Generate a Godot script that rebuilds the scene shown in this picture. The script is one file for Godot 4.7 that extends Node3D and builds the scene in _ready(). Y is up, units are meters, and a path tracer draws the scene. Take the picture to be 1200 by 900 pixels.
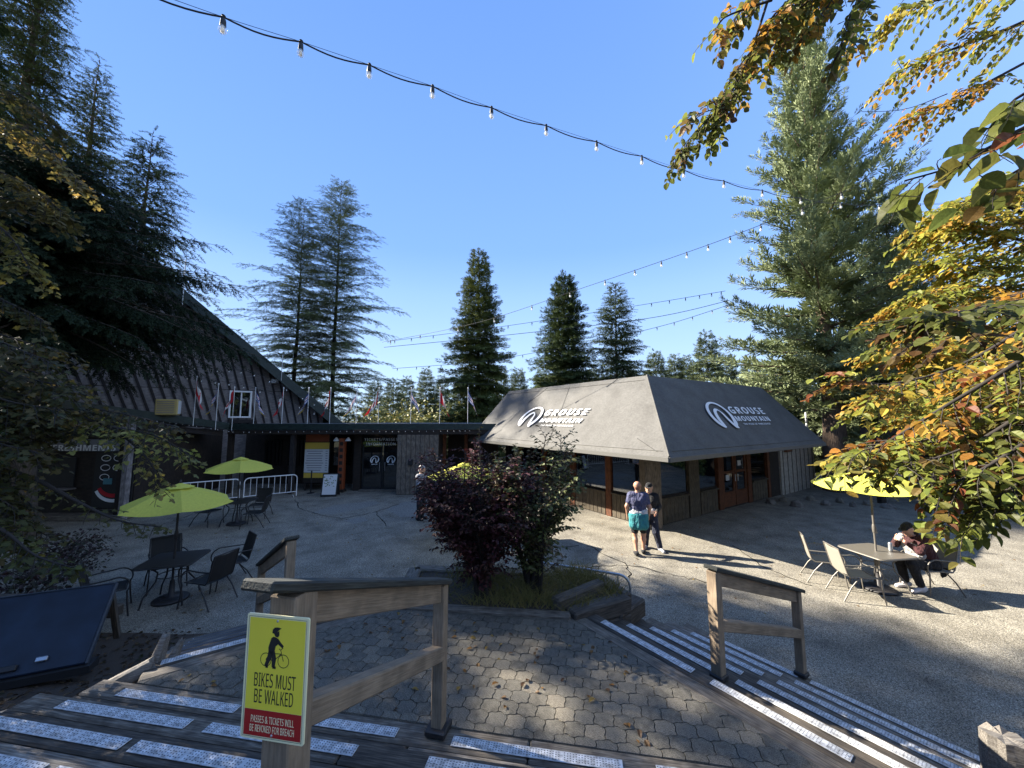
extends Node3D
# The photograph's camera stands on timber steps above a sunken plaza; y = 0 is the plaza, -z is the view.

const EYE := Vector3(0, 3.3, 0)
const LENS := 433.0 / 1200.0      # focal length over picture width
const TILT := 5.5

var rng := RandomNumberGenerator.new()
var mats := {}
var texs := {}
var names := {}
var letter_gap := 0


func _ready() -> void:
	rng.seed = 7
	make_camera_and_light()
	make_materials()
	make_ground()
	make_ticket_building()
	make_gable_building()
	make_kiosk()
	make_pavilion()
	make_steps()
	make_planter()
	make_far_right()
	make_trees()
	make_left_maple()
	make_beech()
	make_bushes()
	make_railings()
	make_furniture()
	make_barriers_and_boards()
	make_flags()
	make_string_lights()
	make_people()
	make_small_things()


func make_camera_and_light() -> void:
	var cam := Camera3D.new()
	cam.name = "camera"
	cam.position = EYE
	cam.rotation_degrees = Vector3(TILT, 0, 0)
	cam.fov = rad_to_deg(2.0 * atan(0.375 / LENS))
	cam.near = 0.05
	cam.far = 2000.0
	add_child(cam)
	cam.current = true
	var env := Environment.new()
	env.background_mode = Environment.BG_SKY
	var sky := Sky.new()
	var pan := PanoramaSkyMaterial.new()
	pan.panorama = ImageTexture.create_from_image(sky_image())
	sky.sky_material = pan
	env.sky = sky
	env.background_energy_multiplier = 0.33
	env.tonemap_mode = Environment.TONE_MAPPER_LINEAR
	env.tonemap_exposure = 4.4
	env.sdfgi_enabled = true
	env.ssao_enabled = true
	env.ssil_enabled = true
	var we := WorldEnvironment.new()
	we.name = "world_environment"
	we.environment = env
	add_child(we)
	var sun := DirectionalLight3D.new()
	sun.name = "sun"
	sun.light_energy = 1.6
	sun.light_color = Color(1.0, 0.965, 0.90)
	sun.light_angular_distance = 0.5
	sun.shadow_enabled = true
	sun.look_at_from_position(Vector3.ZERO, Vector3(1.5, -1.0, 0.5))
	add_child(sun)


func sky_image() -> Image:
	# clear autumn sky: deep blue overhead, pale at the horizon, paler round the sun
	var w := 512
	var h := 256
	var im := Image.create(w, h, false, Image.FORMAT_RGBF)
	var to_sun := Vector3(-1.5, 1.0, -0.5).normalized()
	for j in h:
		var up := (0.5 - (j + 0.5) / h) * PI
		for i in w:
			var a := ((i + 0.5) / w - 0.5) * TAU
			var d := Vector3(sin(a) * cos(up), sin(up), -cos(a) * cos(up))
			var y := maxf(d.y, 0.0)
			var c := Vector3(0.62, 0.82, 1.0).lerp(Vector3(0.215, 0.405, 0.86), clampf(pow(y / 0.42, 0.62), 0, 1))
			c = c.lerp(Vector3(0.105, 0.235, 0.585), clampf((y - 0.32) / 0.62, 0, 1))
			var near := maxf(d.dot(to_sun), 0.0)
			c += Vector3(0.30, 0.33, 0.30) * pow(near, 5.0) + Vector3(0.6, 0.58, 0.5) * pow(near, 40.0)
			if d.y < 0.0:
				c = Vector3(0.25, 0.27, 0.28)
			im.set_pixel(i, j, Color(c.x, c.y, c.z) * 1.05)
	return im


# ------------------------------------------------------------------ small helpers

func at(px: float, py: float, d: float) -> Vector3:
	# the point d metres in front of the camera's foot that lies behind this spot of the 1200 x 900 photograph
	var a := (px - 600.0) / 433.0
	var b := -(py - 450.0) / 433.0
	var t := deg_to_rad(TILT)
	var r := Vector3(a, b * cos(t) + sin(t), b * sin(t) - cos(t))
	return EYE + r * (d / -r.z)


func numbered(called: String) -> String:
	var n: int = names.get(called, 0)
	names[called] = n + 1
	return called if n == 0 else "%s_%03d" % [called, n]


func tag(o: Node3D, label := "", category := "", group := "", kind := "") -> Node3D:
	if label: o.set_meta("label", label)
	if category: o.set_meta("category", category)
	if group: o.set_meta("group", group)
	if kind: o.set_meta("kind", kind)
	return o


func thing(called: String, label: String, category: String, where := Vector3.ZERO, turn := 0.0, group := "") -> Node3D:
	var o := Node3D.new()
	o.name = numbered(called)
	o.position = where
	o.rotation.y = turn
	add_child(o)
	tag(o, label, category, group)
	return o


func copy_of(o: Node3D, label: String, where: Vector3, turn := 0.0, group := "") -> Node3D:
	var c: Node3D = o.duplicate()
	var base := String(o.name)
	c.name = numbered(base)
	c.position = where
	c.rotation = Vector3(0, turn, 0)
	add_child(c)
	tag(c, label, "", group)
	return c


class MB:
	# collects triangles (front faces clockwise) with normals, uvs and optional colours
	var v := PackedVector3Array()
	var n := PackedVector3Array()
	var c := PackedColorArray()
	var ix := PackedInt32Array()
	var col := Color(1, 1, 1)
	var colored := false

	func tri(a: Vector3, b: Vector3, d: Vector3) -> void:
		var m := (d - a).cross(b - a).normalized()
		var k := v.size()
		v.append(a); v.append(b); v.append(d)
		for q in 3:
			n.append(m)
			c.append(col)
		ix.append(k); ix.append(k + 1); ix.append(k + 2)

	func quad(a: Vector3, b: Vector3, d: Vector3, e: Vector3) -> void:
		tri(a, b, d)
		tri(a, d, e)

	func box(center: Vector3, size: Vector3, basis := Basis()) -> MB:
		var h := size * 0.5
		var p := []
		for i in 8:
			p.append(center + basis * Vector3(h.x if i & 1 else -h.x, h.y if i & 2 else -h.y, h.z if i & 4 else -h.z))
		quad(p[4], p[6], p[7], p[5])
		quad(p[1], p[3], p[2], p[0])
		quad(p[0], p[2], p[6], p[4])
		quad(p[5], p[7], p[3], p[1])
		quad(p[6], p[2], p[3], p[7])
		quad(p[0], p[4], p[5], p[1])
		return self

	func bevel_box(center: Vector3, size: Vector3, e := 0.01, basis := Basis()) -> MB:
		# a box whose twelve edges are chamfered
		var h := size * 0.5
		e = minf(e, minf(h.x, minf(h.y, h.z)) * 0.9)
		var P := func(x: float, y: float, z: float) -> Vector3: return center + basis * Vector3(x, y, z)
		var X := h.x; var Y := h.y; var Z := h.z
		for s in [-1.0, 1.0]:
			poly([P.call(s * X, -Y + e, -Z + e), P.call(s * X, Y - e, -Z + e), P.call(s * X, Y - e, Z - e), P.call(s * X, -Y + e, Z - e)], basis * Vector3(s, 0, 0))
			poly([P.call(-X + e, s * Y, -Z + e), P.call(X - e, s * Y, -Z + e), P.call(X - e, s * Y, Z - e), P.call(-X + e, s * Y, Z - e)], basis * Vector3(0, s, 0))
			poly([P.call(-X + e, -Y + e, s * Z), P.call(X - e, -Y + e, s * Z), P.call(X - e, Y - e, s * Z), P.call(-X + e, Y - e, s * Z)], basis * Vector3(0, 0, s))
			for t in [-1.0, 1.0]:
				poly([P.call(s * X, t * (Y - e), -Z + e), P.call(s * X, t * (Y - e), Z - e), P.call(s * (X - e), t * Y, Z - e), P.call(s * (X - e), t * Y, -Z + e)], basis * Vector3(s, t, 0))
				poly([P.call(s * X, -Y + e, t * (Z - e)), P.call(s * X, Y - e, t * (Z - e)), P.call(s * (X - e), Y - e, t * Z), P.call(s * (X - e), -Y + e, t * Z)], basis * Vector3(s, 0, t))
				poly([P.call(-X + e, s * Y, t * (Z - e)), P.call(X - e, s * Y, t * (Z - e)), P.call(X - e, s * (Y - e), t * Z), P.call(-X + e, s * (Y - e), t * Z)], basis * Vector3(0, s, t))
				for u in [-1.0, 1.0]:
					poly([P.call(s * X, t * (Y - e), u * (Z - e)), P.call(s * (X - e), t * Y, u * (Z - e)), P.call(s * (X - e), t * (Y - e), u * Z)], basis * Vector3(s, t, u))
		return self

	func poly(p: Array, out: Vector3) -> void:
		# a flat convex polygon that faces out
		var m: Vector3 = (p[2] - p[0]).cross(p[1] - p[0])
		var q := p.duplicate()
		if m.dot(out) < 0:
			q.reverse()
		for i in range(1, q.size() - 1):
			tri(q[0], q[i], q[i + 1])

	func bar(a: Vector3, b: Vector3, w: float, h: float, e := 0.0) -> MB:
		# a straight bar from a to b, w wide and h high
		var x := (b - a)
		var l := x.length()
		x = x / l
		var z := x.cross(Vector3.UP)
		z = Vector3(0, 0, 1) if z.length() < 0.01 else z.normalized()
		var y := z.cross(x)
		if e > 0.0:
			return bevel_box((a + b) * 0.5, Vector3(l, h, w), e, Basis(x, y, z))
		return box((a + b) * 0.5, Vector3(l, h, w), Basis(x, y, z))

	func tube(pts: Array, radii, sides := 6, caps := true) -> MB:
		# a round tube through points; radii is one number or one per point
		var rings := []
		var prev := Vector3.ZERO
		for i in pts.size():
			var t: Vector3 = (pts[mini(i + 1, pts.size() - 1)] - pts[maxi(i - 1, 0)]).normalized()
			var side: Vector3 = prev - t * prev.dot(t)
			if side.length() < 0.05:
				side = t.cross(Vector3.UP if absf(t.y) < 0.9 else Vector3.RIGHT)
			side = side.normalized()
			prev = side
			var up := t.cross(side)
			var r: float = radii[i] if radii is Array or radii is PackedFloat32Array else radii
			var k := v.size()
			for s in sides:
				var a := TAU * s / sides
				var d := side * cos(a) + up * sin(a)
				v.append(pts[i] + d * r)
				n.append(d)
				c.append(col)
			rings.append(k)
		for i in pts.size() - 1:
			for s in sides:
				var a: int = rings[i] + s
				var b: int = rings[i] + (s + 1) % sides
				var d: int = rings[i + 1] + s
				var e: int = rings[i + 1] + (s + 1) % sides
				ix.append_array(PackedInt32Array([a, e, b, a, d, e]))
		if caps:
			for q in [0, pts.size() - 1]:
				var k: int = rings[q]
				for s in range(1, sides - 1):
					if q == 0:
						ix.append_array(PackedInt32Array([k, k + s, k + s + 1]))
					else:
						ix.append_array(PackedInt32Array([k, k + s + 1, k + s]))
		return self

	func lathe(prof: Array, sides := 12, where := Vector3.ZERO) -> MB:
		# prof: Vector2(radius, height) from bottom to top
		var k := v.size()
		for i in prof.size():
			var a: Vector2 = prof[maxi(i - 1, 0)]
			var b: Vector2 = prof[mini(i + 1, prof.size() - 1)]
			var t := (b - a).normalized()
			for s in sides:
				var g := TAU * s / sides
				v.append(where + Vector3(cos(g) * prof[i].x, prof[i].y, sin(g) * prof[i].x))
				n.append(Vector3(cos(g) * t.y, -t.x, sin(g) * t.y))
				c.append(col)
		for i in prof.size() - 1:
			for s in sides:
				var a := k + i * sides + s
				var b := k + i * sides + (s + 1) % sides
				ix.append_array(PackedInt32Array([a, b, b + sides, a, b + sides, a + sides]))
		return self

	func prism(p2: PackedVector2Array, depth: float, x: Transform3D, front_only := false) -> MB:
		# a polygon in x,y pushed out along +z by depth, then placed by x
		var id := Geometry2D.triangulate_polygon(p2)
		var nz := x.basis.z.normalized()
		for i in range(0, id.size(), 3):
			poly([x * Vector3(p2[id[i]].x, p2[id[i]].y, depth), x * Vector3(p2[id[i + 1]].x, p2[id[i + 1]].y, depth), x * Vector3(p2[id[i + 2]].x, p2[id[i + 2]].y, depth)], nz)
			if not front_only:
				poly([x * Vector3(p2[id[i]].x, p2[id[i]].y, 0), x * Vector3(p2[id[i + 1]].x, p2[id[i + 1]].y, 0), x * Vector3(p2[id[i + 2]].x, p2[id[i + 2]].y, 0)], -nz)
		var turn := 1.0 if Geometry2D.is_polygon_clockwise(p2) else -1.0
		for i in p2.size():
			var a := p2[i]
			var b := p2[(i + 1) % p2.size()]
			var o := Vector3(-(b - a).y, (b - a).x, 0) * turn
			poly([x * Vector3(a.x, a.y, 0), x * Vector3(b.x, b.y, 0), x * Vector3(b.x, b.y, depth), x * Vector3(a.x, a.y, depth)], x.basis * o)
		return self

	func ribbon(pts: Array, widths, depth: float, x: Transform3D) -> MB:
		# a flat stroke of varying width in x,y, raised by depth
		for i in pts.size() - 1:
			var t0: Vector2 = (pts[mini(i + 1, pts.size() - 1)] - pts[maxi(i - 1, 0)]).normalized()
			var t1: Vector2 = (pts[mini(i + 2, pts.size() - 1)] - pts[i]).normalized()
			var w0: float = widths[i] if widths is Array else widths
			var w1: float = widths[i + 1] if widths is Array else widths
			var n0 := Vector2(-t0.y, t0.x) * w0 * 0.5
			var n1 := Vector2(-t1.y, t1.x) * w1 * 0.5
			var a: Vector2 = pts[i] + n0
			var b: Vector2 = pts[i] - n0
			var d: Vector2 = pts[i + 1] - n1
			var e: Vector2 = pts[i + 1] + n1
			poly([x * Vector3(a.x, a.y, depth), x * Vector3(b.x, b.y, depth), x * Vector3(d.x, d.y, depth), x * Vector3(e.x, e.y, depth)], x.basis.z)
		return self

	func mesh() -> ArrayMesh:
		var arr := []
		arr.resize(Mesh.ARRAY_MAX)
		arr[Mesh.ARRAY_VERTEX] = v
		arr[Mesh.ARRAY_NORMAL] = n
		if colored:
			arr[Mesh.ARRAY_COLOR] = c
		arr[Mesh.ARRAY_INDEX] = ix
		var m := ArrayMesh.new()
		m.add_surface_from_arrays(Mesh.PRIMITIVE_TRIANGLES, arr)
		return m


func put(called: String, mesh: Mesh, material: Material, parent: Node3D = null, where := Transform3D()) -> MeshInstance3D:
	var o := MeshInstance3D.new()
	o.mesh = mesh
	o.material_override = material
	o.transform = where
	if parent == null:
		o.name = numbered(called)
		add_child(o)
	else:
		o.name = called
		parent.add_child(o, true)
	return o


func board(called: String, a: Vector3, b: Vector3, w: float, h: float, m: Material, parent: Node3D, e := 0.004, up := Vector3.UP) -> MeshInstance3D:
	# a plank whose own x axis runs along it, so that the grain does too; each takes another stretch of grain
	var x := b - a
	var l := x.length()
	x /= l
	var z := x.cross(up)
	z = Vector3(0, 0, 1) if z.length() < 0.01 else z.normalized()
	var y := z.cross(x)
	var off := Vector3(rng.randf_range(0, 9), rng.randf_range(0, 9), rng.randf_range(0, 9))
	var bs := Basis(x, y, z)
	var mb := MB.new()
	if e > 0.0:
		mb.bevel_box(off, Vector3(l, h, w), e)
	else:
		mb.box(off, Vector3(l, h, w))
	return put(called, mb.mesh(), m, parent, Transform3D(bs, (a + b) * 0.5 - bs * off))


func struct(called: String, mesh: Mesh, m: Material, where := Transform3D()) -> MeshInstance3D:
	var o := put(called, mesh, m, null, where)
	o.set_meta("kind", "structure")
	return o


func multi(called: String, mesh: Mesh, m: Material, xs: Array, cs: Array, parent: Node3D, stuff := true) -> MultiMeshInstance3D:
	var mm := MultiMesh.new()
	mm.transform_format = MultiMesh.TRANSFORM_3D
	mm.use_colors = true
	mm.mesh = mesh
	mm.instance_count = xs.size()
	for i in xs.size():
		mm.set_instance_transform(i, xs[i])
		mm.set_instance_color(i, cs[i])
	var o := MultiMeshInstance3D.new()
	o.multimesh = mm
	o.material_override = m
	if parent:
		o.name = called
		parent.add_child(o, true)
	else:
		o.name = numbered(called)
		add_child(o)
	if stuff: o.set_meta("kind", "stuff")
	return o


func letters(text: String, height: float, x: Transform3D, bold := true, wide := 1.0, slant := 0.0, depth := 0.004, align := 0, fit := 0.0) -> ArrayMesh:
	# flat lettering of cap height `height`, squeezed by wide and slanted; align 0 centre, -1 left
	var f := SystemFont.new()
	f.font_names = PackedStringArray(["Droid Sans"])
	f.font_weight = 700 if bold else 400
	var t := TextMesh.new()
	var fv := FontVariation.new()
	fv.base_font = f
	fv.spacing_glyph = letter_gap
	t.font = fv
	t.font_size = 64
	t.pixel_size = 0.01
	t.depth = 0.02
	t.text = text
	t.curve_step = 1.5
	t.horizontal_alignment = HORIZONTAL_ALIGNMENT_CENTER if align == 0 else HORIZONTAL_ALIGNMENT_LEFT
	var arr := t.surface_get_arrays(0)
	var k := height / 0.457
	var vv: PackedVector3Array = arr[Mesh.ARRAY_VERTEX]
	var nn: PackedVector3Array = arr[Mesh.ARRAY_NORMAL]
	if fit > 0.0:
		var lo := 1e9
		var hi := -1e9
		for q in vv:
			lo = minf(lo, q.x * k)
			hi = maxf(hi, q.x * k)
		wide = fit / maxf(hi - lo, 0.001)
	for i in vv.size():
		var p := vv[i] * k
		vv[i] = x * Vector3((p.x + p.y * slant) * wide, p.y, depth if vv[i].z > 0 else 0.0)
		nn[i] = (x.basis * nn[i]).normalized()
	var out := []
	out.resize(Mesh.ARRAY_MAX)
	out[Mesh.ARRAY_VERTEX] = vv
	out[Mesh.ARRAY_NORMAL] = nn
	out[Mesh.ARRAY_INDEX] = arr[Mesh.ARRAY_INDEX]
	var m := ArrayMesh.new()
	m.add_surface_from_arrays(Mesh.PRIMITIVE_TRIANGLES, out)
	return m


# ------------------------------------------------------------------ materials

func noise(called: String, freq: float, lo: Color, hi: Color, size := 512, sd := 1, cell := false, mid := 0.5) -> NoiseTexture2D:
	if texs.has(called):
		return texs[called]
	var fn := FastNoiseLite.new()
	fn.seed = sd
	fn.frequency = freq
	fn.noise_type = FastNoiseLite.TYPE_CELLULAR if cell else FastNoiseLite.TYPE_SIMPLEX_SMOOTH
	fn.fractal_octaves = 5
	var g := Gradient.new()
	g.set_color(0, lo)
	g.set_color(1, hi)
	g.add_point(mid, lo.lerp(hi, 0.5))
	var t := NoiseTexture2D.new()
	t.width = size
	t.height = size
	t.seamless = true
	t.noise = fn
	t.color_ramp = g
	texs[called] = t
	return t


func speckle(called: String, size: int, pal: Array, weights: Array, sd: int) -> ImageTexture:
	var r := RandomNumberGenerator.new()
	r.seed = sd
	var bytes := PackedByteArray()
	bytes.resize(size * size * 3)
	for i in size * size:
		var u := r.randf()
		var k := 0
		while k < pal.size() - 1 and u > weights[k]:
			u -= weights[k]
			k += 1
		var q: Color = pal[k]
		var s := r.randf_range(0.82, 1.18)
		bytes[i * 3] = int(clampf(q.r * s, 0, 1) * 255)
		bytes[i * 3 + 1] = int(clampf(q.g * s, 0, 1) * 255)
		bytes[i * 3 + 2] = int(clampf(q.b * s, 0, 1) * 255)
	return ImageTexture.create_from_image(Image.create_from_data(size, size, false, Image.FORMAT_RGB8, bytes))


func lin(r: float, g: float, b: float) -> Color:
	return Color(r, g, b).linear_to_srgb()


func plain(called: String, c: Color, rough := 0.7, metal := 0.0, spec := 0.5) -> StandardMaterial3D:
	var m := StandardMaterial3D.new()
	m.resource_name = called
	m.albedo_color = c
	m.roughness = rough
	m.metallic = metal
	m.metallic_specular = spec
	mats[called] = m
	return m


func worn(called: String, c: Color, tex: Texture2D, scale: Vector3, rough := 0.8, bump := 0.0, bump_tex: Texture2D = null) -> StandardMaterial3D:
	var m := plain(called, c, rough)
	m.albedo_texture = tex
	m.uv1_triplanar = true
	m.uv1_scale = scale
	if bump > 0.0:
		m.heightmap_enabled = true
		m.heightmap_texture = bump_tex if bump_tex else tex
		m.heightmap_scale = bump
	return m


func second(m: StandardMaterial3D, tex: Texture2D, scale: Vector3) -> void:
	# a second, coarser pattern multiplied over the first
	m.detail_enabled = true
	m.detail_albedo = tex
	m.detail_blend_mode = BaseMaterial3D.BLEND_MODE_MUL
	m.detail_uv_layer = BaseMaterial3D.DETAIL_UV_2
	m.uv2_triplanar = true
	m.uv2_world_triplanar = true
	m.uv2_scale = scale


func leafy(called: String, c: Color, back: Color, rough := 0.55) -> StandardMaterial3D:
	var m := plain(called, c, rough, 0.0, 0.4)
	m.vertex_color_use_as_albedo = true
	m.cull_mode = BaseMaterial3D.CULL_DISABLED
	m.backlight_enabled = true
	m.backlight = back
	return m


func make_materials() -> void:
	var grain := noise("grain", 0.02, Color(0.45, 0.43, 0.42), Color(1, 1, 1), 512, 3)
	var blotch := noise("blotch", 0.012, Color(0.72, 0.72, 0.73), Color(1, 1, 1), 512, 5)
	var fine := noise("fine", 0.09, Color(0.7, 0.7, 0.7), Color(1, 1, 1), 512, 9)
	var stain := noise("stain", 0.02, Color(0.68, 0.67, 0.66), Color(1, 1, 1), 512, 21, false, 0.35)
	var chip := speckle("chip", 1024, [Color(0.92, 0.9, 0.85), Color(0.76, 0.74, 0.69), Color(0.50, 0.49, 0.46), Color(0.27, 0.27, 0.26), Color(1, 0.98, 0.94)], [0.3, 0.32, 0.2, 0.1, 0.08], 4)
	texs["chip"] = chip
	var g := worn("chipseal", lin(0.495, 0.472, 0.43), chip, Vector3(0.15, 0.15, 0.15), 0.92, 0.9)
	g.uv1_world_triplanar = true
	second(g, stain, Vector3(0.11, 0.11, 0.11))
	var asphalt := worn("asphalt_patch", lin(0.36, 0.36, 0.36), chip, Vector3(0.21, 0.21, 0.21), 0.9, 0.3)
	asphalt.uv1_world_triplanar = true
	worn("crack", lin(0.06, 0.06, 0.06), fine, Vector3(1, 1, 1), 0.95)
	worn("paver", lin(0.29, 0.275, 0.25), chip, Vector3(0.6, 0.6, 0.6), 0.9, 0.3)
	second(mats.paver, stain, Vector3(0.9, 0.9, 0.9))
	worn("paver_dark", lin(0.225, 0.215, 0.2), chip, Vector3(0.6, 0.6, 0.6), 0.9, 0.3)
	worn("paver_warm", lin(0.32, 0.29, 0.25), chip, Vector3(0.6, 0.6, 0.6), 0.9, 0.3)
	worn("joint_sand", lin(0.06, 0.055, 0.045), fine, Vector3(2, 2, 2), 0.95)
	worn("soil", lin(0.07, 0.05, 0.035), fine, Vector3(1.5, 1.5, 1.5), 0.95, 2.0)
	worn("far_ground", lin(0.08, 0.085, 0.05), blotch, Vector3(0.05, 0.05, 0.05), 0.95)
	# timber: grain along the plank's own x
	var along := Vector3(0.35, 7.0, 7.0)
	for t in [["timber", 0.34, 0.295, 0.235], ["timber_pale", 0.44, 0.39, 0.32], ["timber_dark", 0.18, 0.15, 0.115], ["rail_wood", 0.43, 0.325, 0.22], ["rail_cap", 0.09, 0.10, 0.085],
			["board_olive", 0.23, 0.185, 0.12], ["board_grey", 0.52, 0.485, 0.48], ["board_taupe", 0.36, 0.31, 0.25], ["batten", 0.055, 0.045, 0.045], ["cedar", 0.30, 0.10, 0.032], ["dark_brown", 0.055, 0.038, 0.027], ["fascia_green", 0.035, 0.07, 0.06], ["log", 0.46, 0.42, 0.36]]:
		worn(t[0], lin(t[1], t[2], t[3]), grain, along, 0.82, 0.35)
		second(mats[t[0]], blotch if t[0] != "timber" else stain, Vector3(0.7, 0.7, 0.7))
	mats.fascia_green.roughness = 0.5
	mats.rail_wood.albedo_texture = noise("paint_grain", 0.02, Color(0.78, 0.77, 0.76), Color(1, 1, 1), 512, 3)
	worn("roof_fabric", lin(0.172, 0.166, 0.154), fine, Vector3(0.3, 0.3, 0.3), 0.8, 0.25)
	second(mats.roof_fabric, stain, Vector3(0.15, 0.15, 0.15))
	worn("roof_dark", lin(0.10, 0.10, 0.105), fine, Vector3(0.5, 0.5, 0.5), 0.85)
	worn("seam", lin(0.16, 0.155, 0.143), fine, Vector3(1, 1, 1), 0.8)
	plain("white_paint", lin(0.78, 0.78, 0.78), 0.5)
	worn("strip_white", lin(0.80, 0.81, 0.83), noise("scuff", 0.03, Color(0.5, 0.49, 0.47), Color(1, 1, 1), 256, 31, false, 0.3), Vector3(2.2, 2.2, 2.2), 0.5)
	worn("strip_dark", lin(0.10, 0.105, 0.12), fine, Vector3(2, 2, 2), 0.45)
	plain("hole", lin(0.07, 0.075, 0.09), 0.9)
	var glass := plain("window_glass", lin(0.006, 0.007, 0.008), 0.02, 0.0, 1.0)
	glass.clearcoat_enabled = true
	glass.clearcoat = 1.0
	glass.clearcoat_roughness = 0.02
	plain("pavilion_glass", lin(0.26, 0.265, 0.27), 0.03, 1.0)
	worn("wall_plaster", lin(0.52, 0.46, 0.37), blotch, Vector3(0.8, 0.8, 0.8), 0.85)
	plain("black", lin(0.012, 0.012, 0.013), 0.7)
	plain("metal_dark", lin(0.035, 0.033, 0.034), 0.5, 0.3)
	plain("metal_bronze", lin(0.17, 0.155, 0.135), 0.42, 0.4)
	plain("mesh_bronze", lin(0.22, 0.20, 0.165), 0.7)
	plain("galvanised", lin(0.45, 0.47, 0.5), 0.38, 0.8)
	plain("sign_yellow", lin(0.84, 0.72, 0.06), 0.45)
	plain("sign_red", lin(0.40, 0.016, 0.016), 0.45)
	plain("sign_cream", lin(0.85, 0.80, 0.5), 0.5)
	plain("flag_red", lin(0.75, 0.02, 0.035), 0.8)
	plain("flag_white", lin(0.88, 0.88, 0.88), 0.8)
	plain("flag_blue", lin(0.05, 0.09, 0.38), 0.8)
	plain("flag_yellow", lin(0.7, 0.5, 0.05), 0.8)
	for k in ["flag_red", "flag_white", "flag_blue", "flag_yellow"]:
		mats[k].albedo_texture = fine
		mats[k].uv1_triplanar = true
		mats[k].backlight_enabled = true
		mats[k].backlight = Color(0.6, 0.6, 0.6)
	plain("poster_yellow", lin(0.62, 0.42, 0.06), 0.6)
	plain("poster_white", lin(0.6, 0.6, 0.6), 0.6)
	plain("ink_grey", lin(0.2, 0.2, 0.22), 0.7)
	plain("orange_paint", lin(0.22, 0.05, 0.014), 0.6)
	worn("blue_paint", lin(0.014, 0.028, 0.058), blotch, Vector3(0.5, 0.5, 0.5), 0.55)
	worn("blue_edge", lin(0.05, 0.065, 0.09), fine, Vector3(0.5, 0.5, 0.5), 0.5)
	var um := worn("umbrella_cloth", lin(0.74, 0.70, 0.11), noise("cloth", 0.08, Color(0.9, 0.9, 0.9), Color(1, 1, 1), 256, 41), Vector3(1, 1, 1), 0.85)
	um.cull_mode = BaseMaterial3D.CULL_DISABLED
	um.backlight_enabled = true
	um.backlight = Color(0.75, 0.75, 0.75)
	# wires and bulbs
	plain("cable", lin(0.012, 0.012, 0.014), 0.6)
	var bulb := plain("bulb_glass", Color(0.95, 0.97, 1.0, 0.22), 0.05)
	bulb.transparency = BaseMaterial3D.TRANSPARENCY_ALPHA
	plain("bulb_core", lin(0.8, 0.76, 0.68), 0.4)
	# bark and foliage
	worn("bark", lin(0.16, 0.125, 0.095), grain, Vector3(5, 0.5, 5), 0.95, 2.5)
	worn("bark_red", lin(0.30, 0.215, 0.155), grain, Vector3(4, 0.22, 4), 0.95, 6.0)
	worn("bark_grey", lin(0.24, 0.22, 0.19), blotch, Vector3(1.5, 1.5, 1.5), 0.85, 0.5)
	worn("bark_dark", lin(0.035, 0.027, 0.022), fine, Vector3(2, 2, 2), 0.9)
	leafy("needles", Color(1, 1, 1), Color(0.45, 0.45, 0.45), 0.75)
	mats.needles.metallic_specular = 0.22
	leafy("leaf", Color(1, 1, 1), Color(1.0, 1.0, 1.0), 0.5)
	leafy("bush_leaf", Color(1, 1, 1), Color(0.5, 0.5, 0.5), 0.55)
	leafy("grass_blade", Color(1, 1, 1), Color(0.6, 0.6, 0.6), 0.6)


# ------------------------------------------------------------------ ground

func gnd(px: float, py: float, h := 0.0) -> Vector3:
	var p := at(px, py, 1.0) - EYE
	return EYE + p * ((h - EYE.y) / p.y)


func on_plane(px: float, py: float, o: Vector3, n: Vector3) -> Vector3:
	var p := at(px, py, 1.0) - EYE
	return EYE + p * ((o - EYE).dot(n) / p.dot(n))


func sheet(pts: Array, y: float) -> ArrayMesh:
	var p2 := PackedVector2Array()
	for p in pts:
		p2.append(Vector2(p.x, p.y))
	var mb := MB.new()
	var id := Geometry2D.triangulate_polygon(p2)
	for i in range(0, id.size(), 3):
		mb.poly([Vector3(p2[id[i]].x, y, p2[id[i]].y), Vector3(p2[id[i + 1]].x, y, p2[id[i + 1]].y), Vector3(p2[id[i + 2]].x, y, p2[id[i + 2]].y)], Vector3.UP)
	return mb.mesh()


func rough_outline(c: Vector2, rx: float, rz: float, turn: float, n := 18, wob := 0.18) -> Array:
	var out := []
	for i in n:
		var a := TAU * i / n
		var k := 1.0 + rng.randf_range(-wob, wob)
		out.append(c + Vector2(cos(a) * rx * k, sin(a) * rz * k).rotated(turn))
	return out


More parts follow.
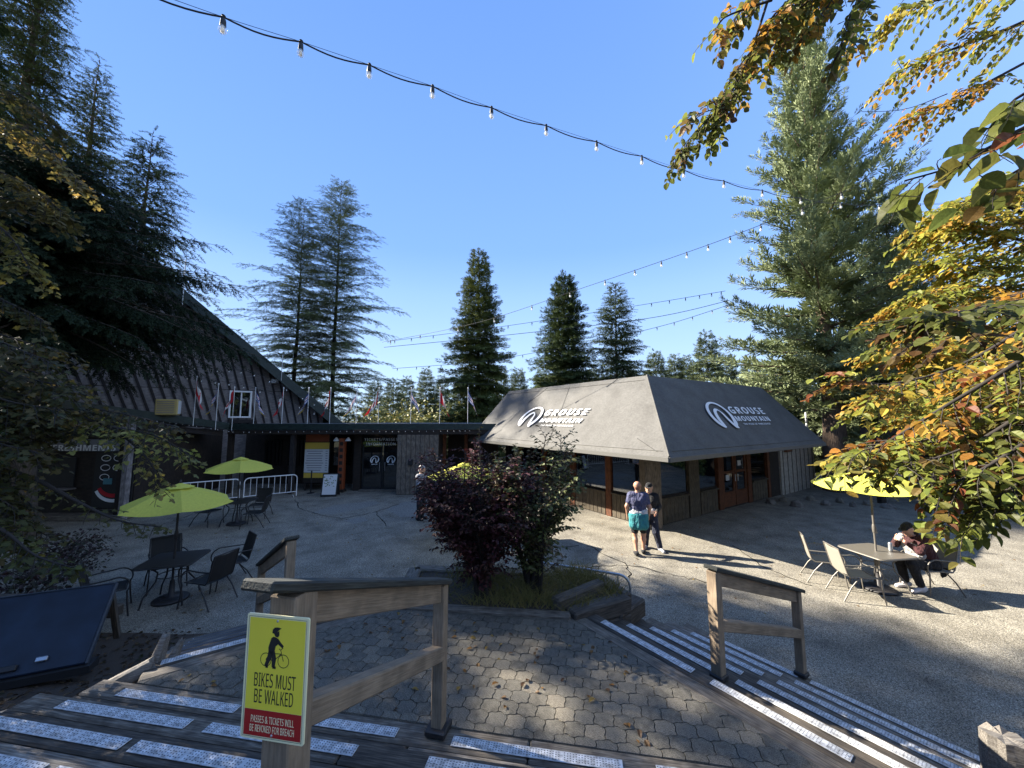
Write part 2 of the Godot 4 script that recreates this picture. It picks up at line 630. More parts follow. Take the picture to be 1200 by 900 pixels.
func make_ground() -> void:
	struct("ground", sheet([Vector2(-900, -900), Vector2(900, -900), Vector2(900, 900), Vector2(-900, 900)], -0.02), mats.far_ground)
	struct("plaza_pavement", sheet([Vector2(-26, -27), Vector2(32, -27), Vector2(32, 6), Vector2(-26, 6)], 0.0), mats.chipseal)
	# darker asphalt repairs by the ticket doors
	for q in [[[365, 601], [392, 592], [440, 587], [446, 590], [420, 597], [388, 603]], [[452, 597], [474, 588], [497, 586], [516, 594], [500, 606], [470, 606]], [[402, 610], [425, 606], [432, 610], [415, 614]]]:
		var o := []
		for p in q:
			var g := gnd(p[0], p[1])
			o.append(Vector2(g.x, g.z))
		struct("pavement_patch", sheet(o, 0.004), mats.asphalt_patch)
	# cracks in the plaza
	var crack := MB.new()
	var lines := [[[0, 660], [40, 648], [82, 640], [110, 632], [130, 628]], [[40, 700], [90, 640], [200, 612], [230, 601]], [[345, 585], [352, 596], [372, 603], [402, 608], [440, 600], [470, 590]], [[440, 600], [448, 610], [455, 618]], [[600, 660], [660, 668], [735, 662], [800, 676], [860, 690]], [[690, 640], [735, 662], [740, 680]], [[860, 640], [900, 668], [960, 690]], [[560, 625], [610, 640], [690, 640]]]
	for l in lines:
		var pts := []
		for i in l.size() - 1:
			for k in 8:
				var g := gnd(lerpf(l[i][0], l[i + 1][0], k / 8.0), lerpf(l[i][1], l[i + 1][1], k / 8.0))
				pts.append(Vector2(g.x + rng.randf_range(-0.05, 0.05), g.z + rng.randf_range(-0.05, 0.05)))
		var ws := []
		for p in pts: ws.append(rng.randf_range(0.008, 0.028))
		crack.ribbon(pts, ws, -0.006, Transform3D(Basis(Vector3.RIGHT, Vector3(0, 0, 1), Vector3.DOWN), Vector3.ZERO))
	for i in range(0, crack.n.size()):
		crack.n[i] = Vector3.UP
	struct("pavement_crack_marking", crack.mesh(), mats.crack)


# ------------------------------------------------------------------ ticket building (low flat roof, centre left)

func make_ticket_building() -> void:
	var b := thing("ticket_building", "low flat-roofed wooden ticket building with dark glass doors and flags on its roof edge", "building", Vector3(-7, 0, -17.6))
	var o := b.position
	# roof slab and green fascia
	var roof := MB.new().box(Vector3(-6.7, 2.99, -20.9) - o, Vector3(12.2, 0.22, 8.3))
	put("roof", roof.mesh(), mats.roof_dark, b)
	var f := board("fascia", Vector3(-12.8, 2.98, -16.72) - o, Vector3(-0.6, 2.98, -16.72) - o, 0.04, 0.27, mats.fascia_green, b)
	var under := board("fascia_trim", Vector3(-12.8, 2.74, -16.78) - o, Vector3(-0.6, 2.74, -16.78) - o, 0.06, 0.2, mats.dark_brown, b)
	# recessed dark wall at the left and its openings
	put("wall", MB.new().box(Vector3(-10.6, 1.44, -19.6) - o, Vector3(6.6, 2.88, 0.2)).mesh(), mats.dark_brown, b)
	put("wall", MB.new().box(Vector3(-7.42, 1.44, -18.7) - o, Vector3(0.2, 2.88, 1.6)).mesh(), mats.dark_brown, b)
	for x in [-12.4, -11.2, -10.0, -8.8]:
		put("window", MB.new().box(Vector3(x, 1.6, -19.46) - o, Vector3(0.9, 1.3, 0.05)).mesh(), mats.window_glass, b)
	# posts of the covered walk
	for x in [-12.75, -9.92]:
		board("post", Vector3(x, 0, -16.95) - o, Vector3(x, 2.64, -16.95) - o, 0.19, 0.19, mats.dark_brown if x < -12 else mats.batten, b)
	# door bay
	put("wall", MB.new().box(Vector3(-7.27, 1.44, -17.7) - o, Vector3(0.34, 2.88, 0.2)).mesh(), mats.dark_brown, b)
	put("wall", MB.new().box(Vector3(-6.1, 2.74, -17.7) - o, Vector3(2.0, 0.2, 0.2)).mesh(), mats.dark_brown, b)
	put("threshold", MB.new().bevel_box(Vector3(-6.1, 0.03, -17.55) - o, Vector3(2.0, 0.06, 0.3), 0.01).mesh(), mats.board_taupe, b)
	var tr := put("transom", MB.new().box(Vector3(-6.1, 2.38, -17.72) - o, Vector3(1.96, 0.5, 0.04)).mesh(), mats.window_glass, b)
	letter_gap = 7
	put("lettering", letters("TICKETS/PASSES", 0.13, Transform3D(Basis(), Vector3(-6.2, 2.36, -17.66) - o), false, 1.0), mats.white_paint, b)
	put("lettering", letters("INFORMATION", 0.13, Transform3D(Basis(), Vector3(-6.2, 2.15, -17.66) - o), false, 1.0), mats.white_paint, b)
	letter_gap = 0
	for k in 2:
		var x := -6.58 + k * 0.97
		var d := put("door", MB.new().box(Vector3(x, 1.06, -17.73) - o, Vector3(0.93, 2.08, 0.05)).mesh(), mats.window_glass, b)
		for s in [-1, 1]:
			put("frame", MB.new().bevel_box(Vector3(x + s * 0.445, 1.06, -17.7) - o, Vector3(0.05, 2.1, 0.07), 0.008).mesh(), mats.black, d)
		put("frame", MB.new().bevel_box(Vector3(x, 0.09, -17.7) - o, Vector3(0.84, 0.12, 0.07), 0.008).mesh(), mats.black, d)
		put("handle", MB.new().tube([Vector3(x + 0.36 - k * 0.72, 0.9, -17.64) - o, Vector3(x + 0.36 - k * 0.72, 1.3, -17.64) - o], 0.015, 6).mesh(), mats.galvanised, d)
		put("emblem", emblem(0.42, Transform3D(Basis(), Vector3(x + 0.1 - k * 0.2, 1.42, -17.695) - o)), mats.white_paint, d)
		put("emblem_lettering", letters("GROUSE", 0.045, Transform3D(Basis(), Vector3(x + 0.1 - k * 0.2, 1.2, -17.695) - o), true, 1.2), mats.white_paint, d)
	# grey board wall right of the doors, board by board
	put("wall", MB.new().box(Vector3(-4.2, 1.44, -17.2) - o, Vector3(1.86, 2.88, 1.0)).mesh(), mats.dark_brown, b)
	for k in 9:
		var x := -5.02 + k * 0.205
		board("board", Vector3(x, 0.02, -16.68) - o, Vector3(x, 2.62, -16.68) - o, 0.188, 0.03, mats.board_taupe, b, 0.006, Vector3(0, 0, 1))
	put("meter_box", MB.new().bevel_box(Vector3(-4.5, 1.42, -16.62) - o, Vector3(0.2, 0.26, 0.09), 0.01).mesh(), mats.black, b)
	# open bay at the right, beside the pavilion
	put("wall", MB.new().box(Vector3(-2.0, 1.44, -19.4) - o, Vector3(2.6, 2.88, 0.2)).mesh(), mats.dark_brown, b)
	board("post", Vector3(-3.2, 0, -17.7) - o, Vector3(-3.2, 2.88, -17.7) - o, 0.16, 0.16, mats.cedar, b)
	board("post", Vector3(-2.2, 0, -17.9) - o, Vector3(-2.2, 2.88, -17.9) - o, 0.14, 0.14, mats.cedar, b)
	# price board on the recessed wall: header, yellow bands, white table with rows of print
	var pb := thing("price_board", "tall price board with yellow bands and white table of rows by the ticket doors", "sign", Vector3(-9.18, 1.5, -17.62))
	put("panel", MB.new().bevel_box(Vector3(0, 0, -0.03), Vector3(1.2, 2.3, 0.05), 0.01).mesh(), mats.dark_brown, pb)
	put("header", MB.new().box(Vector3(0, 0.93, 0.0), Vector3(1.1, 0.34, 0.012)).mesh(), mats.orange_paint, pb)
	put("yellow_band", MB.new().box(Vector3(0, 0.57, 0.0), Vector3(1.14, 0.3, 0.012)).mesh(), mats.poster_yellow, pb)
	var white := put("white_table", MB.new().box(Vector3(0, -0.13, 0.0), Vector3(1.14, 1.08, 0.012)).mesh(), mats.poster_white, pb)
	var rows := MB.new()
	for k in 9:
		rows.box(Vector3(-0.1, 0.32 - k * 0.11, 0.008), Vector3(rng.randf_range(0.6, 0.85), 0.035, 0.004))
		rows.box(Vector3(0.46, 0.32 - k * 0.11, 0.008), Vector3(0.1, 0.035, 0.004))
	put("printed_row", rows.mesh(), mats.ink_grey, white)
	put("yellow_band", MB.new().box(Vector3(0, -0.8, 0.0), Vector3(1.14, 0.22, 0.012)).mesh(), mats.poster_yellow, pb)
	for s in [-1, 1]:
		put("leg", MB.new().box(Vector3(s * 0.5, -1.3, -0.05), Vector3(0.06, 0.4, 0.05)).mesh(), mats.dark_brown, pb)
	# orange carved column between price board and doors
	var oc := thing("orange_column", "tall narrow orange carved wooden column left of the ticket doors", "column", Vector3(-7.86, 0, -17.35))
	board("shaft", Vector3(0, 0.12, 0), Vector3(0, 2.45, 0), 0.26, 0.26, mats.orange_paint, oc, 0.02)
	put("base", MB.new().bevel_box(Vector3(0, 0.06, 0), Vector3(0.36, 0.12, 0.36), 0.02).mesh(), mats.dark_brown, oc)
	for k in 7:
		put("carving", MB.new().bevel_box(Vector3(0, 0.45 + k * 0.29, 0.132), Vector3(0.15, 0.17, 0.02), 0.008).mesh(), mats.dark_brown, oc)
	# two small bell lamps under the roof edge
	for k in 2:
		var l := thing("bell_lamp", ["white bell lamp under the roof edge, left of the orange column", "white bell lamp under the roof edge, right of the orange column"][k], "lamp", Vector3(-8.1 + k * 0.55, 2.32, -17.2))
		put("shade", MB.new().lathe([Vector2(0.13, 0.0), Vector2(0.12, 0.03), Vector2(0.06, 0.12), Vector2(0.025, 0.17)], 12).mesh(), mats.white_paint, l)
		put("stem", MB.new().tube([Vector3(0, 0.16, 0), Vector3(0, 0.34, 0), Vector3(0, 0.4, -0.12)], 0.012, 6).mesh(), mats.black, l)


func emblem(w: float, x: Transform3D) -> ArrayMesh:
	# the sweeping round mark: a tapering outer loop and an inner hook; w is its width
	var mb := MB.new()
	var outer := []
	var ow := []
	for i in 33:
		var k := i / 32.0
		var a := deg_to_rad(lerpf(242.0, -62.0, k))
		outer.append(Vector2(cos(a) * 0.44 + sin(a) * 0.08, sin(a) * 0.40) * w)
		ow.append(w * (0.055 + 0.085 * pow(absf(cos(PI * (k * 1.05 - 0.02))), 1.6) * minf(1.0, minf(k, 1.0 - k) * 9.0 + 0.1)))
	mb.ribbon(outer, ow, 0.004, x)
	var key := [Vector2(-0.27, -0.36), Vector2(-0.26, -0.12), Vector2(-0.14, 0.10), Vector2(0.02, 0.18), Vector2(0.13, 0.08), Vector2(0.14, -0.12), Vector2(0.18, -0.30), Vector2(0.30, -0.36)]
	var inner := []
	var iw := []
	for i in 7:
		for q in 5:
			var f := i + q / 5.0
			inner.append(key[i].cubic_interpolate(key[i + 1], key[maxi(i - 1, 0)], key[mini(i + 2, 7)], q / 5.0) * w)
			iw.append(w * (0.03 + 0.10 * pow(absf(cos(PI * f / 7.0)), 0.8) * minf(1.0, minf(f, 7.0 - f) * 1.2 + 0.15)))
	mb.ribbon(inner, iw, 0.0045, x)
	return mb.mesh()


# ------------------------------------------------------------------ gable building, left

const GW := Vector3(-11.12, 0, -21.87)               # right foot of the gable wall
const GU := Vector3(-0.855, 0, 0.518)             # along the wall to the left
const GN := Vector3(0.518, 0, 0.855)              # out of the wall


func gwall(s: float, y: float, out := 0.0) -> Vector3:
	return GW + GU * s + GN * out + Vector3(0, y, 0)


func make_gable_building() -> void:
	var b := thing("gable_building", "tall grey board-and-batten gable building with dark green roof edge behind the flags", "building", gwall(7, 0))
	var o := b.position
	var apex := Vector2(11.62, 13.8)
	var slope := (13.8 - 3.55) / 11.62
	var rake := func(s: float) -> float: return 3.55 + slope * s if s < apex.x else 3.55 + slope * (2 * apex.x - s)
	var wall := MB.new()
	var q := []
	for p in [Vector2(0, 0), Vector2(0, 3.55), Vector2(apex.x, apex.y), Vector2(2 * apex.x, 3.55), Vector2(2 * apex.x, 0)]:
		q.append(p)
	for side in [0.0, -0.25]:
		var a := []
		for p in q: a.append(gwall(p.x, p.y, side) - o)
		wall.poly(a, GN if side == 0.0 else -GN)
	wall.quad(gwall(0, 0, 0) - o, gwall(0, 0, -12) - o, gwall(0, 3.55, -12) - o, gwall(0, 3.55, 0) - o)
	put("wall", wall.mesh(), mats.board_grey, b)
	# battens, which lean to the left as they rise
	var s0 := -0.9
	while s0 < 14.4:
		var k := 0.19 + 0.026 * clampf(s0 * 0.8, 0, 7)
		var top := s0
		var y := 3.0
		while y < 13.4 and y < rake.call(s0 + k * (y - 3.0)) - 0.12 and s0 + k * (y - 3.0) < 15.5:
			y += 0.1
		var low := 3.0
		if s0 < 0.0:
			low = 3.0 - s0 / k
		if y > low + 0.25 and s0 + k * (y - 3.0) > 0.05:
			board("batten", gwall(s0 + k * (low - 3.0), low, 0.02) - o, gwall(s0 + k * (y - 3.0), y, 0.02) - o, 0.10, 0.04, mats.batten, b, 0.0, GN)
		s0 += 0.375
	# one horizontal joint across the boards
	for h in [4.87, 8.2]:
		var s1 := maxf((h - 3.55) / slope + 0.15, 0.1)
		board("cross_joint", gwall(s1, h, 0.004) - o, gwall(14.4, h, 0.004) - o, 0.012, 0.03, mats.batten, b, 0.0)
	# roof: two slopes with thickness, green rake boards, gutter line
	for side in 2:
		var e := -1.0 if side == 0 else 2 * apex.x + 1.0
		var ye := 3.55 - slope
		var rf := MB.new()
		var A := gwall(e, ye, 0.9) - o
		var B := gwall(apex.x, apex.y, 0.9) - o
		var C := gwall(apex.x, apex.y, -13.0) - o
		var D := gwall(e, ye, -13.0) - o
		var up := Vector3(0, 0.26, 0)
		rf.poly([A + up, B + up, C + up, D + up], Vector3.UP)
		rf.poly([A, B, C, D], Vector3.DOWN)
		rf.poly([A, D, D + up, A + up], Vector3(1 if side == 0 else -1, 0, 0))
		rf.poly([D, C, C + up, D + up], -GN)
		put("roof", rf.mesh(), mats.dark_brown, b)
		board("rake_board", gwall(e, ye + 0.12, 0.92) - o, gwall(apex.x, apex.y + 0.12, 0.92) - o, 0.05, 0.45, mats.fascia_green, b)
		for k in 3:
			var s := 1.2 + k * 2.6
			var ss := s if side == 0 else 2 * apex.x - s
			board("outrigger", gwall(ss, rake.call(ss) - 0.2, 0.0) - o, gwall(ss, rake.call(ss) - 0.2, 0.86) - o, 0.12, 0.2, mats.batten, b)
	# the small white-framed window
	var w := put("window", MB.new().box(Vector3.ZERO, Vector3(0.72, 1.06, 0.05)).mesh(), mats.window_glass, b, Transform3D(Basis(-GU, Vector3.UP, GN), gwall(4.0, 4.11, 0.02) - o).scaled_local(Vector3(1.25, 1.25, 1.0)))
	for s in [-1, 1]:
		put("frame", MB.new().bevel_box(Vector3(s * 0.36, 0, 0.03), Vector3(0.07, 1.16, 0.07), 0.01).mesh(), mats.white_paint, w)
		put("frame", MB.new().bevel_box(Vector3(0, s * 0.545, 0.03), Vector3(0.65, 0.07, 0.07), 0.01).mesh(), mats.white_paint, w)
	put("frame", MB.new().bevel_box(Vector3(0.02, 0, 0.03), Vector3(0.05, 1.02, 0.05), 0.01).mesh(), mats.white_paint, w)
	put("sill_box", MB.new().bevel_box(Vector3(0.1, -0.72, 0.15), Vector3(0.95, 0.18, 0.26), 0.02).mesh(), mats.batten, w)
	put("floodlight", MB.new().bevel_box(gwall(2.5, 5.42, 0.18) - o, Vector3(0.34, 0.22, 0.2), 0.03).mesh(), mats.white_paint, b)
	put("mast", MB.new().tube([gwall(6.5, 8.9, 1.0) - o, gwall(6.5, 11.2, 1.0) - o], 0.03, 6).mesh(), mats.galvanised, b)
	put("mast", MB.new().tube([gwall(2.2, 5.4, 1.0) - o, gwall(2.2, 6.8, 1.0) - o], 0.02, 6).mesh(), mats.galvanised, b)
	# canopy of the wing in front: sloping green edge, dark boards behind
	var cb := thing("wing_canopy", "dark covered walkway with sloping green roof edge below the grey gable", "canopy", Vector3(-13.3, 0, -14.5))
	var c := cb.position
	var p0 := Vector3(-12.72, 3.0, -16.7)
	var p1 := Vector3(-13.65, 3.62, -12.5)
	var p2 := Vector3(-15.2, 4.1, -9.2)
	board("fascia", p0 - c, p1 - c, 0.05, 0.3, mats.fascia_green, cb)
	board("fascia", p1 - c, p2 - c, 0.05, 0.3, mats.fascia_green, cb)
	var rf := MB.new()
	var back := Vector3(-3.4, 0.12, -0.9)
	for pr in [[p0, p1], [p1, p2]]:
		rf.poly([pr[0] - c, pr[1] - c, pr[1] + back - c, pr[0] + back - c], Vector3.UP)
		rf.poly([pr[0] - c - Vector3(0, 0.12, 0), pr[1] - c - Vector3(0, 0.12, 0), pr[1] + back - c - Vector3(0, 0.12, 0), pr[0] + back - c - Vector3(0, 0.12, 0)], Vector3.DOWN)
	put("roof", rf.mesh(), mats.roof_dark, cb)
	board("beam", p0 + Vector3(-0.3, -0.34, 0) - c, p1 + Vector3(-0.3, -0.34, 0) - c, 0.14, 0.22, mats.batten, cb)
	# board wall under it
	var a0 := Vector3(-13.05, 0, -12.6)
	var a1 := Vector3(-14.3, 0, -18.4)
	put("wall", MB.new().bar(a0 + Vector3(-0.1, 1.45, 0) - c, a1 + Vector3(-0.1, 1.45, 0) - c, 0.12, 2.9).mesh(), mats.dark_brown, cb)
	for k in 22:
		var p := a0.lerp(a1, (k + 0.5) / 22.0)
		board("board", p - c + Vector3(0, 0.02, 0), p - c + Vector3(0, 2.9, 0), 0.24, 0.03, mats.dark_brown, cb, 0.006, Vector3(1, 0, 0))
	board("post", Vector3(-12.75, 0, -12.45) - c, Vector3(-12.75, 3.3, -12.45) - c, 0.17, 0.17, mats.board_grey, cb)
	# boxed cooling unit on the canopy
	var u := thing("cooling_unit", "pale boxy cooling unit on the green roof edge before the gable", "machine", Vector3(-13.2, 3.44, -14.2), 0.55)
	put("case", MB.new().bevel_box(Vector3(0, 0.33, 0), Vector3(0.66, 0.6, 0.5), 0.03).mesh(), plain("cooler_case", lin(0.46, 0.36, 0.14), 0.6), u)
	var gr := MB.new()
	for k in 7:
		gr.box(Vector3(-0.02, 0.12 + k * 0.07, 0.255), Vector3(0.5, 0.025, 0.02))
	put("grille", gr.mesh(), mats.ink_grey, u)
	put("side_panel", MB.new().bevel_box(Vector3(0.335, 0.33, 0), Vector3(0.02, 0.5, 0.42), 0.005).mesh(), mats.poster_white, u)


# ------------------------------------------------------------------ refreshment kiosk, far left

func make_kiosk() -> void:
	var b := thing("refreshment_kiosk", "dark refreshment kiosk with white lettering and painted menu boards behind the left branches", "kiosk", Vector3(-14.8, 0, -12.9))
	put("wall", MB.new().box(Vector3(0, 1.5, -0.2), Vector3(3.7, 3.0, 0.3)).mesh(), mats.dark_brown, b)
	put("sign_band", MB.new().bevel_box(Vector3(-0.3, 2.42, 0.03), Vector3(3.2, 0.4, 0.06), 0.01).mesh(), mats.ink_grey, b)
	put("lettering", letters("REFRESHMENTS", 0.2, Transform3D(Basis(), Vector3(-0.1, 2.33, 0.062)), true, 1.25), mats.white_paint, b)
	put("menu_board", MB.new().bevel_box(Vector3(-0.9, 1.5, -0.02), Vector3(1.4, 1.0, 0.05), 0.01).mesh(), mats.black, b)
	put("shelf", MB.new().bevel_box(Vector3(-0.9, 0.96, 0.12), Vector3(1.6, 0.05, 0.3), 0.01).mesh(), mats.board_grey, b)
	put("step", MB.new().bevel_box(Vector3(0, 0.08, 0.25), Vector3(4.0, 0.16, 0.5), 0.02).mesh(), mats.board_taupe, b)
	# menu board: chalk loops, white words, red and white sweep
	var m := put("menu_board", MB.new().bevel_box(Vector3(1.15, 1.25, -0.02), Vector3(1.35, 1.9, 0.05), 0.01).mesh(), mats.black, b)
	var loops := MB.new()
	for k in 5:
		var pts := []
		for i in 14:
			var a := TAU * i / 12.0
			pts.append(Vector2(0.85 + (k % 2) * 0.42 + cos(a) * 0.16, 1.98 - (k / 2) * 0.32 + sin(a) * 0.1))
		loops.ribbon(pts, 0.022, 0.008, Transform3D(Basis(), Vector3(0, 0, 0)))
	put("chalk_drawing", loops.mesh(), mats.white_paint, m)
	var sw := MB.new()
	var p1 := []
	var p2 := []
	for i in 14:
		var a := deg_to_rad(200 + i * 10)
		p1.append(Vector2(1.2 + cos(a) * 0.62, 1.05 + sin(a) * 0.5))
		p2.append(Vector2(1.2 + cos(a) * 0.52, 1.1 + sin(a) * 0.38))
	put("white_sweep", MB.new().ribbon(p1, 0.11, 0.008, Transform3D()).mesh(), mats.white_paint, m)
	put("red_sweep", MB.new().ribbon(p2, 0.13, 0.01, Transform3D()).mesh(), mats.flag_red, m)
	put("teal_panel", MB.new().box(Vector3(0.98, 1.2, 0.012), Vector3(0.3, 0.2, 0.008)).mesh(), plain("teal", lin(0.05, 0.2, 0.24), 0.6), m)


# ------------------------------------------------------------------ pavilion with the tent-shaped roof

const PE := Vector3(3.73, 2.41, -8.9)                 # near corner of the eaves
const PR := Vector3(0.833, 0, -0.554)                 # along the shaded side
const PL := Vector3(-0.554, 0, -0.833)                # along the sunlit side


func pav(r: float, l: float, y: float) -> Vector3:
	return Vector3(PE.x, 0, PE.z) + PR * r + PL * l + Vector3(0, y, 0)


func make_pavilion() -> void:
	var b := thing("pavilion", "square wooden pavilion under a big sloping grey fabric roof with white lettering", "building", pav(2, 2, 0))
	var o := b.position
	var rl := 10.15
	var ll := 10.4
	var ey := 2.41
	var ty := 4.70
	var i0 := 2.0
	var e := [pav(0, 0, ey), pav(rl, 0, ey), pav(rl, ll, ey), pav(0, ll, ey)]
	var t := [pav(i0, i0, ty), pav(rl - 0.3, i0, ty), pav(rl - 0.3, ll - 0.4, ty), pav(i0, ll - 0.4, ty)]
	for k in 4:
		var j := (k + 1) % 4
		var mb := MB.new()
		var out: Vector3 = (e[k] + e[j] - e[(k + 2) % 4] - e[(k + 3) % 4])
		# the slope, a little slack between its edges as cloth hangs
		var n := 10
		for a in n:
			for c in n:
				var P := func(u: float, v: float) -> Vector3:
					var p: Vector3 = e[k].lerp(e[j], u).lerp(t[k].lerp(t[j], u), v)
					return p - o + Vector3(0, -0.07 * sin(PI * u) * sin(PI * v), 0)
				mb.poly([P.call(a / float(n), c / float(n)), P.call((a + 1) / float(n), c / float(n)), P.call((a + 1) / float(n), (c + 1) / float(n))], out + Vector3(0, 9, 0))
				mb.poly([P.call(a / float(n), c / float(n)), P.call((a + 1) / float(n), (c + 1) / float(n)), P.call(a / float(n), (c + 1) / float(n))], out + Vector3(0, 9, 0))
		put("roof_slope", mb.mesh(), mats.roof_fabric, b)
		board("eave_band", e[k] - o + Vector3(0, -0.065, 0), e[j] - o + Vector3(0, -0.065, 0), 0.06, 0.125, mats.seam, b, 0.01)
	var tp := MB.new()
	tp.poly([t[0] - o, t[1] - o, t[2] - o, t[3] - o], Vector3.UP)
	put("roof_top", tp.mesh(), mats.roof_fabric, b)
	var sf := MB.new()
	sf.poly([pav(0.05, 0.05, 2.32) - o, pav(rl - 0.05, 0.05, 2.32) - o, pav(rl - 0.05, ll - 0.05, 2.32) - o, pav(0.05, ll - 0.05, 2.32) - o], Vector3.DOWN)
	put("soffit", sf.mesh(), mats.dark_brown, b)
	# seams of the membrane on the sunlit slope, hip bead, lacing at the corner
	var lit := func(l: float, v: float) -> Vector3:
		var a: Vector3 = e[0].lerp(e[3], l / ll)
		var c: Vector3 = t[0].lerp(t[3], l / ll)
		return a.lerp(c, v) - o + Vector3(0, 0.012 - 0.07 * sin(PI * l / ll) * sin(PI * v), 0) - PR * 0.004
	for v in [0.05, 0.93]:
		var pts := []
		for k in 15: pts.append(lit.call(0.15 + k * (ll - 0.3) / 14.0, v))
		put("roof_seam", MB.new().tube(pts, 0.008, 4).mesh(), mats.seam, b)
	for l in [[0.3, 0.04, 0.85, 0.17], [1.9, 0.92, 1.5, 1.0], [7.4, 0.72, 6.4, 0.98], [4.6, 0.0, 4.6, 0.95]]:
		put("roof_seam", MB.new().tube([lit.call(l[0], l[1]), lit.call((l[0] + l[2]) / 2, (l[1] + l[3]) / 2), lit.call(l[2], l[3])], 0.007, 4).mesh(), mats.black if l[0] != 4.6 else mats.seam, b)
	for q in [[0.05, 9.9]]:
		var pts := []
		for k in 15:
			var a: Vector3 = e[0].lerp(e[1], 0.02 + 0.96 * k / 14.0)
			var c: Vector3 = t[0].lerp(t[1], 0.02 + 0.96 * k / 14.0)
			pts.append(a.lerp(c, q[0]) - o + Vector3(0, 0.012 - 0.07 * sin(PI * (0.02 + 0.96 * k / 14.0)) * sin(PI * q[0]), 0) - PL * 0.004)
		put("roof_seam", MB.new().tube(pts, 0.007, 4).mesh(), mats.seam, b)
	put("hip_bead", MB.new().tube([e[0] - o + Vector3(0, 0.015, 0), t[0] - o + Vector3(0, 0.015, 0)], 0.022, 6).mesh(), mats.roof_fabric, b)
	# lettering and emblem on both visible slopes
	for side in 2:
		var x: Vector3 = PR if side == 0 else -PL
		var inw: Vector3 = PL if side == 0 else PR
		var y := (inw * i0 + Vector3(0, ty - ey, 0)).normalized()
		var z := x.cross(y).normalized()
		var bs := Basis(x, y, z)
		var px: Array = [[845, 487], [875, 481.5], [882, 490.5], [887, 496.5]] if side == 0 else [[622, 489], [662.5, 483.5], [656, 492.5], [652, 498.5]]
		var P := []
		for p in px:
			P.append(on_plane(p[0], p[1], PE, z) - o + z * 0.012)
		letter_gap = 6
		var k := 1.22 if side == 0 else 1.1
		put("emblem", emblem(1.15 * k, Transform3D(bs, P[0])), mats.white_paint, b)
		put("lettering", letters("GROUSE", 0.255 * k, Transform3D(bs, P[1]), true, 1.35, 0.2), mats.white_paint, b)
		put("lettering", letters("MOUNTAIN", 0.17 * k, Transform3D(bs, P[2] - y * 0.02), true, 1.4, 0.2), mats.white_paint, b)
		put("lettering", letters("THE PEAK OF VANCOUVER", 0.06 * k, Transform3D(bs, P[3] - y * 0.02), false, 1.4, 0.2), mats.white_paint, b)
	letter_gap = 0
	# dark floor and core inside
	put("floor_slab", MB.new().box(pav(5.9, 5.9, 0.02) - o, Vector3(7.8, 0.04, 7.8), Basis(PR, Vector3.UP, -PL)).mesh(), mats.dark_brown, b)
	# walls on the two visible sides: low board parapet, glass above, posts between
	for side in 2:
		var d: Vector3 = PR if side == 0 else PL
		var nrm: Vector3 = -PL if side == 0 else -PR
		var w := pav(i0, i0, 0)
		var spans: Array = [[0.35, 2.0], [2.75, 3.85], [6.55, 7.85]] if side == 0 else [[0.45, 1.55], [1.85, 3.35], [3.65, 5.15], [5.45, 6.95], [7.2, 8.2]]
		var posts: Array = [[2.37, 0.62, 0], [4.1, 0.3, 1], [6.32, 0.3, 1], [8.05, 0.2, 1], [8.6, 0.9, 2]] if side == 0 else [[1.7, 0.24, 1], [3.5, 0.24, 1], [5.3, 0.24, 1], [7.08, 0.2, 1]]
		for sp in spans:
			var a: float = sp[0]
			var c: float = sp[1]
			put("parapet_core", MB.new().bar(w + d * a + Vector3(0, 0.4, 0) - nrm * 0.08 - o, w + d * c + Vector3(0, 0.4, 0) - nrm * 0.08 - o, 0.1, 0.78).mesh(), mats.dark_brown, b)
			var n := int(round((c - a) / 0.2))
			for q in n:
				var p: Vector3 = w + d * (a + (q + 0.5) * (c - a) / n) - o
				board("parapet_board", p + Vector3(0, 0.02, 0), p + Vector3(0, 0.78, 0), (c - a) / n - 0.012, 0.03, mats.board_olive, b, 0.006, nrm)
			board("parapet_cap", w + d * a + Vector3(0, 0.8, 0) - o, w + d * c + Vector3(0, 0.8, 0) - o, 0.16, 0.04, mats.board_olive, b)
			var pane := put("window_pane", MB.new().bar(w + d * a + Vector3(0, 1.54, 0) - nrm * 0.06 - o, w + d * c + Vector3(0, 1.54, 0) - nrm * 0.06 - o, 0.03, 1.44).mesh(), mats.pavilion_glass, b)
			for yy in [0.85, 2.27]:
				board("frame", w + d * a + Vector3(0, yy, 0) - nrm * 0.03 - o, w + d * c + Vector3(0, yy, 0) - nrm * 0.03 - o, 0.05, 0.06, mats.dark_brown, pane)
		for ps in posts:
			var p: Vector3 = w + d * ps[0] - nrm * 0.06 - o
			var m: Material = mats.board_olive if ps[2] == 0 else (mats.cedar if ps[2] == 1 else mats.dark_brown)
			board("post", p, p + Vector3(0, 2.32, 0), ps[1], 0.18, m, b, 0.01, nrm)
	board("post", pav(i0 + 0.05, i0 + 0.05, 0) - o, pav(i0 + 0.05, i0 + 0.05, 2.32) - o, 0.5, 0.5, mats.board_taupe, b, 0.015)
	# stained double door
	var w0 := pav(i0, i0, 0) - o
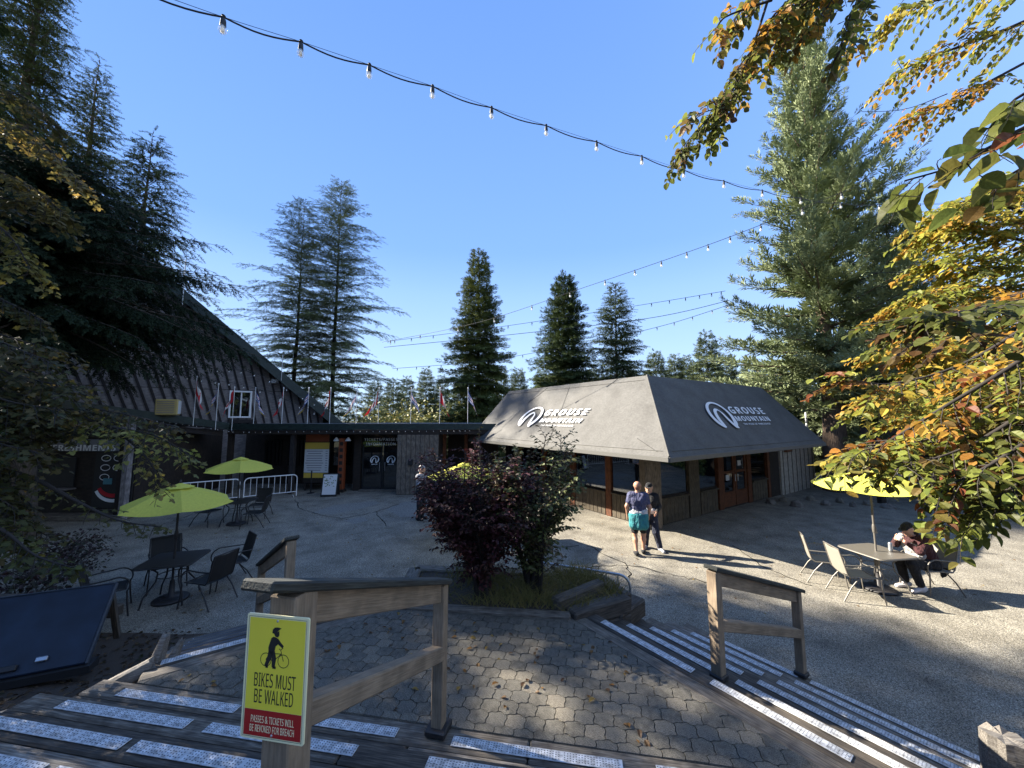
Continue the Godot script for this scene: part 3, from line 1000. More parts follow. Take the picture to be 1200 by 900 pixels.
	for k in 2:
		var a := 4.32 + k * 0.94
		var dr := put("door", MB.new().bar(w0 + PR * a + PL * 0.05 + Vector3(0, 0.3, 0), w0 + PR * (a + 0.9) + PL * 0.05 + Vector3(0, 0.3, 0), 0.06, 0.56).mesh(), mats.cedar, b)
		for q in [0.06, 0.84]:
			board("stile", w0 + PR * (a + q) + Vector3(0, 0.58, 0) + PL * 0.05, w0 + PR * (a + q) + Vector3(0, 2.1, 0) + PL * 0.05, 0.12, 0.06, mats.cedar, dr, 0.006, PL)
		for yy in [1.3, 2.06]:
			board("rail", w0 + PR * (a + 0.12) + Vector3(0, yy, 0) + PL * 0.05, w0 + PR * (a + 0.78) + Vector3(0, yy, 0) + PL * 0.05, 0.05, 0.1, mats.cedar, dr)
		put("pane", MB.new().bar(w0 + PR * (a + 0.12) + Vector3(0, 1.34, 0) + PL * 0.06, w0 + PR * (a + 0.78) + Vector3(0, 1.34, 0) + PL * 0.06, 0.02, 1.5).mesh(), mats.pavilion_glass, dr)
		put("handle", MB.new().tube([w0 + PR * (a + (0.82 if k == 0 else 0.08)) + Vector3(0, 0.95, 0) - PL * 0.04, w0 + PR * (a + (0.82 if k == 0 else 0.08)) + Vector3(0, 1.2, 0) - PL * 0.04], 0.014, 6).mesh(), mats.galvanised, dr)
		put("notice", MB.new().bar(w0 + PR * (a + 0.25) + Vector3(0, 1.1 + 0.5 * k, 0) + PL * 0.03, w0 + PR * (a + 0.5) + Vector3(0, 1.1 + 0.5 * k, 0) + PL * 0.03, 0.004, 0.2).mesh(), mats.poster_white, dr)
	put("door_head", MB.new().bar(w0 + PR * 4.25 + Vector3(0, 2.21, 0), w0 + PR * 6.25 + Vector3(0, 2.21, 0), 0.14, 0.2).mesh(), mats.cedar, b)
	# plain wall further along, past the end of the roof
	put("side_wall", MB.new().bar(w0 + PR * 9.05 + Vector3(0, 1.15, 0), w0 + PR * 12.9 + Vector3(0, 1.15, 0), 0.2, 2.3).mesh(), mats.wall_plaster, b)
	for k in 8:
		var p := w0 + PR * (9.3 + k * 0.48) - PL * 0.11
		board("wall_batten", p, p + Vector3(0, 2.28, 0), 0.02, 0.03, mats.board_olive, b, 0.004, PR)
	put("side_roof", MB.new().box(pav(12.5, 5.5, 2.4) - o, Vector3(5.6, 0.12, 8.0), Basis(PR, Vector3.UP, -PL)).mesh(), mats.roof_dark, b)
	put("side_wall", MB.new().bar(w0 + PR * 12.9 + Vector3(0, 1.15, 0), w0 + PR * 12.9 + PL * 7 + Vector3(0, 1.15, 0), 0.2, 2.3).mesh(), mats.wall_plaster, b)
	put("back_wall", MB.new().bar(w0 + PL * 8.2 + Vector3(0, 1.15, 0), w0 + PL * 8.2 + PR * 12.8 + Vector3(0, 1.15, 0), 0.2, 2.3).mesh(), mats.dark_brown, b)
	put("vent_box", MB.new().bevel_box(w0 + PR * 9.7 - PL * 0.18 + Vector3(0, 1.98, 0), Vector3(0.6, 0.26, 0.14), 0.02, Basis(PR, Vector3.UP, -PL)).mesh(), mats.cedar, b)


# ------------------------------------------------------------------ landing and steps

const LD := Vector3(0.987, 0, 0.163)                 # along the near flight
const LN := Vector3(-0.163, 0, 0.987)                # up the near flight, towards the camera
const LA := Vector3(-3.37, 0.95, -3.56)              # far left corner of the near flight
const LB := Vector3(-1.39, 0.95, -4.89)
const LC := Vector3(0.71, 0.95, -4.63)
const LE := Vector3(2.17, 0.95, -2.64)
const QD := Vector3(0.594, 0, 0.805)                 # along the right flight, towards the camera
const QN := Vector3(0.805, 0, -0.594)                # down the right flight
const WD := Vector3(0.833, 0, -0.553)                # along the left flight, away from the camera
const WN := Vector3(-0.553, 0, -0.833)               # down the left flight

var dots: ArrayMesh


func strip(parent: Node3D, a: Vector3, b: Vector3, w: float, m: Material, hole: Material) -> void:
	# a perforated anti-slip plate: thin bevelled sheet with rows of punched holes
	var x := (b - a)
	var l := x.length()
	x /= l
	var z := x.cross(Vector3.UP).normalized()
	var bs := Basis(x, z.cross(x), z)
	var o := put("anti_slip_plate", MB.new().bevel_box(Vector3.ZERO, Vector3(l, 0.006, w), 0.002).mesh(), m, parent, Transform3D(bs, (a + b) * 0.5 + Vector3(0, 0.003, 0)))
	var mb := MB.new()
	var rows := int(w / 0.018)
	var n := int(l / 0.02)
	for r in rows:
		for k in n:
			if (k % 20) == 19: continue
			var c := Vector3(-l * 0.5 + (k + 0.5) * l / n, 0.0037, (r - (rows - 1) * 0.5) * 0.018 + (0.004 if k % 2 else -0.004) * 0.5)
			var pts := []
			for s in 5:
				pts.append(c + Vector3(cos(TAU * s / 5) * 0.0048, 0, sin(TAU * s / 5) * 0.0048))
			mb.poly(pts, Vector3.UP)
	var h := put("perforation", mb.mesh(), hole, o)
	h.set_meta("kind", "stuff")
	for s in [-1, 1]:
		put("screw", MB.new().lathe([Vector2(0.007, 0.0), Vector2(0.006, 0.003), Vector2(0.001, 0.0035)], 6, Vector3(s * (l * 0.5 - 0.02), 0.003, 0)).mesh(), mats.galvanised, o)


func make_steps() -> void:
	var tm := [mats.timber, mats.timber_pale, mats.timber, mats.timber_dark]
	# --- near flight, climbing towards the camera
	var s := thing("near_steps", "wide timber steps with white perforated strips in the foreground", "steps", LA)
	for k in 8:
		var h := 0.15 * k
		var n0 := 0.0 if k == 0 else 0.03 + 0.365 * k
		var n1 := 0.03 + 0.365 * (k + 1)
		var wd := (n1 - n0) * 0.5
		var d0 := -0.35 - 0.05 * k
		var d1 := 5.75
		if k == 0: d1 = 5.65
		for q in 2:
			var c := n0 + wd * (q + 0.5)
			# each tread is two timbers deep and two lengths long
			var cut := rng.randf_range(2.2, 3.6)
			for part in [[d0, cut - 0.004], [cut + 0.004, d1]]:
				board("tread", LD * part[0] + LN * c + Vector3(0, h - 0.075 - rng.randf() * 0.004, 0), LD * part[1] + LN * c + Vector3(0, h - 0.075 - rng.randf() * 0.004, 0), wd - 0.008, 0.148, tm[rng.randi() % 4], s, 0.012)
		if k > 0:
			board("riser", LD * d0 + LN * (n0 + 0.03) + Vector3(0, h - 0.16, 0), LD * d1 + LN * (n0 + 0.03) + Vector3(0, h - 0.16, 0), 0.03, 0.16, mats.timber_dark, s, 0.0)
		var base := [[0.0, 1.17], [1.40, 2.56], [2.99, 4.2], [4.42, 5.5]]
		for pr in base:
			var sh := -0.05 * k + (-0.16 if k >= 2 and pr[0] > 1.0 else 0.0)
			if k == 1 and pr[0] > 1.3 and pr[0] < 2.0: sh = -0.12
			strip(s, LD * (pr[0] + sh) + LN * (n0 + 0.05 + (0.075 if k == 0 else 0.04)) + Vector3(0, h + 0.002, 0), LD * (pr[1] + sh) + LN * (n0 + 0.05 + (0.075 if k == 0 else 0.04)) + Vector3(0, h + 0.002, 0), 0.085, mats.strip_white, mats.hole)
		if k > 0:
			strip(s, LD * (d0 + 0.1) + LN * (n1 - 0.06) + Vector3(0, h + 0.002, 0), LD * (d1 - 0.1) + LN * (n1 - 0.06) + Vector3(0, h + 0.002, 0), 0.05, mats.strip_dark, mats.strip_white)
	board("tread", LD * -0.6 + LN * 5.0 + Vector3(0, 1.1, 0), LD * 7.0 + LN * 5.0 + Vector3(0, 1.1, 0), 4.1, 0.15, mats.timber, s, 0.01)
	# --- right flight, going down to the sunny plaza
	var r := thing("right_steps", "weathered timber steps with long white strips going down to the sunny plaza", "steps", LC)
	for k in 6:
		var h := -0.158 * k
		var n0 := 0.0 if k == 0 else 0.33 + 0.43 * (k - 1)
		var n1 := 0.33 + 0.43 * k
		var wd := (n1 - n0) * 0.5
		var d0 := -0.12 + 0.03 * k
		var d1 := 2.47 + (n1 * 0.35 if k == 0 else 0.75)
		for q in 2:
			var c := n0 + wd * (q + 0.5)
			board("tread", QD * d0 + QN * c + Vector3(0, h - 0.075 - rng.randf() * 0.004, 0), QD * d1 + QN * c + Vector3(0, h - 0.075 - rng.randf() * 0.004, 0), wd - 0.008, 0.148, tm[rng.randi() % 4], r, 0.012)
		board("riser", QD * d0 + QN * (n1 - 0.03) + Vector3(0, h - 0.11, 0), QD * d1 + QN * (n1 - 0.03) + Vector3(0, h - 0.11, 0), 0.03, 0.2, mats.timber_dark, r, 0.0)
		for pr in [[0.26 + 0.03 * k, 1.33 + 0.03 * k], [1.5 + 0.02 * k, 2.9]]:
			if k == 0 and pr[0] > 1.4: pr[1] = 2.45
			strip(r, QD * pr[0] + QN * (n1 - 0.085) + Vector3(0, h + 0.002, 0), QD * pr[1] + QN * (n1 - 0.085) + Vector3(0, h + 0.002, 0), 0.085, mats.strip_white, mats.hole)
	# --- left flight, going down to the shaded plaza
	var l := thing("left_steps", "shaded timber steps with a long white strip going down to the left", "steps", LA)
	for k in 6:
		var h := -0.158 * k
		var n0 := 0.0 if k == 0 else 0.33 + 0.43 * (k - 1)
		var n1 := 0.33 + 0.43 * k
		var wd := (n1 - n0) * 0.5
		for q in 2:
			var c := n0 + wd * (q + 0.5)
			board("tread", WD * 0.0 + WN * c + Vector3(0, h - 0.075, 0), WD * 2.36 + WN * c + Vector3(0, h - 0.075, 0), wd - 0.008, 0.148, tm[rng.randi() % 4], l, 0.012)
		board("riser", WN * (n1 - 0.03) + Vector3(0, h - 0.11, 0), WD * 2.36 + WN * (n1 - 0.03) + Vector3(0, h - 0.11, 0), 0.03, 0.2, mats.timber_dark, l, 0.0)
		for pr in [[0.12, 1.2], [1.22, 2.25]]:
			strip(l, WD * pr[0] + WN * (n1 - 0.09) + Vector3(0, h + 0.002, 0), WD * pr[1] + WN * (n1 - 0.09) + Vector3(0, h + 0.002, 0), 0.085 if k == 0 else 0.05, mats.strip_white if k == 0 else mats.strip_dark, mats.hole)
	# --- paved landing: wavy-edged stones, each one a piece
	var land := struct("landing_pavement", sheet([Vector2(LA.x, LA.z), Vector2(LB.x, LB.z), Vector2(LC.x, LC.z), Vector2(LE.x, LE.z)], 0.905), mats.joint_sand)
	var pol := PackedVector2Array()
	for p in [LA, LB, LC, LE]:
		var d: Vector3 = p - LA
		pol.append(Vector2(d.dot(LD), d.dot(LN)))
	var w := 0.152
	var hh := 0.13
	var made := []
	var stones := [mats.paver, mats.paver, mats.paver_dark, mats.paver_warm, mats.paver]
	for row in range(-2, 20):
		for cidx in range(-3, 48):
			var c := Vector2(cidx * w + (w * 0.5 if row % 2 else 0.0), -row * hh)
			var hex := PackedVector2Array()
			var corner := [Vector2(w / 2, -0.40 * hh), Vector2(w / 2, 0.40 * hh), Vector2(0, 0.60 * hh), Vector2(-w / 2, 0.40 * hh), Vector2(-w / 2, -0.40 * hh), Vector2(0, -0.60 * hh)]
			for i in 6:
				var a: Vector2 = corner[i]
				var b: Vector2 = corner[(i + 1) % 6]
				var nn := (b - a).orthogonal().normalized()
				hex.append(c + a * 0.98)
				hex.append(c + (a.lerp(b, 0.3) + nn * 0.006) * 0.98)
				hex.append(c + (a.lerp(b, 0.7) - nn * 0.006) * 0.98)
			var got := Geometry2D.intersect_polygons(hex, pol)
			if got.is_empty() or got[0].size() < 3: continue
			var g: PackedVector2Array = got[0]
			var area := 0.0
			for i in g.size():
				area += g[i].cross(g[(i + 1) % g.size()])
			if absf(area) < 0.0025: continue
			var mid := Vector2.ZERO
			for p in g: mid += p / g.size()
			var tilt := Vector2(rng.randf_range(-0.008, 0.008), rng.randf_range(-0.008, 0.008))
			var lift := rng.randf_range(-0.003, 0.003)
			var mb := MB.new()
			var P := func(p: Vector2, y: float) -> Vector3: return LD * (p.x - mid.x) + LN * (p.y - mid.y) + Vector3(0, y + lift + (p - mid).dot(tilt), 0)
			var top := []
			for p in g: top.append(P.call(mid + (p - mid) * 0.965, 0.95))
			for i in range(1, top.size() - 1):
				mb.poly([top[0], top[i], top[i + 1]], Vector3.UP)
			for i in g.size():
				var j := (i + 1) % g.size()
				var oo: Vector3 = P.call((g[i] + g[j]) * 0.5, 0.95) - P.call(mid, 0.95)
				mb.poly([top[i], top[j], P.call(g[j], 0.938), P.call(g[i], 0.938)], oo + Vector3.UP)
				mb.poly([P.call(g[i], 0.938), P.call(g[j], 0.938), P.call(g[j], 0.9), P.call(g[i], 0.9)], oo)
			made.append([LD * mid.x + LN * mid.y + Vector3(LA.x, 0, LA.z), mb])
	made.sort_custom(func(a, b): return a[0].distance_squared_to(EYE) < b[0].distance_squared_to(EYE))
	var rest := MB.new()
	for i in made.size():
		if i < 300:
			put("paving_stone", made[i][1].mesh(), stones[rng.randi() % 5], land, Transform3D(Basis(), made[i][0]))
		else:
			var k0 := rest.v.size()
			for q in made[i][1].v.size():
				rest.v.append(made[i][1].v[q] + made[i][0])
				rest.n.append(made[i][1].n[q])
				rest.c.append(Color.WHITE)
			for q in made[i][1].ix: rest.ix.append(q + k0)
	put("far_paving_stones", rest.mesh(), mats.paver, land).set_meta("kind", "stuff")
	# body of earth under the landing and the near flight
	var bank := MB.new()
	var e := [Vector3(LA.x, 0.9, LA.z), Vector3(LB.x, 0.9, LB.z), Vector3(LC.x, 0.9, LC.z), Vector3(LE.x, 0.9, LE.z)]
	for k in 4:
		var a: Vector3 = e[k]
		var b2: Vector3 = e[(k + 1) % 4]
		bank.poly([a, b2, Vector3(b2.x, 0, b2.z), Vector3(a.x, 0, a.z)], (a + b2) * 0.5 - (e[0] + e[2]) * 0.5)
	struct("earth_under_landing", bank.mesh(), mats.soil)
	# soil bank that climbs beside the steps, left
	var soil := MB.new()
	var H := func(x: float, z: float) -> float:
		var up := clampf((z + 6.4) / 4.2, 0, 1.6)
		var k := clampf((-3.5 - x) / 0.7, 0, 1)
		var v := 0.12 * sin(x * 2.1) * cos(z * 1.7) + 0.05 * sin(x * 5.3 + z * 4.1)
		return -0.06 + (up * 0.82 + v * minf(up, 1.0)) * (0.25 + 0.75 * k) * clampf((x + 12.0) / 2.0, 0, 1)
	for i in 36:
		for j in 36:
			var x0 := -12.0 + i * 0.24
			var z0 := -6.6 + j * 0.26
			var q := []
			for d in [[0, 0], [1, 0], [1, 1], [0, 1]]:
				var x: float = x0 + d[0] * 0.24
				var z: float = z0 + d[1] * 0.26
				q.append(Vector3(x, H.call(x, z), z))
			if q[1].x > -3.3 and q[0].z > -3.9: continue
			soil.poly([q[0], q[1], q[2]], Vector3.UP)
			soil.poly([q[0], q[2], q[3]], Vector3.UP)
	struct("soil_bank", soil.mesh(), mats.soil)
	# upper ground behind the camera
	var up2 := MB.new().box(Vector3(2, 0.95, 9.0), Vector3(40, 2.1, 13.0))
	struct("upper_terrace", up2.mesh(), mats.soil)
	var rb := MB.new()
	rb.poly([Vector3(3.9, 0.02, -3.2), Vector3(7.0, 0.02, -3.0), Vector3(9.0, 2.0, 2.6), Vector3(3.0, 2.0, 2.6)], Vector3.UP)
	rb.poly([Vector3(7.0, 0.02, -3.0), Vector3(20.0, 0.02, -1.0), Vector3(20.0, 2.0, 2.6), Vector3(9.0, 2.0, 2.6)], Vector3.UP)
	rb.poly([Vector3(2.6, 0.8, -2.4), Vector3(3.9, 0.02, -3.2), Vector3(3.0, 2.0, 2.6), Vector3(2.4, 1.5, 0.5)], Vector3.UP)
	struct("right_bank_ground", rb.mesh(), mats.soil)
	# weathered logs that hold the ends of the steps
	var lg := thing("split_log", "split grey driftwood log stub standing at the left end of the steps", "log", Vector3(-3.55, 0.9, -3.75))
	log_mesh(lg, Vector3(-0.22, -0.1, 0.12), Vector3(0.1, 0.06, -0.05), 0.09, 0.07)
	log_mesh(lg, Vector3(0.05, 0.0, -0.12), Vector3(0.12, 0.28, -0.14), 0.07, 0.035)
	log_mesh(lg, Vector3(0.16, 0.0, -0.18), Vector3(0.22, 0.18, -0.2), 0.05, 0.025)
	var lg2 := thing("round_log", "pale weathered log end lying beside the lowest left steps", "log", Vector3(-4.25, 0.88, -2.95))
	log_mesh(lg2, Vector3(-0.35, 0.02, 0.25), Vector3(0.3, 0.05, -0.18), 0.11, 0.10)
	var lg3 := thing("upright_log", "upright weathered timber stump at the lower end of the right steps", "log", Vector3(4.0, 0.0, -3.3))
	log_mesh(lg3, Vector3(0, 0, 0), Vector3(0.03, 0.72, 0), 0.13, 0.12)
	var lg4 := thing("upright_log", "second thick weathered stump at the frame edge beside the right steps", "log", Vector3(4.28, 0.0, -3.1))
	log_mesh(lg4, Vector3(0, 0, 0), Vector3(0.02, 0.7, 0.03), 0.15, 0.14)


func log_mesh(parent: Node3D, a: Vector3, b: Vector3, ra: float, rb: float) -> void:
	var pts := []
	var n := 12
	var mb := MB.new()
	var t := (b - a).normalized()
	var sd := t.cross(Vector3.UP if absf(t.y) < 0.9 else Vector3.RIGHT).normalized()
	var up := t.cross(sd)
	var rings := []
	var k := 16
	var ang := []
	for s in k: ang.append(1.0 + rng.randf_range(-0.16, 0.12))
	for i in n:
		var f := i / float(n - 1)
		var ring := []
		for s in k:
			var g := TAU * s / k
			var r: float = lerpf(ra, rb, f) * ang[s] * (1.0 + rng.randf_range(-0.03, 0.03))
			ring.append(a.lerp(b, f) + (sd * cos(g) + up * sin(g)) * r + t * (rng.randf_range(-0.03, 0.03) if i == 0 or i == n - 1 else 0.0))
		rings.append(ring)
	for i in n - 1:
		for s in k:
			var s2 := (s + 1) % k
			mb.poly([rings[i][s], rings[i][s2], rings[i + 1][s2], rings[i + 1][s]], rings[i][s] - a.lerp(b, i / float(n - 1)))
	for e in [0, n - 1]:
		var c: Vector3 = a if e == 0 else b
		for s in k:
			mb.poly([c, rings[e][s], rings[e][(s + 1) % k]], -t if e == 0 else t)
	put("wood", mb.mesh(), mats.log, parent)


# ------------------------------------------------------------------ planter between the flights

func make_planter() -> void:
	var p := thing("timber_planter", "timber-edged planting bed with grass under the purple bush", "planter", Vector3(0, 0, -5.4))
	var o := p.position
	var edge := [Vector3(-1.43, 0, -4.93), Vector3(0.70, 0, -4.68), Vector3(1.5, 0, -5.1), Vector3(1.25, 0, -5.75), Vector3(-1.5, 0, -6.0)]
	var sm := MB.new()
	var top := []
	for q in edge: top.append(q - o + Vector3(0, 0.97, 0))
	var mid := Vector3(0, 1.04, -5.2) - o
	for i in 5:
		sm.poly([top[i], top[(i + 1) % 5], mid], Vector3.UP)
	put("soil", sm.mesh(), mats.soil, p)
	for i in 5:
		var a: Vector3 = edge[i]
		var b: Vector3 = edge[(i + 1) % 5]
		for k in 5:
			if i == 0: continue
			board("edge_timber", a - o + Vector3(0, 0.1 + k * 0.205, 0), b - o + Vector3(0, 0.1 + k * 0.205, 0), 0.2, 0.2, [mats.timber, mats.timber_dark, mats.timber_pale][rng.randi() % 3], p, 0.02)
	board("edge_timber", edge[0] - o + Vector3(0, 0.945, 0.02), edge[1] - o + Vector3(0, 0.945, 0.02), 0.13, 0.10, mats.timber, p, 0.02)
	# two heavy squared blocks at the head of the right steps
	board("block", Vector3(0.52, 1.04, -4.76) - o, Vector3(1.22, 1.04, -5.3) - o, 0.15, 0.16, mats.timber_dark, p, 0.025)
	board("block", Vector3(1.26, 0.74, -5.02) - o, Vector3(1.72, 0.74, -5.45) - o, 0.34, 0.24, mats.timber_dark, p, 0.025)
	board("block", Vector3(1.78, 0.28, -5.35) - o, Vector3(1.45, 0.28, -5.75) - o, 0.24, 0.5, mats.timber_dark, p, 0.025)
	# grass in the bed
	var blade := MB.new()
	blade.tri(Vector3(-0.006, 0, 0), Vector3(0.006, 0, 0), Vector3(0.004, 0.6, 0.12))
	blade.tri(Vector3(-0.006, 0, 0), Vector3(0.004, 0.6, 0.12), Vector3(-0.001, 0.62, 0.12))
	blade.tri(Vector3(-0.003, 0.6, 0.12), Vector3(0.004, 0.6, 0.12), Vector3(0, 1.0, 0.42))
	var xs := []
	var cs := []
	var pol := PackedVector2Array()
	for q in edge: pol.append(Vector2(q.x, q.z))
	for k in 9000:
		var c := Vector2(rng.randf_range(-1.5, 1.7), rng.randf_range(-6.0, -4.6))
		if not Geometry2D.is_point_in_polygon(c, pol): continue
		var dens := 0.5 + 0.5 * sin(c.x * 4.0 + 1.0) * cos(c.y * 5.0)
		if rng.randf() > (0.35 + 0.6 * dens) * clampf((c.x + 1.1) / 0.9, 0.08, 1.0): continue
		var h := rng.randf_range(0.07, 0.22) * (0.6 + 0.7 * dens)
		var bs := Basis(Vector3.UP, rng.randf() * TAU).scaled(Vector3(1.0, h, h))
		xs.append(Transform3D(bs, Vector3(c.x, 1.0, c.y) - o))
		var g := rng.randf()
		cs.append(Color(0.11 + 0.11 * g, 0.115 + 0.05 * g, 0.03 + 0.02 * g))
	multi("grass", blade.mesh(), mats.grass_blade, xs, cs, p)


# ------------------------------------------------------------------ foliage pieces

var sprays := {}


func spray_mesh(kind: String, variant: int) -> ArrayMesh:
	# a flat twig of many small needle-leaves along +x, length 1; "flat" for cedar and hemlock, "tuft" for sequoia, "bottle" for spruce twigs
	var key := "%s%d" % [kind, variant]
	if sprays.has(key):
		return sprays[key]
	var r := RandomNumberGenerator.new()
	r.seed = 100 + variant * 17 + kind.hash() % 1000
	var mb := MB.new()
	var leaf := func(p: Vector3, d: Vector3, l: float, w: float) -> void:
		var sd := d.cross(Vector3(r.randf_range(-0.5, 0.5), 1, r.randf_range(-0.5, 0.5))).normalized() * w
		mb.tri(p - sd * 0.6, p + d * l * 0.55 - sd, p + d * l)
		mb.tri(p - sd * 0.6, p + d * l, p + d * l * 0.5 + sd)
	match kind:
		"flat":
			var n := 11
			for i in n:
				var f := (i + 0.6) / n
				for s in [-1, 1]:
					var ll := (0.42 * sin(PI * clampf(f * 0.85 + 0.12, 0, 1)) + 0.05) * r.randf_range(0.7, 1.15)
					var d := Vector3(0.75, r.randf_range(-0.25, 0.1), s * r.randf_range(0.6, 1.0)).normalized()
					var p := Vector3(f, -0.10 * f * f, 0)
					leaf.call(p, d, ll * 0.62, 0.035)
					leaf.call(p + d * ll * 0.45, (d + Vector3(0.5, -0.25, 0)).normalized(), ll * 0.5, 0.028)
					leaf.call(p + d * ll * 0.4, (d + Vector3(-0.25, -0.2, s * 0.5)).normalized(), ll * 0.5, 0.028)
			leaf.call(Vector3(0.9, -0.09, 0), Vector3(1, -0.25, 0).normalized(), 0.2, 0.03)
		"tuft":
			for i in 46:
				var f := pow(r.randf(), 0.8)
				var d := Vector3(r.randf_range(0.3, 1.0), r.randf_range(-0.55, 0.9), r.randf_range(-0.9, 0.9)).normalized()
				leaf.call(Vector3(f * 0.75, 0.12 * f, 0) + d * 0.08, d, r.randf_range(0.22, 0.42), 0.035)
		"bottle":
			for i in 40:
				var f := (i + r.randf()) / 40.0
				var a := r.randf() * TAU
				var d := Vector3(0.8, sin(a) * 0.75, cos(a) * 0.9).normalized()
				leaf.call(Vector3(f * 0.9, -0.12 * f, 0), d, r.randf_range(0.13, 0.25) * (1.15 - 0.5 * f), 0.022)
		"sparse":
			for i in 9:
				var f := (i + 0.5) / 9.0
				for s in [-1, 1]:
					var d := Vector3(0.7, r.randf_range(0.0, 0.35), s * r.randf_range(0.5, 1.0)).normalized()
					var p := Vector3(f, -0.08 * f, 0)
					var l := r.randf_range(0.16, 0.3) * (1.2 - 0.6 * f)
					leaf.call(p, d, l, 0.02)
					leaf.call(p + d * l * 0.6, (d + Vector3(0, 0.5, 0)).normalized(), l * 0.7, 0.02)
					leaf.call(p + d * l * 0.5, (d + Vector3(0.6, -0.1, 0)).normalized(), l * 0.7, 0.02)
	mb.tube([Vector3(0, 0, 0), Vector3(0.5, -0.03, 0), Vector3(1, -0.1, 0)], [0.012, 0.008, 0.003], 3, false)
	sprays[key] = mb.mesh()
	return sprays[key]


func conifer(called: String, label: String, group: String, p: Vector3, H: float, R: float, o := {}) -> Node3D:
	# tapered trunk, whorls of limbs that droop or rise, sprays of needles along each limb
	var t := thing(called, label, "tree", p, 0.0, group)
	var kind: String = o.get("kind", "flat")
	var clear: float = o.get("clear", 0.08)
	var gap: float = o.get("gap", 0.5)
	var per: int = o.get("per", 5)
	var size: float = o.get("size", 0.8)
	var droop: float = o.get("droop", 0.25)
	var rise: float = o.get("rise", 0.5)
	var step: float = o.get("step", 0.42)
	var dens: float = o.get("dens", 1.0)
	var c0: Color = o.get("c0", Color(0.02, 0.035, 0.018))
	var c1: Color = o.get("c1", Color(0.055, 0.085, 0.035))
	var tr: float = o.get("trunk", H * 0.016)
	var fat: float = o.get("fat", 0.75)
	var rough: float = o.get("rough", 0.25)
	var bark: Material = o.get("bark", mats.bark)
	var side: float = o.get("bias", 0.0)
	var r := RandomNumberGenerator.new()
	r.seed = hash(p) + 5
	var lean := Vector3(r.randf_range(-0.012, 0.012), 0, r.randf_range(-0.012, 0.012)) * H
	var pts := []
	var rad := []
	for i in 14:
		var f := i / 13.0
		pts.append(Vector3(lean.x * f * f, H * f, lean.z * f * f) + Vector3(r.randf_range(-1, 1), 0, r.randf_range(-1, 1)) * tr * 0.15)
		rad.append(maxf(tr * (1.0 - f) * (1.0 + 0.5 * pow(1.0 - f, 8.0)), 0.012))
	put("trunk", MB.new().tube(pts, rad, 10).mesh(), bark, t)
	var limbs := MB.new()
	var xs := [[], []]
	var cs := [[], []]
	var y := H * clear
	while y < H - 0.15:
		var f := (y - H * clear) / (H * (1.0 - clear))
		var prof := pow(1.0 - f, fat) * (0.55 + 0.45 * minf(1.0, f * 5.0 + 0.3))
		var turn := r.randf() * TAU
		for k in per:
			if r.randf() > dens: continue
			var a := turn + TAU * k / per + r.randf_range(-0.4, 0.4)
			var L := R * prof * (1.0 + r.randf_range(-rough, rough)) * (1.0 + side * cos(a)) + 0.12
			var el := lerpf(-droop, rise, f) + r.randf_range(-0.2, 0.2)
			var out := Vector3(cos(a), 0, sin(a))
			var base := Vector3(lean.x * pow(y / H, 2), y + r.randf_range(-0.2, 0.2) * gap, lean.z * pow(y / H, 2))
			var limb := []
			var lr := []
			var m := 5
			for i in m:
				var g := i / float(m - 1)
				limb.append(base + out * L * g * cos(el) + Vector3(0, L * (g * sin(el) - o.get("sag", 0.10) * g * g + o.get("tip", 0.0) * g * g * g), 0))
				lr.append(maxf(0.006, tr * 0.16 * (1.0 - f * 0.6) * (1.0 - g)))
			limbs.tube(limb, lr, 4, false)
			var s := step * 0.6 + r.randf() * step * 0.4
			var alt := 1.0
			while s < L + step * 0.4:
				var g := clampf(s / L, 0, 1)
				var q := g * (m - 1)
				var i0 := mini(int(q), m - 2)
				var pos: Vector3 = limb[i0].lerp(limb[i0 + 1], q - i0)
				var dir: Vector3 = (limb[i0 + 1] - limb[i0]).normalized()
				var turns: Array = [alt * r.randf_range(0.5, 1.0), -alt * r.randf_range(0.5, 1.0)] if g < 0.95 else [0.0]
				for tw in turns:
					var d := dir.rotated(Vector3.UP, tw)
					d.y += r.randf_range(-0.25, 0.12) - o.get("hang", 0.1)
					d = d.normalized()
					var sd := d.cross(Vector3.UP).normalized().rotated(d, r.randf_range(-0.5, 0.5))
					var sc := size * (1.15 - 0.55 * g) * r.randf_range(0.75, 1.25) * (0.55 + 0.45 * (1.0 - f))
					var bs := Basis(d, sd.cross(d), sd).scaled_local(Vector3(sc, sc, sc))
					var v := r.randi() % 2
					xs[v].append(Transform3D(bs, pos))
					var w := clampf(r.randf() * 0.7 + 0.3 * g, 0, 1)
					cs[v].append(c0.lerp(c1, w))
				alt = -alt
				s += step * r.randf_range(0.8, 1.2)
		y += gap * (1.0 - 0.45 * f) * r.randf_range(0.8, 1.2)
	put("limb", limbs.mesh(), bark, t).set_meta("kind", "stuff")
	for v in 2:
		if xs[v].size():
			multi("crown", spray_mesh(kind, v), mats.needles, xs[v], cs[v], t)
	return t


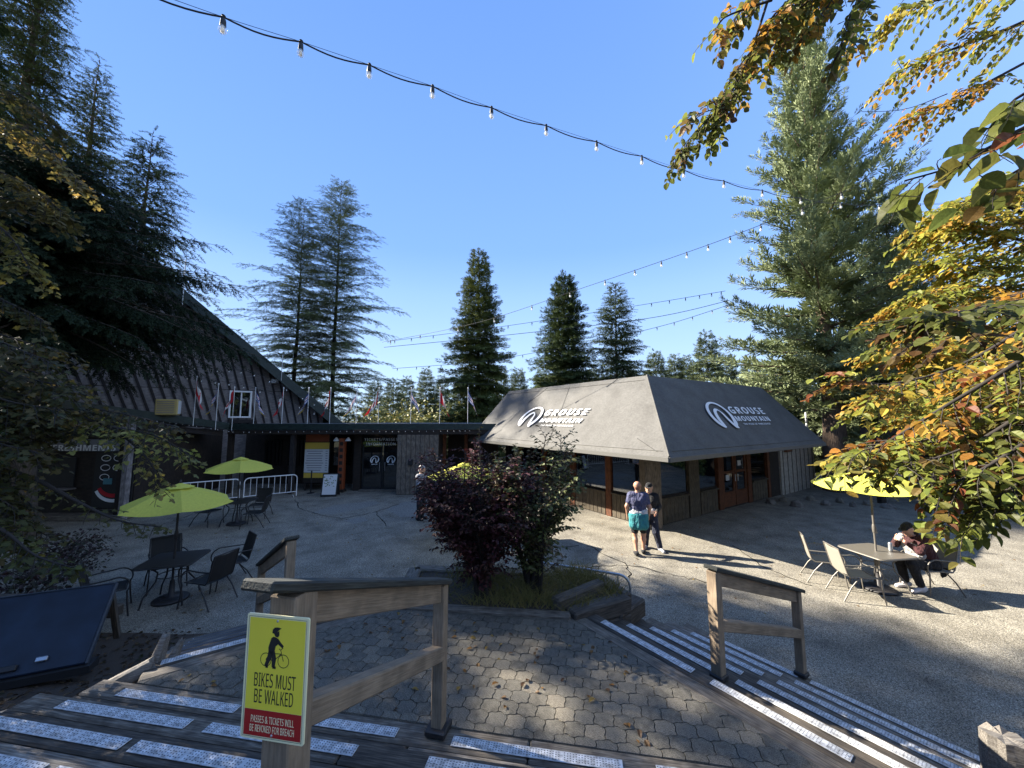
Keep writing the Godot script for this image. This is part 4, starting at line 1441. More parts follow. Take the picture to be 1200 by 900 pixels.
func make_trees() -> void:
	var green := {"c0": Color(0.028, 0.045, 0.02), "c1": Color(0.075, 0.11, 0.042)}
	# giant tree behind the pavilion's right end
	conifer("giant_conifer", "huge grey-green conifer with thick reddish trunk behind the pavilion's right end", "", Vector3(15.2, 0, -17.6), 24.8, 4.8,
		{"kind": "tuft", "clear": 0.15, "gap": 0.66, "per": 7, "size": 1.15, "droop": 0.05, "rise": 0.85, "step": 0.42, "trunk": 0.42, "bark": mats.bark_red, "c0": Color(0.12, 0.155, 0.075), "c1": Color(0.33, 0.37, 0.20), "fat": 0.85, "rough": 0.45, "sag": -0.12, "hang": -0.08, "dens": 0.7})
	conifer("giant_conifer", "shorter grey-green conifer crowding the right side of the huge one", "", Vector3(19.6, 0, -18.6), 15.0, 3.8,
		{"kind": "tuft", "clear": 0.1, "gap": 0.55, "per": 6, "size": 1.15, "step": 0.5, "trunk": 0.34, "bark": mats.bark_red, "c0": Color(0.11, 0.14, 0.07), "c1": Color(0.30, 0.34, 0.18), "rise": 0.7, "sag": -0.1, "hang": -0.05})
	# pair of open cedars behind the gable
	conifer("cedar_tree", "taller right one of two open airy cedars behind the gable roof", "pair of cedars behind the gable", at(390, 440, 27.0) * Vector3(1, 0, 1), 21.6, 5.0,
		{"kind": "sparse", "clear": 0.14, "gap": 0.56, "per": 7, "size": 1.0, "droop": 0.02, "rise": 0.5, "step": 0.36, "trunk": 0.21, "sag": 0.08, "tip": -0.1, "hang": 0.1, "dens": 0.88, "rough": 0.55, "fat": 0.62, "c0": Color(0.08, 0.105, 0.05), "c1": Color(0.25, 0.275, 0.12), "bark": mats.bark_dark})
	conifer("cedar_tree", "shorter left one of two open airy cedars behind the gable roof", "pair of cedars behind the gable", at(345, 440, 26.0) * Vector3(1, 0, 1), 19.3, 4.7,
		{"kind": "sparse", "clear": 0.14, "gap": 0.6, "per": 7, "size": 1.0, "droop": 0.02, "rise": 0.5, "step": 0.36, "trunk": 0.19, "sag": 0.08, "tip": -0.1, "hang": 0.1, "dens": 0.86, "rough": 0.6, "fat": 0.62, "c0": Color(0.085, 0.11, 0.05), "c1": Color(0.27, 0.285, 0.115), "bark": mats.bark_dark})
	# the three conifers over the roofs
	conifer("spruce_tree", "tall narrow dark conifer standing alone over the ticket building's right end", "", at(561, 440, 28.0) * Vector3(1, 0, 1), 16.6, 3.3,
		{"kind": "tuft", "clear": 0.06, "gap": 0.46, "per": 8, "size": 1.1, "step": 0.45, "trunk": 0.22, "rise": 0.5, "fat": 0.72, "rough": 0.22, "c0": Color(0.05, 0.07, 0.026), "c1": Color(0.18, 0.20, 0.06), "dens": 0.85, "bark": mats.bark_dark})
	conifer("spruce_tree", "dense dark conifer with rounded outline, left of two above the pavilion roof", "", at(660, 420, 30.0) * Vector3(1, 0, 1), 15.3, 3.6,
		{"kind": "tuft", "clear": 0.05, "gap": 0.46, "per": 8, "size": 1.1, "step": 0.46, "trunk": 0.22, "rise": 0.55, "fat": 0.62, "rough": 0.15, "c0": Color(0.03, 0.048, 0.02), "c1": Color(0.10, 0.13, 0.05), "bark": mats.bark_dark})
	conifer("fir_tree", "dark pointed fir with layered branches, right of two above the pavilion roof", "", at(722, 420, 31.0) * Vector3(1, 0, 1), 15.0, 4.1,
		{"kind": "bottle", "clear": 0.05, "gap": 0.52, "per": 7, "size": 1.5, "step": 0.42, "trunk": 0.22, "rise": 0.55, "droop": 0.15, "rough": 0.3, "fat": 0.8, "c0": Color(0.035, 0.055, 0.026), "c1": Color(0.12, 0.145, 0.06), "bark": mats.bark_dark})
	# smaller far conifers along the skyline
	var far := [[462, 440, 52, 9.0, 2.4], [500, 428, 58, 11.5, 2.8], [519, 440, 60, 10.5, 2.6], [478, 437, 64, 11, 2.6], [540, 455, 50, 8.5, 2.6], [607, 434, 62, 12.0, 3.2], [634, 446, 66, 12.5, 3.2], [588, 440, 60, 11.5, 2.8], [694, 440, 58, 11.5, 3.2], [768, 410, 50, 12.6, 4.0], [790, 420, 60, 14.0, 4.0], [828, 388, 46, 14.4, 3.4], [806, 418, 66, 14.8, 4.0], [852, 418, 62, 14.6, 4.0], [880, 430, 55, 13, 4], [1010, 420, 50, 14, 4], [1060, 400, 55, 15, 4], [1120, 390, 48, 15, 4.2], [1180, 400, 50, 15, 4.2], [440, 448, 60, 9.5, 2.6], [300, 440, 55, 11, 3.0], [560, 450, 70, 12, 3.0], [660, 440, 70, 12, 3.0], [740, 440, 66, 13, 3.6]]
	var where := ["beyond the flags, leftmost of the tight cluster", "beyond the flags, tallest of the cluster", "beyond the flags, right part of the cluster", "beyond the flags, behind the cluster's middle", "touching the narrow spruce on its left", "alone in the sky gap right of the narrow spruce", "left of the dense conifer, reaching its side", "hard right of the narrow spruce's foot", "wedged between the two conifers above the roof", "right of the layered fir, nearer and lower", "right of the layered fir, farther and taller", "alone above the dark roof slope, sharp-tipped", "low behind the dark roof slope, beside the sharp-tipped one", "between the sharp-tipped one and the huge tree", "half behind the huge tree's left side", "behind the autumn leaves, nearest the huge tree", "behind the autumn leaves, tallest there", "behind the golden maple's left edge", "behind the golden maple, at the frame's edge", "low between the airy cedars and the flags cluster", "below the airy cedars, over the gable's roof edge", "straight behind the narrow spruce", "straight behind the dense conifer", "straight behind the layered fir"]
	for i in far.size():
		var a: Array = far[i]
		conifer("far_conifer", "small distant conifer %s" % where[i], "far conifers along the skyline", at(a[0], 440, a[2]) * Vector3(1, 0, 1), a[3] * 1.0, a[4],
			{"kind": "tuft", "clear": 0.03, "gap": 0.62, "per": 7, "size": 1.5, "step": 0.62, "trunk": 0.15, "rough": 0.3, "c0": Color(0.055, 0.075, 0.04), "c1": Color(0.17, 0.20, 0.10)})
	var mid := [[905, 430, 27, 7.4, 2.6], [940, 430, 25, 8.2, 2.8], [1005, 430, 24, 8.6, 2.8], [1040, 430, 27, 9.5, 3.0]]
	for i in 4:
		var a: Array = mid[i]
		conifer("young_conifer", "young pale green conifer %s" % ["over the dark roof slope, left of the huge trunk", "hard against the huge trunk's left side", "hard against the huge trunk's right side", "behind the timber gateway"][i], "young conifers round the huge trunk", at(a[0], a[1], a[2]) * Vector3(1, 0, 1), a[3], a[4],
			{"kind": "tuft", "clear": 0.03, "gap": 0.4, "per": 7, "size": 1.0, "step": 0.42, "trunk": 0.12, "rough": 0.3, "c0": Color(0.12, 0.15, 0.07), "c1": Color(0.28, 0.31, 0.16)})
	# conifers behind and above the gable building, left
	var hem := {"kind": "bottle", "clear": 0.1, "gap": 0.95, "per": 7, "size": 2.5, "step": 0.75, "droop": 0.3, "rise": 0.45, "sag": 0.1, "tip": 0.05, "hang": 0.2, "rough": 0.42, "dens": 0.85, "c0": Color(0.035, 0.05, 0.024), "c1": Color(0.11, 0.135, 0.055), "fat": 0.8}
	conifer("hemlock_tree", "pointed dark hemlock rising over the gable roof, nearest the open sky", "tall conifers behind the gable", at(163, 300, 37.0) * Vector3(1, 0, 1), 34.5, 7.4, hem)
	conifer("hemlock_tree", "big dark hemlock whose top leaves the frame at upper left", "tall conifers behind the gable", at(5, 300, 36.0) * Vector3(1, 0, 1), 60.0, 8.2, hem)
	conifer("hemlock_tree", "dark hemlock between the tallest one and the open sky at left", "tall conifers behind the gable", at(92, 300, 40.0) * Vector3(1, 0, 1), 46.0, 6.2, hem)
	# shaded tree in front of the gable
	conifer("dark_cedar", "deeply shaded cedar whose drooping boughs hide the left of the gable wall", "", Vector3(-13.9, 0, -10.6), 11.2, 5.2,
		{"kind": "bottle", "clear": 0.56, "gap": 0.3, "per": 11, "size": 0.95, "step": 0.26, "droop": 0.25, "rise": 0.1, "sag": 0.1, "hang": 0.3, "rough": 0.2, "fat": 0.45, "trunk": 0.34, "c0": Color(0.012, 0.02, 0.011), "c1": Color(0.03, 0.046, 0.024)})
	# shade trees outside the frame: left slope, and the wood behind the viewer
	var off := [[-16.5, -7.6, 17.0, 4.8], [-25.5, -15.0, 25.0, 5.0], [-15.5, -2.0, 16.0, 4.0], [-22.0, 2.0, 20.0, 5.0], [-16.0, 9.0, 16.0, 4.5], [-8.0, 24.0, 18.0, 5.0], [7.0, 26.0, 18.0, 5.0], [20.0, 16.0, 18.0, 5.0], [-24, -6, 22, 5], [24.0, -1.0, 20.0, 5.5], [-20.0, 20.0, 20, 5.0], [28, -10, 18, 5]]
	for i in off.size():
		var a: Array = off[i]
		conifer("slope_conifer", "tall conifer of the wood outside the picture, %s" % ["first left of the shaded maple", "beyond the gable's left end", "left of the near steps", "far left behind the steps", "behind the viewer at left", "straight behind the viewer, left one", "straight behind the viewer, right one", "behind the viewer at right", "left beyond the blue panel", "right of the golden maple", "furthest behind at left", "right beyond the timber lodge"][i], "conifers of the wood outside the picture", Vector3(a[0], 0, a[1]), a[2], a[3],
			{"kind": "flat", "clear": 0.18, "gap": 0.95 if i == 0 else 0.6, "per": 6, "size": 1.5, "step": 0.6, "droop": 0.2, "rise": 0.4, "hang": 0.2, "rough": 0.35, "dens": 0.6 if i in [0, 2] else 0.95})


# ------------------------------------------------------------------ broad leaves

func leaf_mesh(v: int) -> ArrayMesh:
	# an ovate leaf along +x, length 1, folded along its midrib and curled; v changes the curl
	var key := "leaf%d" % v
	if sprays.has(key):
		return sprays[key]
	var fold: float = [0.10, 0.22, 0.05, 0.16][v]
	var curl: float = [0.10, 0.22, -0.06, 0.3][v]
	var wide: float = [0.36, 0.32, 0.38, 0.30][v]
	var mb := MB.new()
	var sx := [0.0, 0.05, 0.14, 0.27, 0.42, 0.58, 0.73, 0.86, 0.95, 1.0]
	var sw := [0.0, 0.34, 0.68, 0.93, 1.0, 0.93, 0.72, 0.43, 0.17, 0.0]
	var mid := []
	var lf := []
	var rt := []
	for i in 10:
		var x: float = sx[i]
		var w: float = sw[i] * wide
		var y := -curl * x * x
		mid.append(Vector3(x, y, 0))
		lf.append(Vector3(x + 0.02, y + fold * sw[i] + (0.012 if i % 2 else -0.01), -w))
		rt.append(Vector3(x - 0.01, y + fold * sw[i] * 0.9 + (0.01 if i % 2 else -0.012), w))
	for i in 9:
		for s in 2:
			var e: Array = lf if s == 0 else rt
			for q in [[mid[i], mid[i + 1], e[i + 1]], [mid[i], e[i + 1], e[i]]]:
				if (q[1] - q[0]).cross(q[2] - q[0]).length() > 0.0001:
					mb.poly(q, Vector3.UP)
	mb.tube([Vector3(-0.16, 0.02, 0), Vector3(0.02, 0, 0)], 0.012, 3, false)
	sprays[key] = mb.mesh()
	return sprays[key]


func lobed_mesh(v: int) -> ArrayMesh:
	# a five-lobed maple leaf, tip along +x
	var key := "maple%d" % v
	if sprays.has(key):
		return sprays[key]
	var mb := MB.new()
	var ang := [-150, -118, -80, -52, -22, 0, 22, 52, 80, 118, 150]
	var rad := [0.38, 0.24, 0.52, 0.3, 0.5, 0.62, 0.5, 0.3, 0.52, 0.24, 0.38]
	var P := []
	for i in 11:
		var a := deg_to_rad(ang[i])
		var rr: float = rad[i]
		P.append(Vector3(0.38 + cos(a) * rr, [0.06, -0.08, 0.03][v] * rr * 3.0 * absf(sin(a)) - 0.12 * rr * rr * (v + 1), sin(a) * rr))
	for i in 10:
		mb.poly([Vector3(0.38, 0, 0), P[i], P[i + 1]], Vector3.UP)
	mb.tube([Vector3(-0.2, 0.03, 0), Vector3(0.36, 0, 0)], 0.012, 3, false)
	sprays[key] = mb.mesh()
	return sprays[key]


func grow(limb: Array, o: Dictionary, r: RandomNumberGenerator, wood: MB, xs: Array, cs: Array) -> void:
	# twigs leave the limb on both sides, forward and a little down; leaves sit alternately along each twig
	var rad: float = o.get("r", 0.02)
	var size: float = o.get("size", 0.07)
	var tl: float = o.get("twig", 0.6)
	var every: float = o.get("every", 0.12)
	var start: float = o.get("start", 0.15)
	var hang: float = o.get("hang", 0.2)
	var pal: Array = o.pal
	var pts := []
	for i in limb.size() - 1:
		var a: Vector3 = limb[maxi(i - 1, 0)]
		var b: Vector3 = limb[i]
		var c: Vector3 = limb[i + 1]
		var d: Vector3 = limb[mini(i + 2, limb.size() - 1)]
		for k in 6:
			pts.append(b.cubic_interpolate(c, a, d, k / 6.0))
	pts.append(limb[limb.size() - 1])
	var lr := []
	var len := 0.0
	for i in pts.size():
		lr.append(maxf(rad * (1.0 - 0.85 * i / float(pts.size() - 1)), 0.003))
		if i: len += (pts[i] - pts[i - 1]).length()
	wood.tube(pts, lr, 6)
	var s := len * start
	var alt := 1.0
	while s < len:
		var f := s / len * (pts.size() - 1)
		var i0 := mini(int(f), pts.size() - 2)
		var p: Vector3 = pts[i0].lerp(pts[i0 + 1], f - i0)
		var dir: Vector3 = (pts[i0 + 1] - pts[i0]).normalized()
		var side := dir.cross(Vector3.UP)
		side = side.normalized() if side.length() > 0.2 else Vector3(1, 0, 0).cross(dir).normalized()
		var td: Vector3 = (dir * r.randf_range(0.3, 0.9) + side * alt * r.randf_range(0.4, 1.0) + Vector3(0, r.randf_range(-0.5, 0.35) - hang, 0) + o.get("pull", Vector3.ZERO)).normalized()
		var L := tl * r.randf_range(0.5, 1.15) * (1.15 - 0.5 * s / len)
		var tw := [p]
		var n := 4
		var q := p
		var d2 := td
		for k in n:
			q += d2 * L / n
			d2 = (d2 + Vector3(r.randf_range(-0.18, 0.18), -0.1 - hang * 0.3, r.randf_range(-0.18, 0.18))).normalized()
			tw.append(q)
		wood.tube(tw, [0.005, 0.0042, 0.0034, 0.0026, 0.0018].map(func(z): return z * o.get("twig_r", 1.0)), 3, false)
		var base: Color = pal[r.randi() % pal.size()]
		var u := L * 0.12
		var al2 := 1.0
		while u < L:
			var g := u / L * n
			var j := mini(int(g), n - 1)
			var lp: Vector3 = tw[j].lerp(tw[j + 1], g - j)
			var ld: Vector3 = (tw[j + 1] - tw[j]).normalized()
			var sd := ld.cross(Vector3.UP)
			sd = sd.normalized() if sd.length() > 0.2 else Vector3(0, 0, 1)
			var d := (ld * 0.6 + sd * al2 * r.randf_range(0.5, 1.1) + Vector3(0, r.randf_range(-0.55, 0.15), 0)).normalized()
			var nrm := (Vector3.UP + Vector3(r.randf_range(-0.7, 0.7), 0, r.randf_range(-0.7, 0.7))).normalized()
			var zz := d.cross(nrm).normalized()
			var sc := size * r.randf_range(0.65, 1.2)
			xs.append(Transform3D(Basis(d, zz.cross(d), zz).scaled_local(Vector3(sc, sc, sc * r.randf_range(0.85, 1.15))), lp + d * 0.01))
			var col: Color = base.lerp(pal[r.randi() % pal.size()], r.randf() * 0.5)
			var b := r.randf_range(0.75, 1.25)
			cs.append(Color(col.r * b, col.g * b, col.b * b))
			al2 = -al2
			u += size * o.get("pack", 0.55) * r.randf_range(0.7, 1.3)
		alt = -alt
		s += every * r.randf_range(0.7, 1.3)


func hang_leaves(t: Node3D, xs: Array, cs: Array, single: int, lobed := false, called := "leaf") -> void:
	# the leaves nearest the viewer are pieces of their own, the rest one mass per shape
	var order := range(xs.size())
	var here := t.position
	order.sort_custom(func(a, b): return (xs[a].origin + here).distance_squared_to(EYE) / pow(xs[a].basis.x.length(), 2) < (xs[b].origin + here).distance_squared_to(EYE) / pow(xs[b].basis.x.length(), 2))
	# only leaves inside the picture's angle count as near
	var vis := []
	var rest := []
	for i in order:
		var d: Vector3 = xs[i].origin + here - EYE
		var dz := -d.z
		if vis.size() < single and dz > 0.2 and absf(d.x) < dz * 1.42 and absf(d.y - dz * 0.096) < dz * 1.06:
			vis.append(i)
		else:
			rest.append(i)
	var tone := {}
	for i in vis:
		var c: Color = cs[i]
		var key := "%d_%d_%d" % [int(c.r * 24), int(c.g * 24), int(c.b * 30)]
		if not tone.has(key):
			var m := leafy(called + "_" + key, Color(c.r, c.g, c.b).linear_to_srgb(), Color(1.0, 1.0, 1.0), 0.5)
			m.vertex_color_use_as_albedo = false
			m.albedo_texture = noise("leaf_mottle", 0.05, Color(0.75, 0.72, 0.7), Color(1, 1, 1), 256, 51)
			m.uv1_triplanar = true
			m.uv1_scale = Vector3(0.8, 0.8, 0.8)
			tone[key] = m
		put(called, lobed_mesh(i % 3) if lobed else leaf_mesh(i % 4), tone[key], t, xs[i])
	var nv := 3 if lobed else 4
	for v in nv:
		var x2 := []
		var c2 := []
		for i in rest:
			if i % nv == v:
				x2.append(xs[i])
				c2.append(cs[i])
		if x2.size():
			multi("foliage", lobed_mesh(v) if lobed else leaf_mesh(v), mats.leaf, x2, c2, t)


func limbs_of(t: Node3D, list: Array, r: RandomNumberGenerator, bark: Material, single: int, lobed := false) -> void:
	var xs := []
	var cs := []
	var wood := MB.new()
	for l in list:
		var pts := []
		for p in l[0]:
			pts.append(at(p[0], p[1], p[2]) - t.position)
		grow(pts, l[1], r, wood, xs, cs)
	put("branch", wood.mesh(), bark, t).set_meta("kind", "stuff")
	hang_leaves(t, xs, cs, single, lobed)


const OLIVE := Color(0.105, 0.12, 0.028)
const YGREEN := Color(0.215, 0.24, 0.045)
const YELLOW := Color(0.44, 0.33, 0.05)
const GOLD := Color(0.40, 0.22, 0.035)
const ORANGE := Color(0.38, 0.17, 0.03)
const COPPER := Color(0.20, 0.06, 0.025)
const BROWN := Color(0.11, 0.06, 0.025)


func make_beech() -> void:
	var r := RandomNumberGenerator.new()
	r.seed = 77
	var t := thing("beech_tree", "autumn beech at right with large copper and olive leaves hanging close to the viewer", "tree", Vector3(4.6, 1.0, -0.9))
	put("trunk", MB.new().tube([Vector3(0, -0.6, 0), Vector3(0.02, 1.5, 0), Vector3(-0.05, 3.2, -0.1), Vector3(0.1, 5.5, -0.3), Vector3(0, 8.5, -0.4)], [0.3, 0.23, 0.2, 0.15, 0.06], 12).mesh(), mats.bark_grey, t)
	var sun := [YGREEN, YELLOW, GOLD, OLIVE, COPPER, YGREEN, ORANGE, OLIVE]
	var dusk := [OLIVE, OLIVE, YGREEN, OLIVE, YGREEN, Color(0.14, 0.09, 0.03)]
	var near := [Color(0.15, 0.17, 0.04), Color(0.18, 0.23, 0.05), Color(0.30, 0.10, 0.04), Color(0.20, 0.21, 0.05), Color(0.22, 0.26, 0.06), Color(0.15, 0.18, 0.04)]
	var L := []
	# the close bough with the big leaves, upper right
	L.append([[[1290, 120, 1.15], [1200, 150, 1.15], [1130, 190, 1.15], [1060, 212, 1.2]], {"r": 0.010, "size": 0.095, "twig": 0.22, "every": 0.045, "start": 0.2, "hang": 0.1, "pal": near, "pack": 0.7, "twig_r": 0.5}])
	L.append([[[1290, 90, 1.05], [1200, 110, 1.1], [1160, 150, 1.15]], {"r": 0.009, "size": 0.095, "twig": 0.22, "every": 0.045, "hang": 0.1, "pal": near, "pack": 0.7, "twig_r": 0.5}])
	L.append([[[1290, 150, 1.2], [1210, 190, 1.2], [1150, 225, 1.25]], {"r": 0.009, "size": 0.09, "twig": 0.2, "every": 0.05, "hang": 0.1, "pal": near, "pack": 0.8, "twig_r": 0.5}])
	# boughs that hang in from the top
	L.append([[[1060, -120, 3.2], [985, -30, 3.2], [930, 15, 3.2], [885, 50, 3.2]], {"r": 0.02, "size": 0.078, "twig": 0.5, "every": 0.045, "hang": 0.2, "pal": [OLIVE, YGREEN, OLIVE, OLIVE, GOLD]}])
	L.append([[[1000, -60, 3.2], [930, -5, 3.1], [890, 40, 3.1], [868, 90, 3.1]], {"r": 0.014, "size": 0.075, "twig": 0.42, "every": 0.045, "hang": 0.4, "pal": [YGREEN, OLIVE, ORANGE, OLIVE, GOLD]}])
	L.append([[[900, 0, 3.1], [880, 60, 3.1], [855, 110, 3.1], [810, 160, 3.15], [795, 178, 3.15]], {"r": 0.012, "size": 0.066, "twig": 0.42, "every": 0.045, "start": 0.35, "hang": 0.35, "pal": [OLIVE, OLIVE, BROWN, OLIVE]}])
	L.append([[[905, 0, 3.0], [850, 20, 3.1], [838, 40, 3.1]], {"r": 0.012, "size": 0.07, "twig": 0.36, "every": 0.05, "hang": 0.2, "pal": [YGREEN, ORANGE, OLIVE]}])
	L.append([[[1030, -40, 3.0], [1000, 10, 3.0], [985, 60, 3.0]], {"r": 0.012, "size": 0.085, "twig": 0.4, "every": 0.05, "hang": 0.4, "pal": dusk}])
	L.append([[[960, -20, 3.0], [880, 60, 3.1], [845, 115, 3.1], [838, 150, 3.1]], {"r": 0.01, "size": 0.066, "twig": 0.4, "every": 0.045, "start": 0.4, "hang": 0.3, "pal": [OLIVE, BROWN, OLIVE, YGREEN]}])
	for q in [[[1010, -80, 3.3], [960, -20, 3.3], [925, 25, 3.3], [905, 70, 3.3]], [[1000, -80, 3.1], [985, -20, 3.1], [960, 20, 3.1], [940, 40, 3.1]], [[930, -70, 3.3], [895, -20, 3.3], [870, 10, 3.3], [850, 40, 3.3]], [[1050, -60, 3.4], [1020, -10, 3.4], [1005, 30, 3.4], [998, 60, 3.4]], [[890, 60, 3.2], [860, 115, 3.2], [830, 130, 3.2], [806, 135, 3.2]]]:
		L.append([q, {"r": 0.01, "size": 0.074, "twig": 0.42, "every": 0.05, "hang": 0.3, "start": 0.1, "pal": [OLIVE, YGREEN, OLIVE, GOLD, BROWN]}])
	# sunlit boughs upper right, a little further off
	L.append([[[1300, -20, 4.2], [1190, 30, 4.2], [1110, 60, 4.3], [1050, 85, 4.4]], {"r": 0.03, "size": 0.075, "twig": 0.6, "every": 0.05, "hang": 0.1, "pal": [YGREEN, YELLOW, YGREEN, OLIVE, GOLD]}])
	L.append([[[1300, 20, 4.2], [1170, 90, 4.2], [1110, 120, 4.3], [1062, 138, 4.4]], {"r": 0.022, "size": 0.07, "twig": 0.5, "every": 0.05, "hang": 0.1, "start": 0.3, "pal": [GOLD, ORANGE, YGREEN, OLIVE]}])
	L.append([[[1300, -70, 4.2], [1180, -20, 4.2], [1080, 5, 4.3], [1040, 20, 4.3]], {"r": 0.02, "size": 0.075, "twig": 0.6, "every": 0.05, "hang": 0.15, "pal": [YGREEN, OLIVE, YELLOW]}])
	# bare twigs reaching left
	L.append([[[1110, 110, 4.3], [1060, 128, 4.4], [1010, 131, 4.5]], {"r": 0.006, "size": 0.05, "twig": 0.22, "every": 0.3, "hang": 0.1, "pal": [ORANGE], "pack": 3.0, "twig_r": 0.6}])
	# the low mass right of the pavilion
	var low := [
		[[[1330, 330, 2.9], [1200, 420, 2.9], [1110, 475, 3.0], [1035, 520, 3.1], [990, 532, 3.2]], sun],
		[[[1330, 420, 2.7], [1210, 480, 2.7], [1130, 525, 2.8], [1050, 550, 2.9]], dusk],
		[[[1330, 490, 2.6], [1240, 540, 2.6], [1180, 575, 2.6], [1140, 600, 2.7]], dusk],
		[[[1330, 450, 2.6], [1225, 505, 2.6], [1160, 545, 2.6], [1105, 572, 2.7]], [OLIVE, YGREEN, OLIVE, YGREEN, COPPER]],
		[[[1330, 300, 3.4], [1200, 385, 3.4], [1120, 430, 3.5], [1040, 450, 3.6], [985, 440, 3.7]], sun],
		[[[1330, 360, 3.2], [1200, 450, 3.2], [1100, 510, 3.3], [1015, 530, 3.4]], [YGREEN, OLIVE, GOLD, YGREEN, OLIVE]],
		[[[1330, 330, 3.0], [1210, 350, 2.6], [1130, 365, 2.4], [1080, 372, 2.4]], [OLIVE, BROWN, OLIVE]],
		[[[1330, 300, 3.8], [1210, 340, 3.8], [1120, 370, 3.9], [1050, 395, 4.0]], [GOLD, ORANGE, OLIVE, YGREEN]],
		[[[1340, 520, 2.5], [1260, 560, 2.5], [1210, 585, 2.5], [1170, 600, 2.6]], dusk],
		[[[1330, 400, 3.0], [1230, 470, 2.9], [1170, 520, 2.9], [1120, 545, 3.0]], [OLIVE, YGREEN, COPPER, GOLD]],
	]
	for q in low:
		L.append([q[0], {"r": 0.022, "size": 0.08, "twig": 0.62, "every": 0.045, "hang": 0.12, "start": 0.1, "pal": q[1], "pack": 0.5}])
	limbs_of(t, L, r, mats.bark_dark, 300)
	# a second, golden tree in full sun behind it
	var g := thing("golden_tree", "golden yellow maple in full sun at the right edge behind the near beech", "tree", Vector3(14.0, 0, -7.4))
	put("trunk", MB.new().tube([Vector3(0, 0, 0), Vector3(0.1, 2.2, 0), Vector3(0, 4.2, 0.1), Vector3(0, 7, 0)], [0.28, 0.22, 0.16, 0.05], 10).mesh(), mats.bark_grey, g)
	var G := []
	var pal := [YELLOW, GOLD, YGREEN, YGREEN, Color(0.36, 0.34, 0.06), YGREEN]
	for q in [[[1290, 300, 7.2], [1190, 280, 6.8], [1130, 270, 6.6], [1085, 275, 6.6]], [[1290, 300, 7.2], [1200, 250, 6.9], [1140, 235, 6.7], [1095, 250, 6.7]], [[1290, 320, 7.2], [1200, 315, 6.8], [1140, 312, 6.6], [1100, 305, 6.6]], [[1290, 300, 7.4], [1220, 240, 7.2], [1180, 222, 7.0], [1150, 225, 7.0]], [[1290, 340, 7.0], [1180, 390, 6.6], [1120, 400, 6.4], [1070, 410, 6.3]], [[1290, 340, 7.2], [1200, 420, 6.8], [1130, 430, 6.6], [1080, 440, 6.5]], [[1290, 330, 7.2], [1190, 350, 6.9], [1120, 345, 6.7], [1060, 360, 6.6]], [[1290, 360, 7.0], [1200, 460, 6.9], [1120, 480, 6.8], [1060, 490, 6.7]]]:
		G.append([q, {"r": 0.04, "size": 0.11, "twig": 1.05, "every": 0.042, "hang": 0.08, "start": 0.1, "pal": pal if q[2][1] < 320 else [YELLOW, YGREEN, GOLD, YGREEN, OLIVE, OLIVE, ORANGE], "pack": 0.5}])
	for q in [[[1290, 380, 7.0], [1200, 395, 6.6], [1110, 410, 6.5], [1030, 415, 6.5]], [[1290, 330, 6.8], [1200, 340, 6.6], [1130, 335, 6.4], [1075, 345, 6.4]], [[1290, 420, 6.4], [1200, 440, 6.2], [1100, 465, 6.1], [1010, 470, 6.2]], [[1290, 280, 6.6], [1210, 265, 6.4], [1150, 255, 6.3], [1110, 262, 6.3]]]:
		G.append([q, {"r": 0.035, "size": 0.10, "twig": 0.95, "every": 0.045, "hang": 0.08, "start": 0.1, "pal": [YGREEN, OLIVE, YELLOW, OLIVE, GOLD, YGREEN], "pack": 0.5}])
	limbs_of(g, G, r, mats.bark_dark, 0)


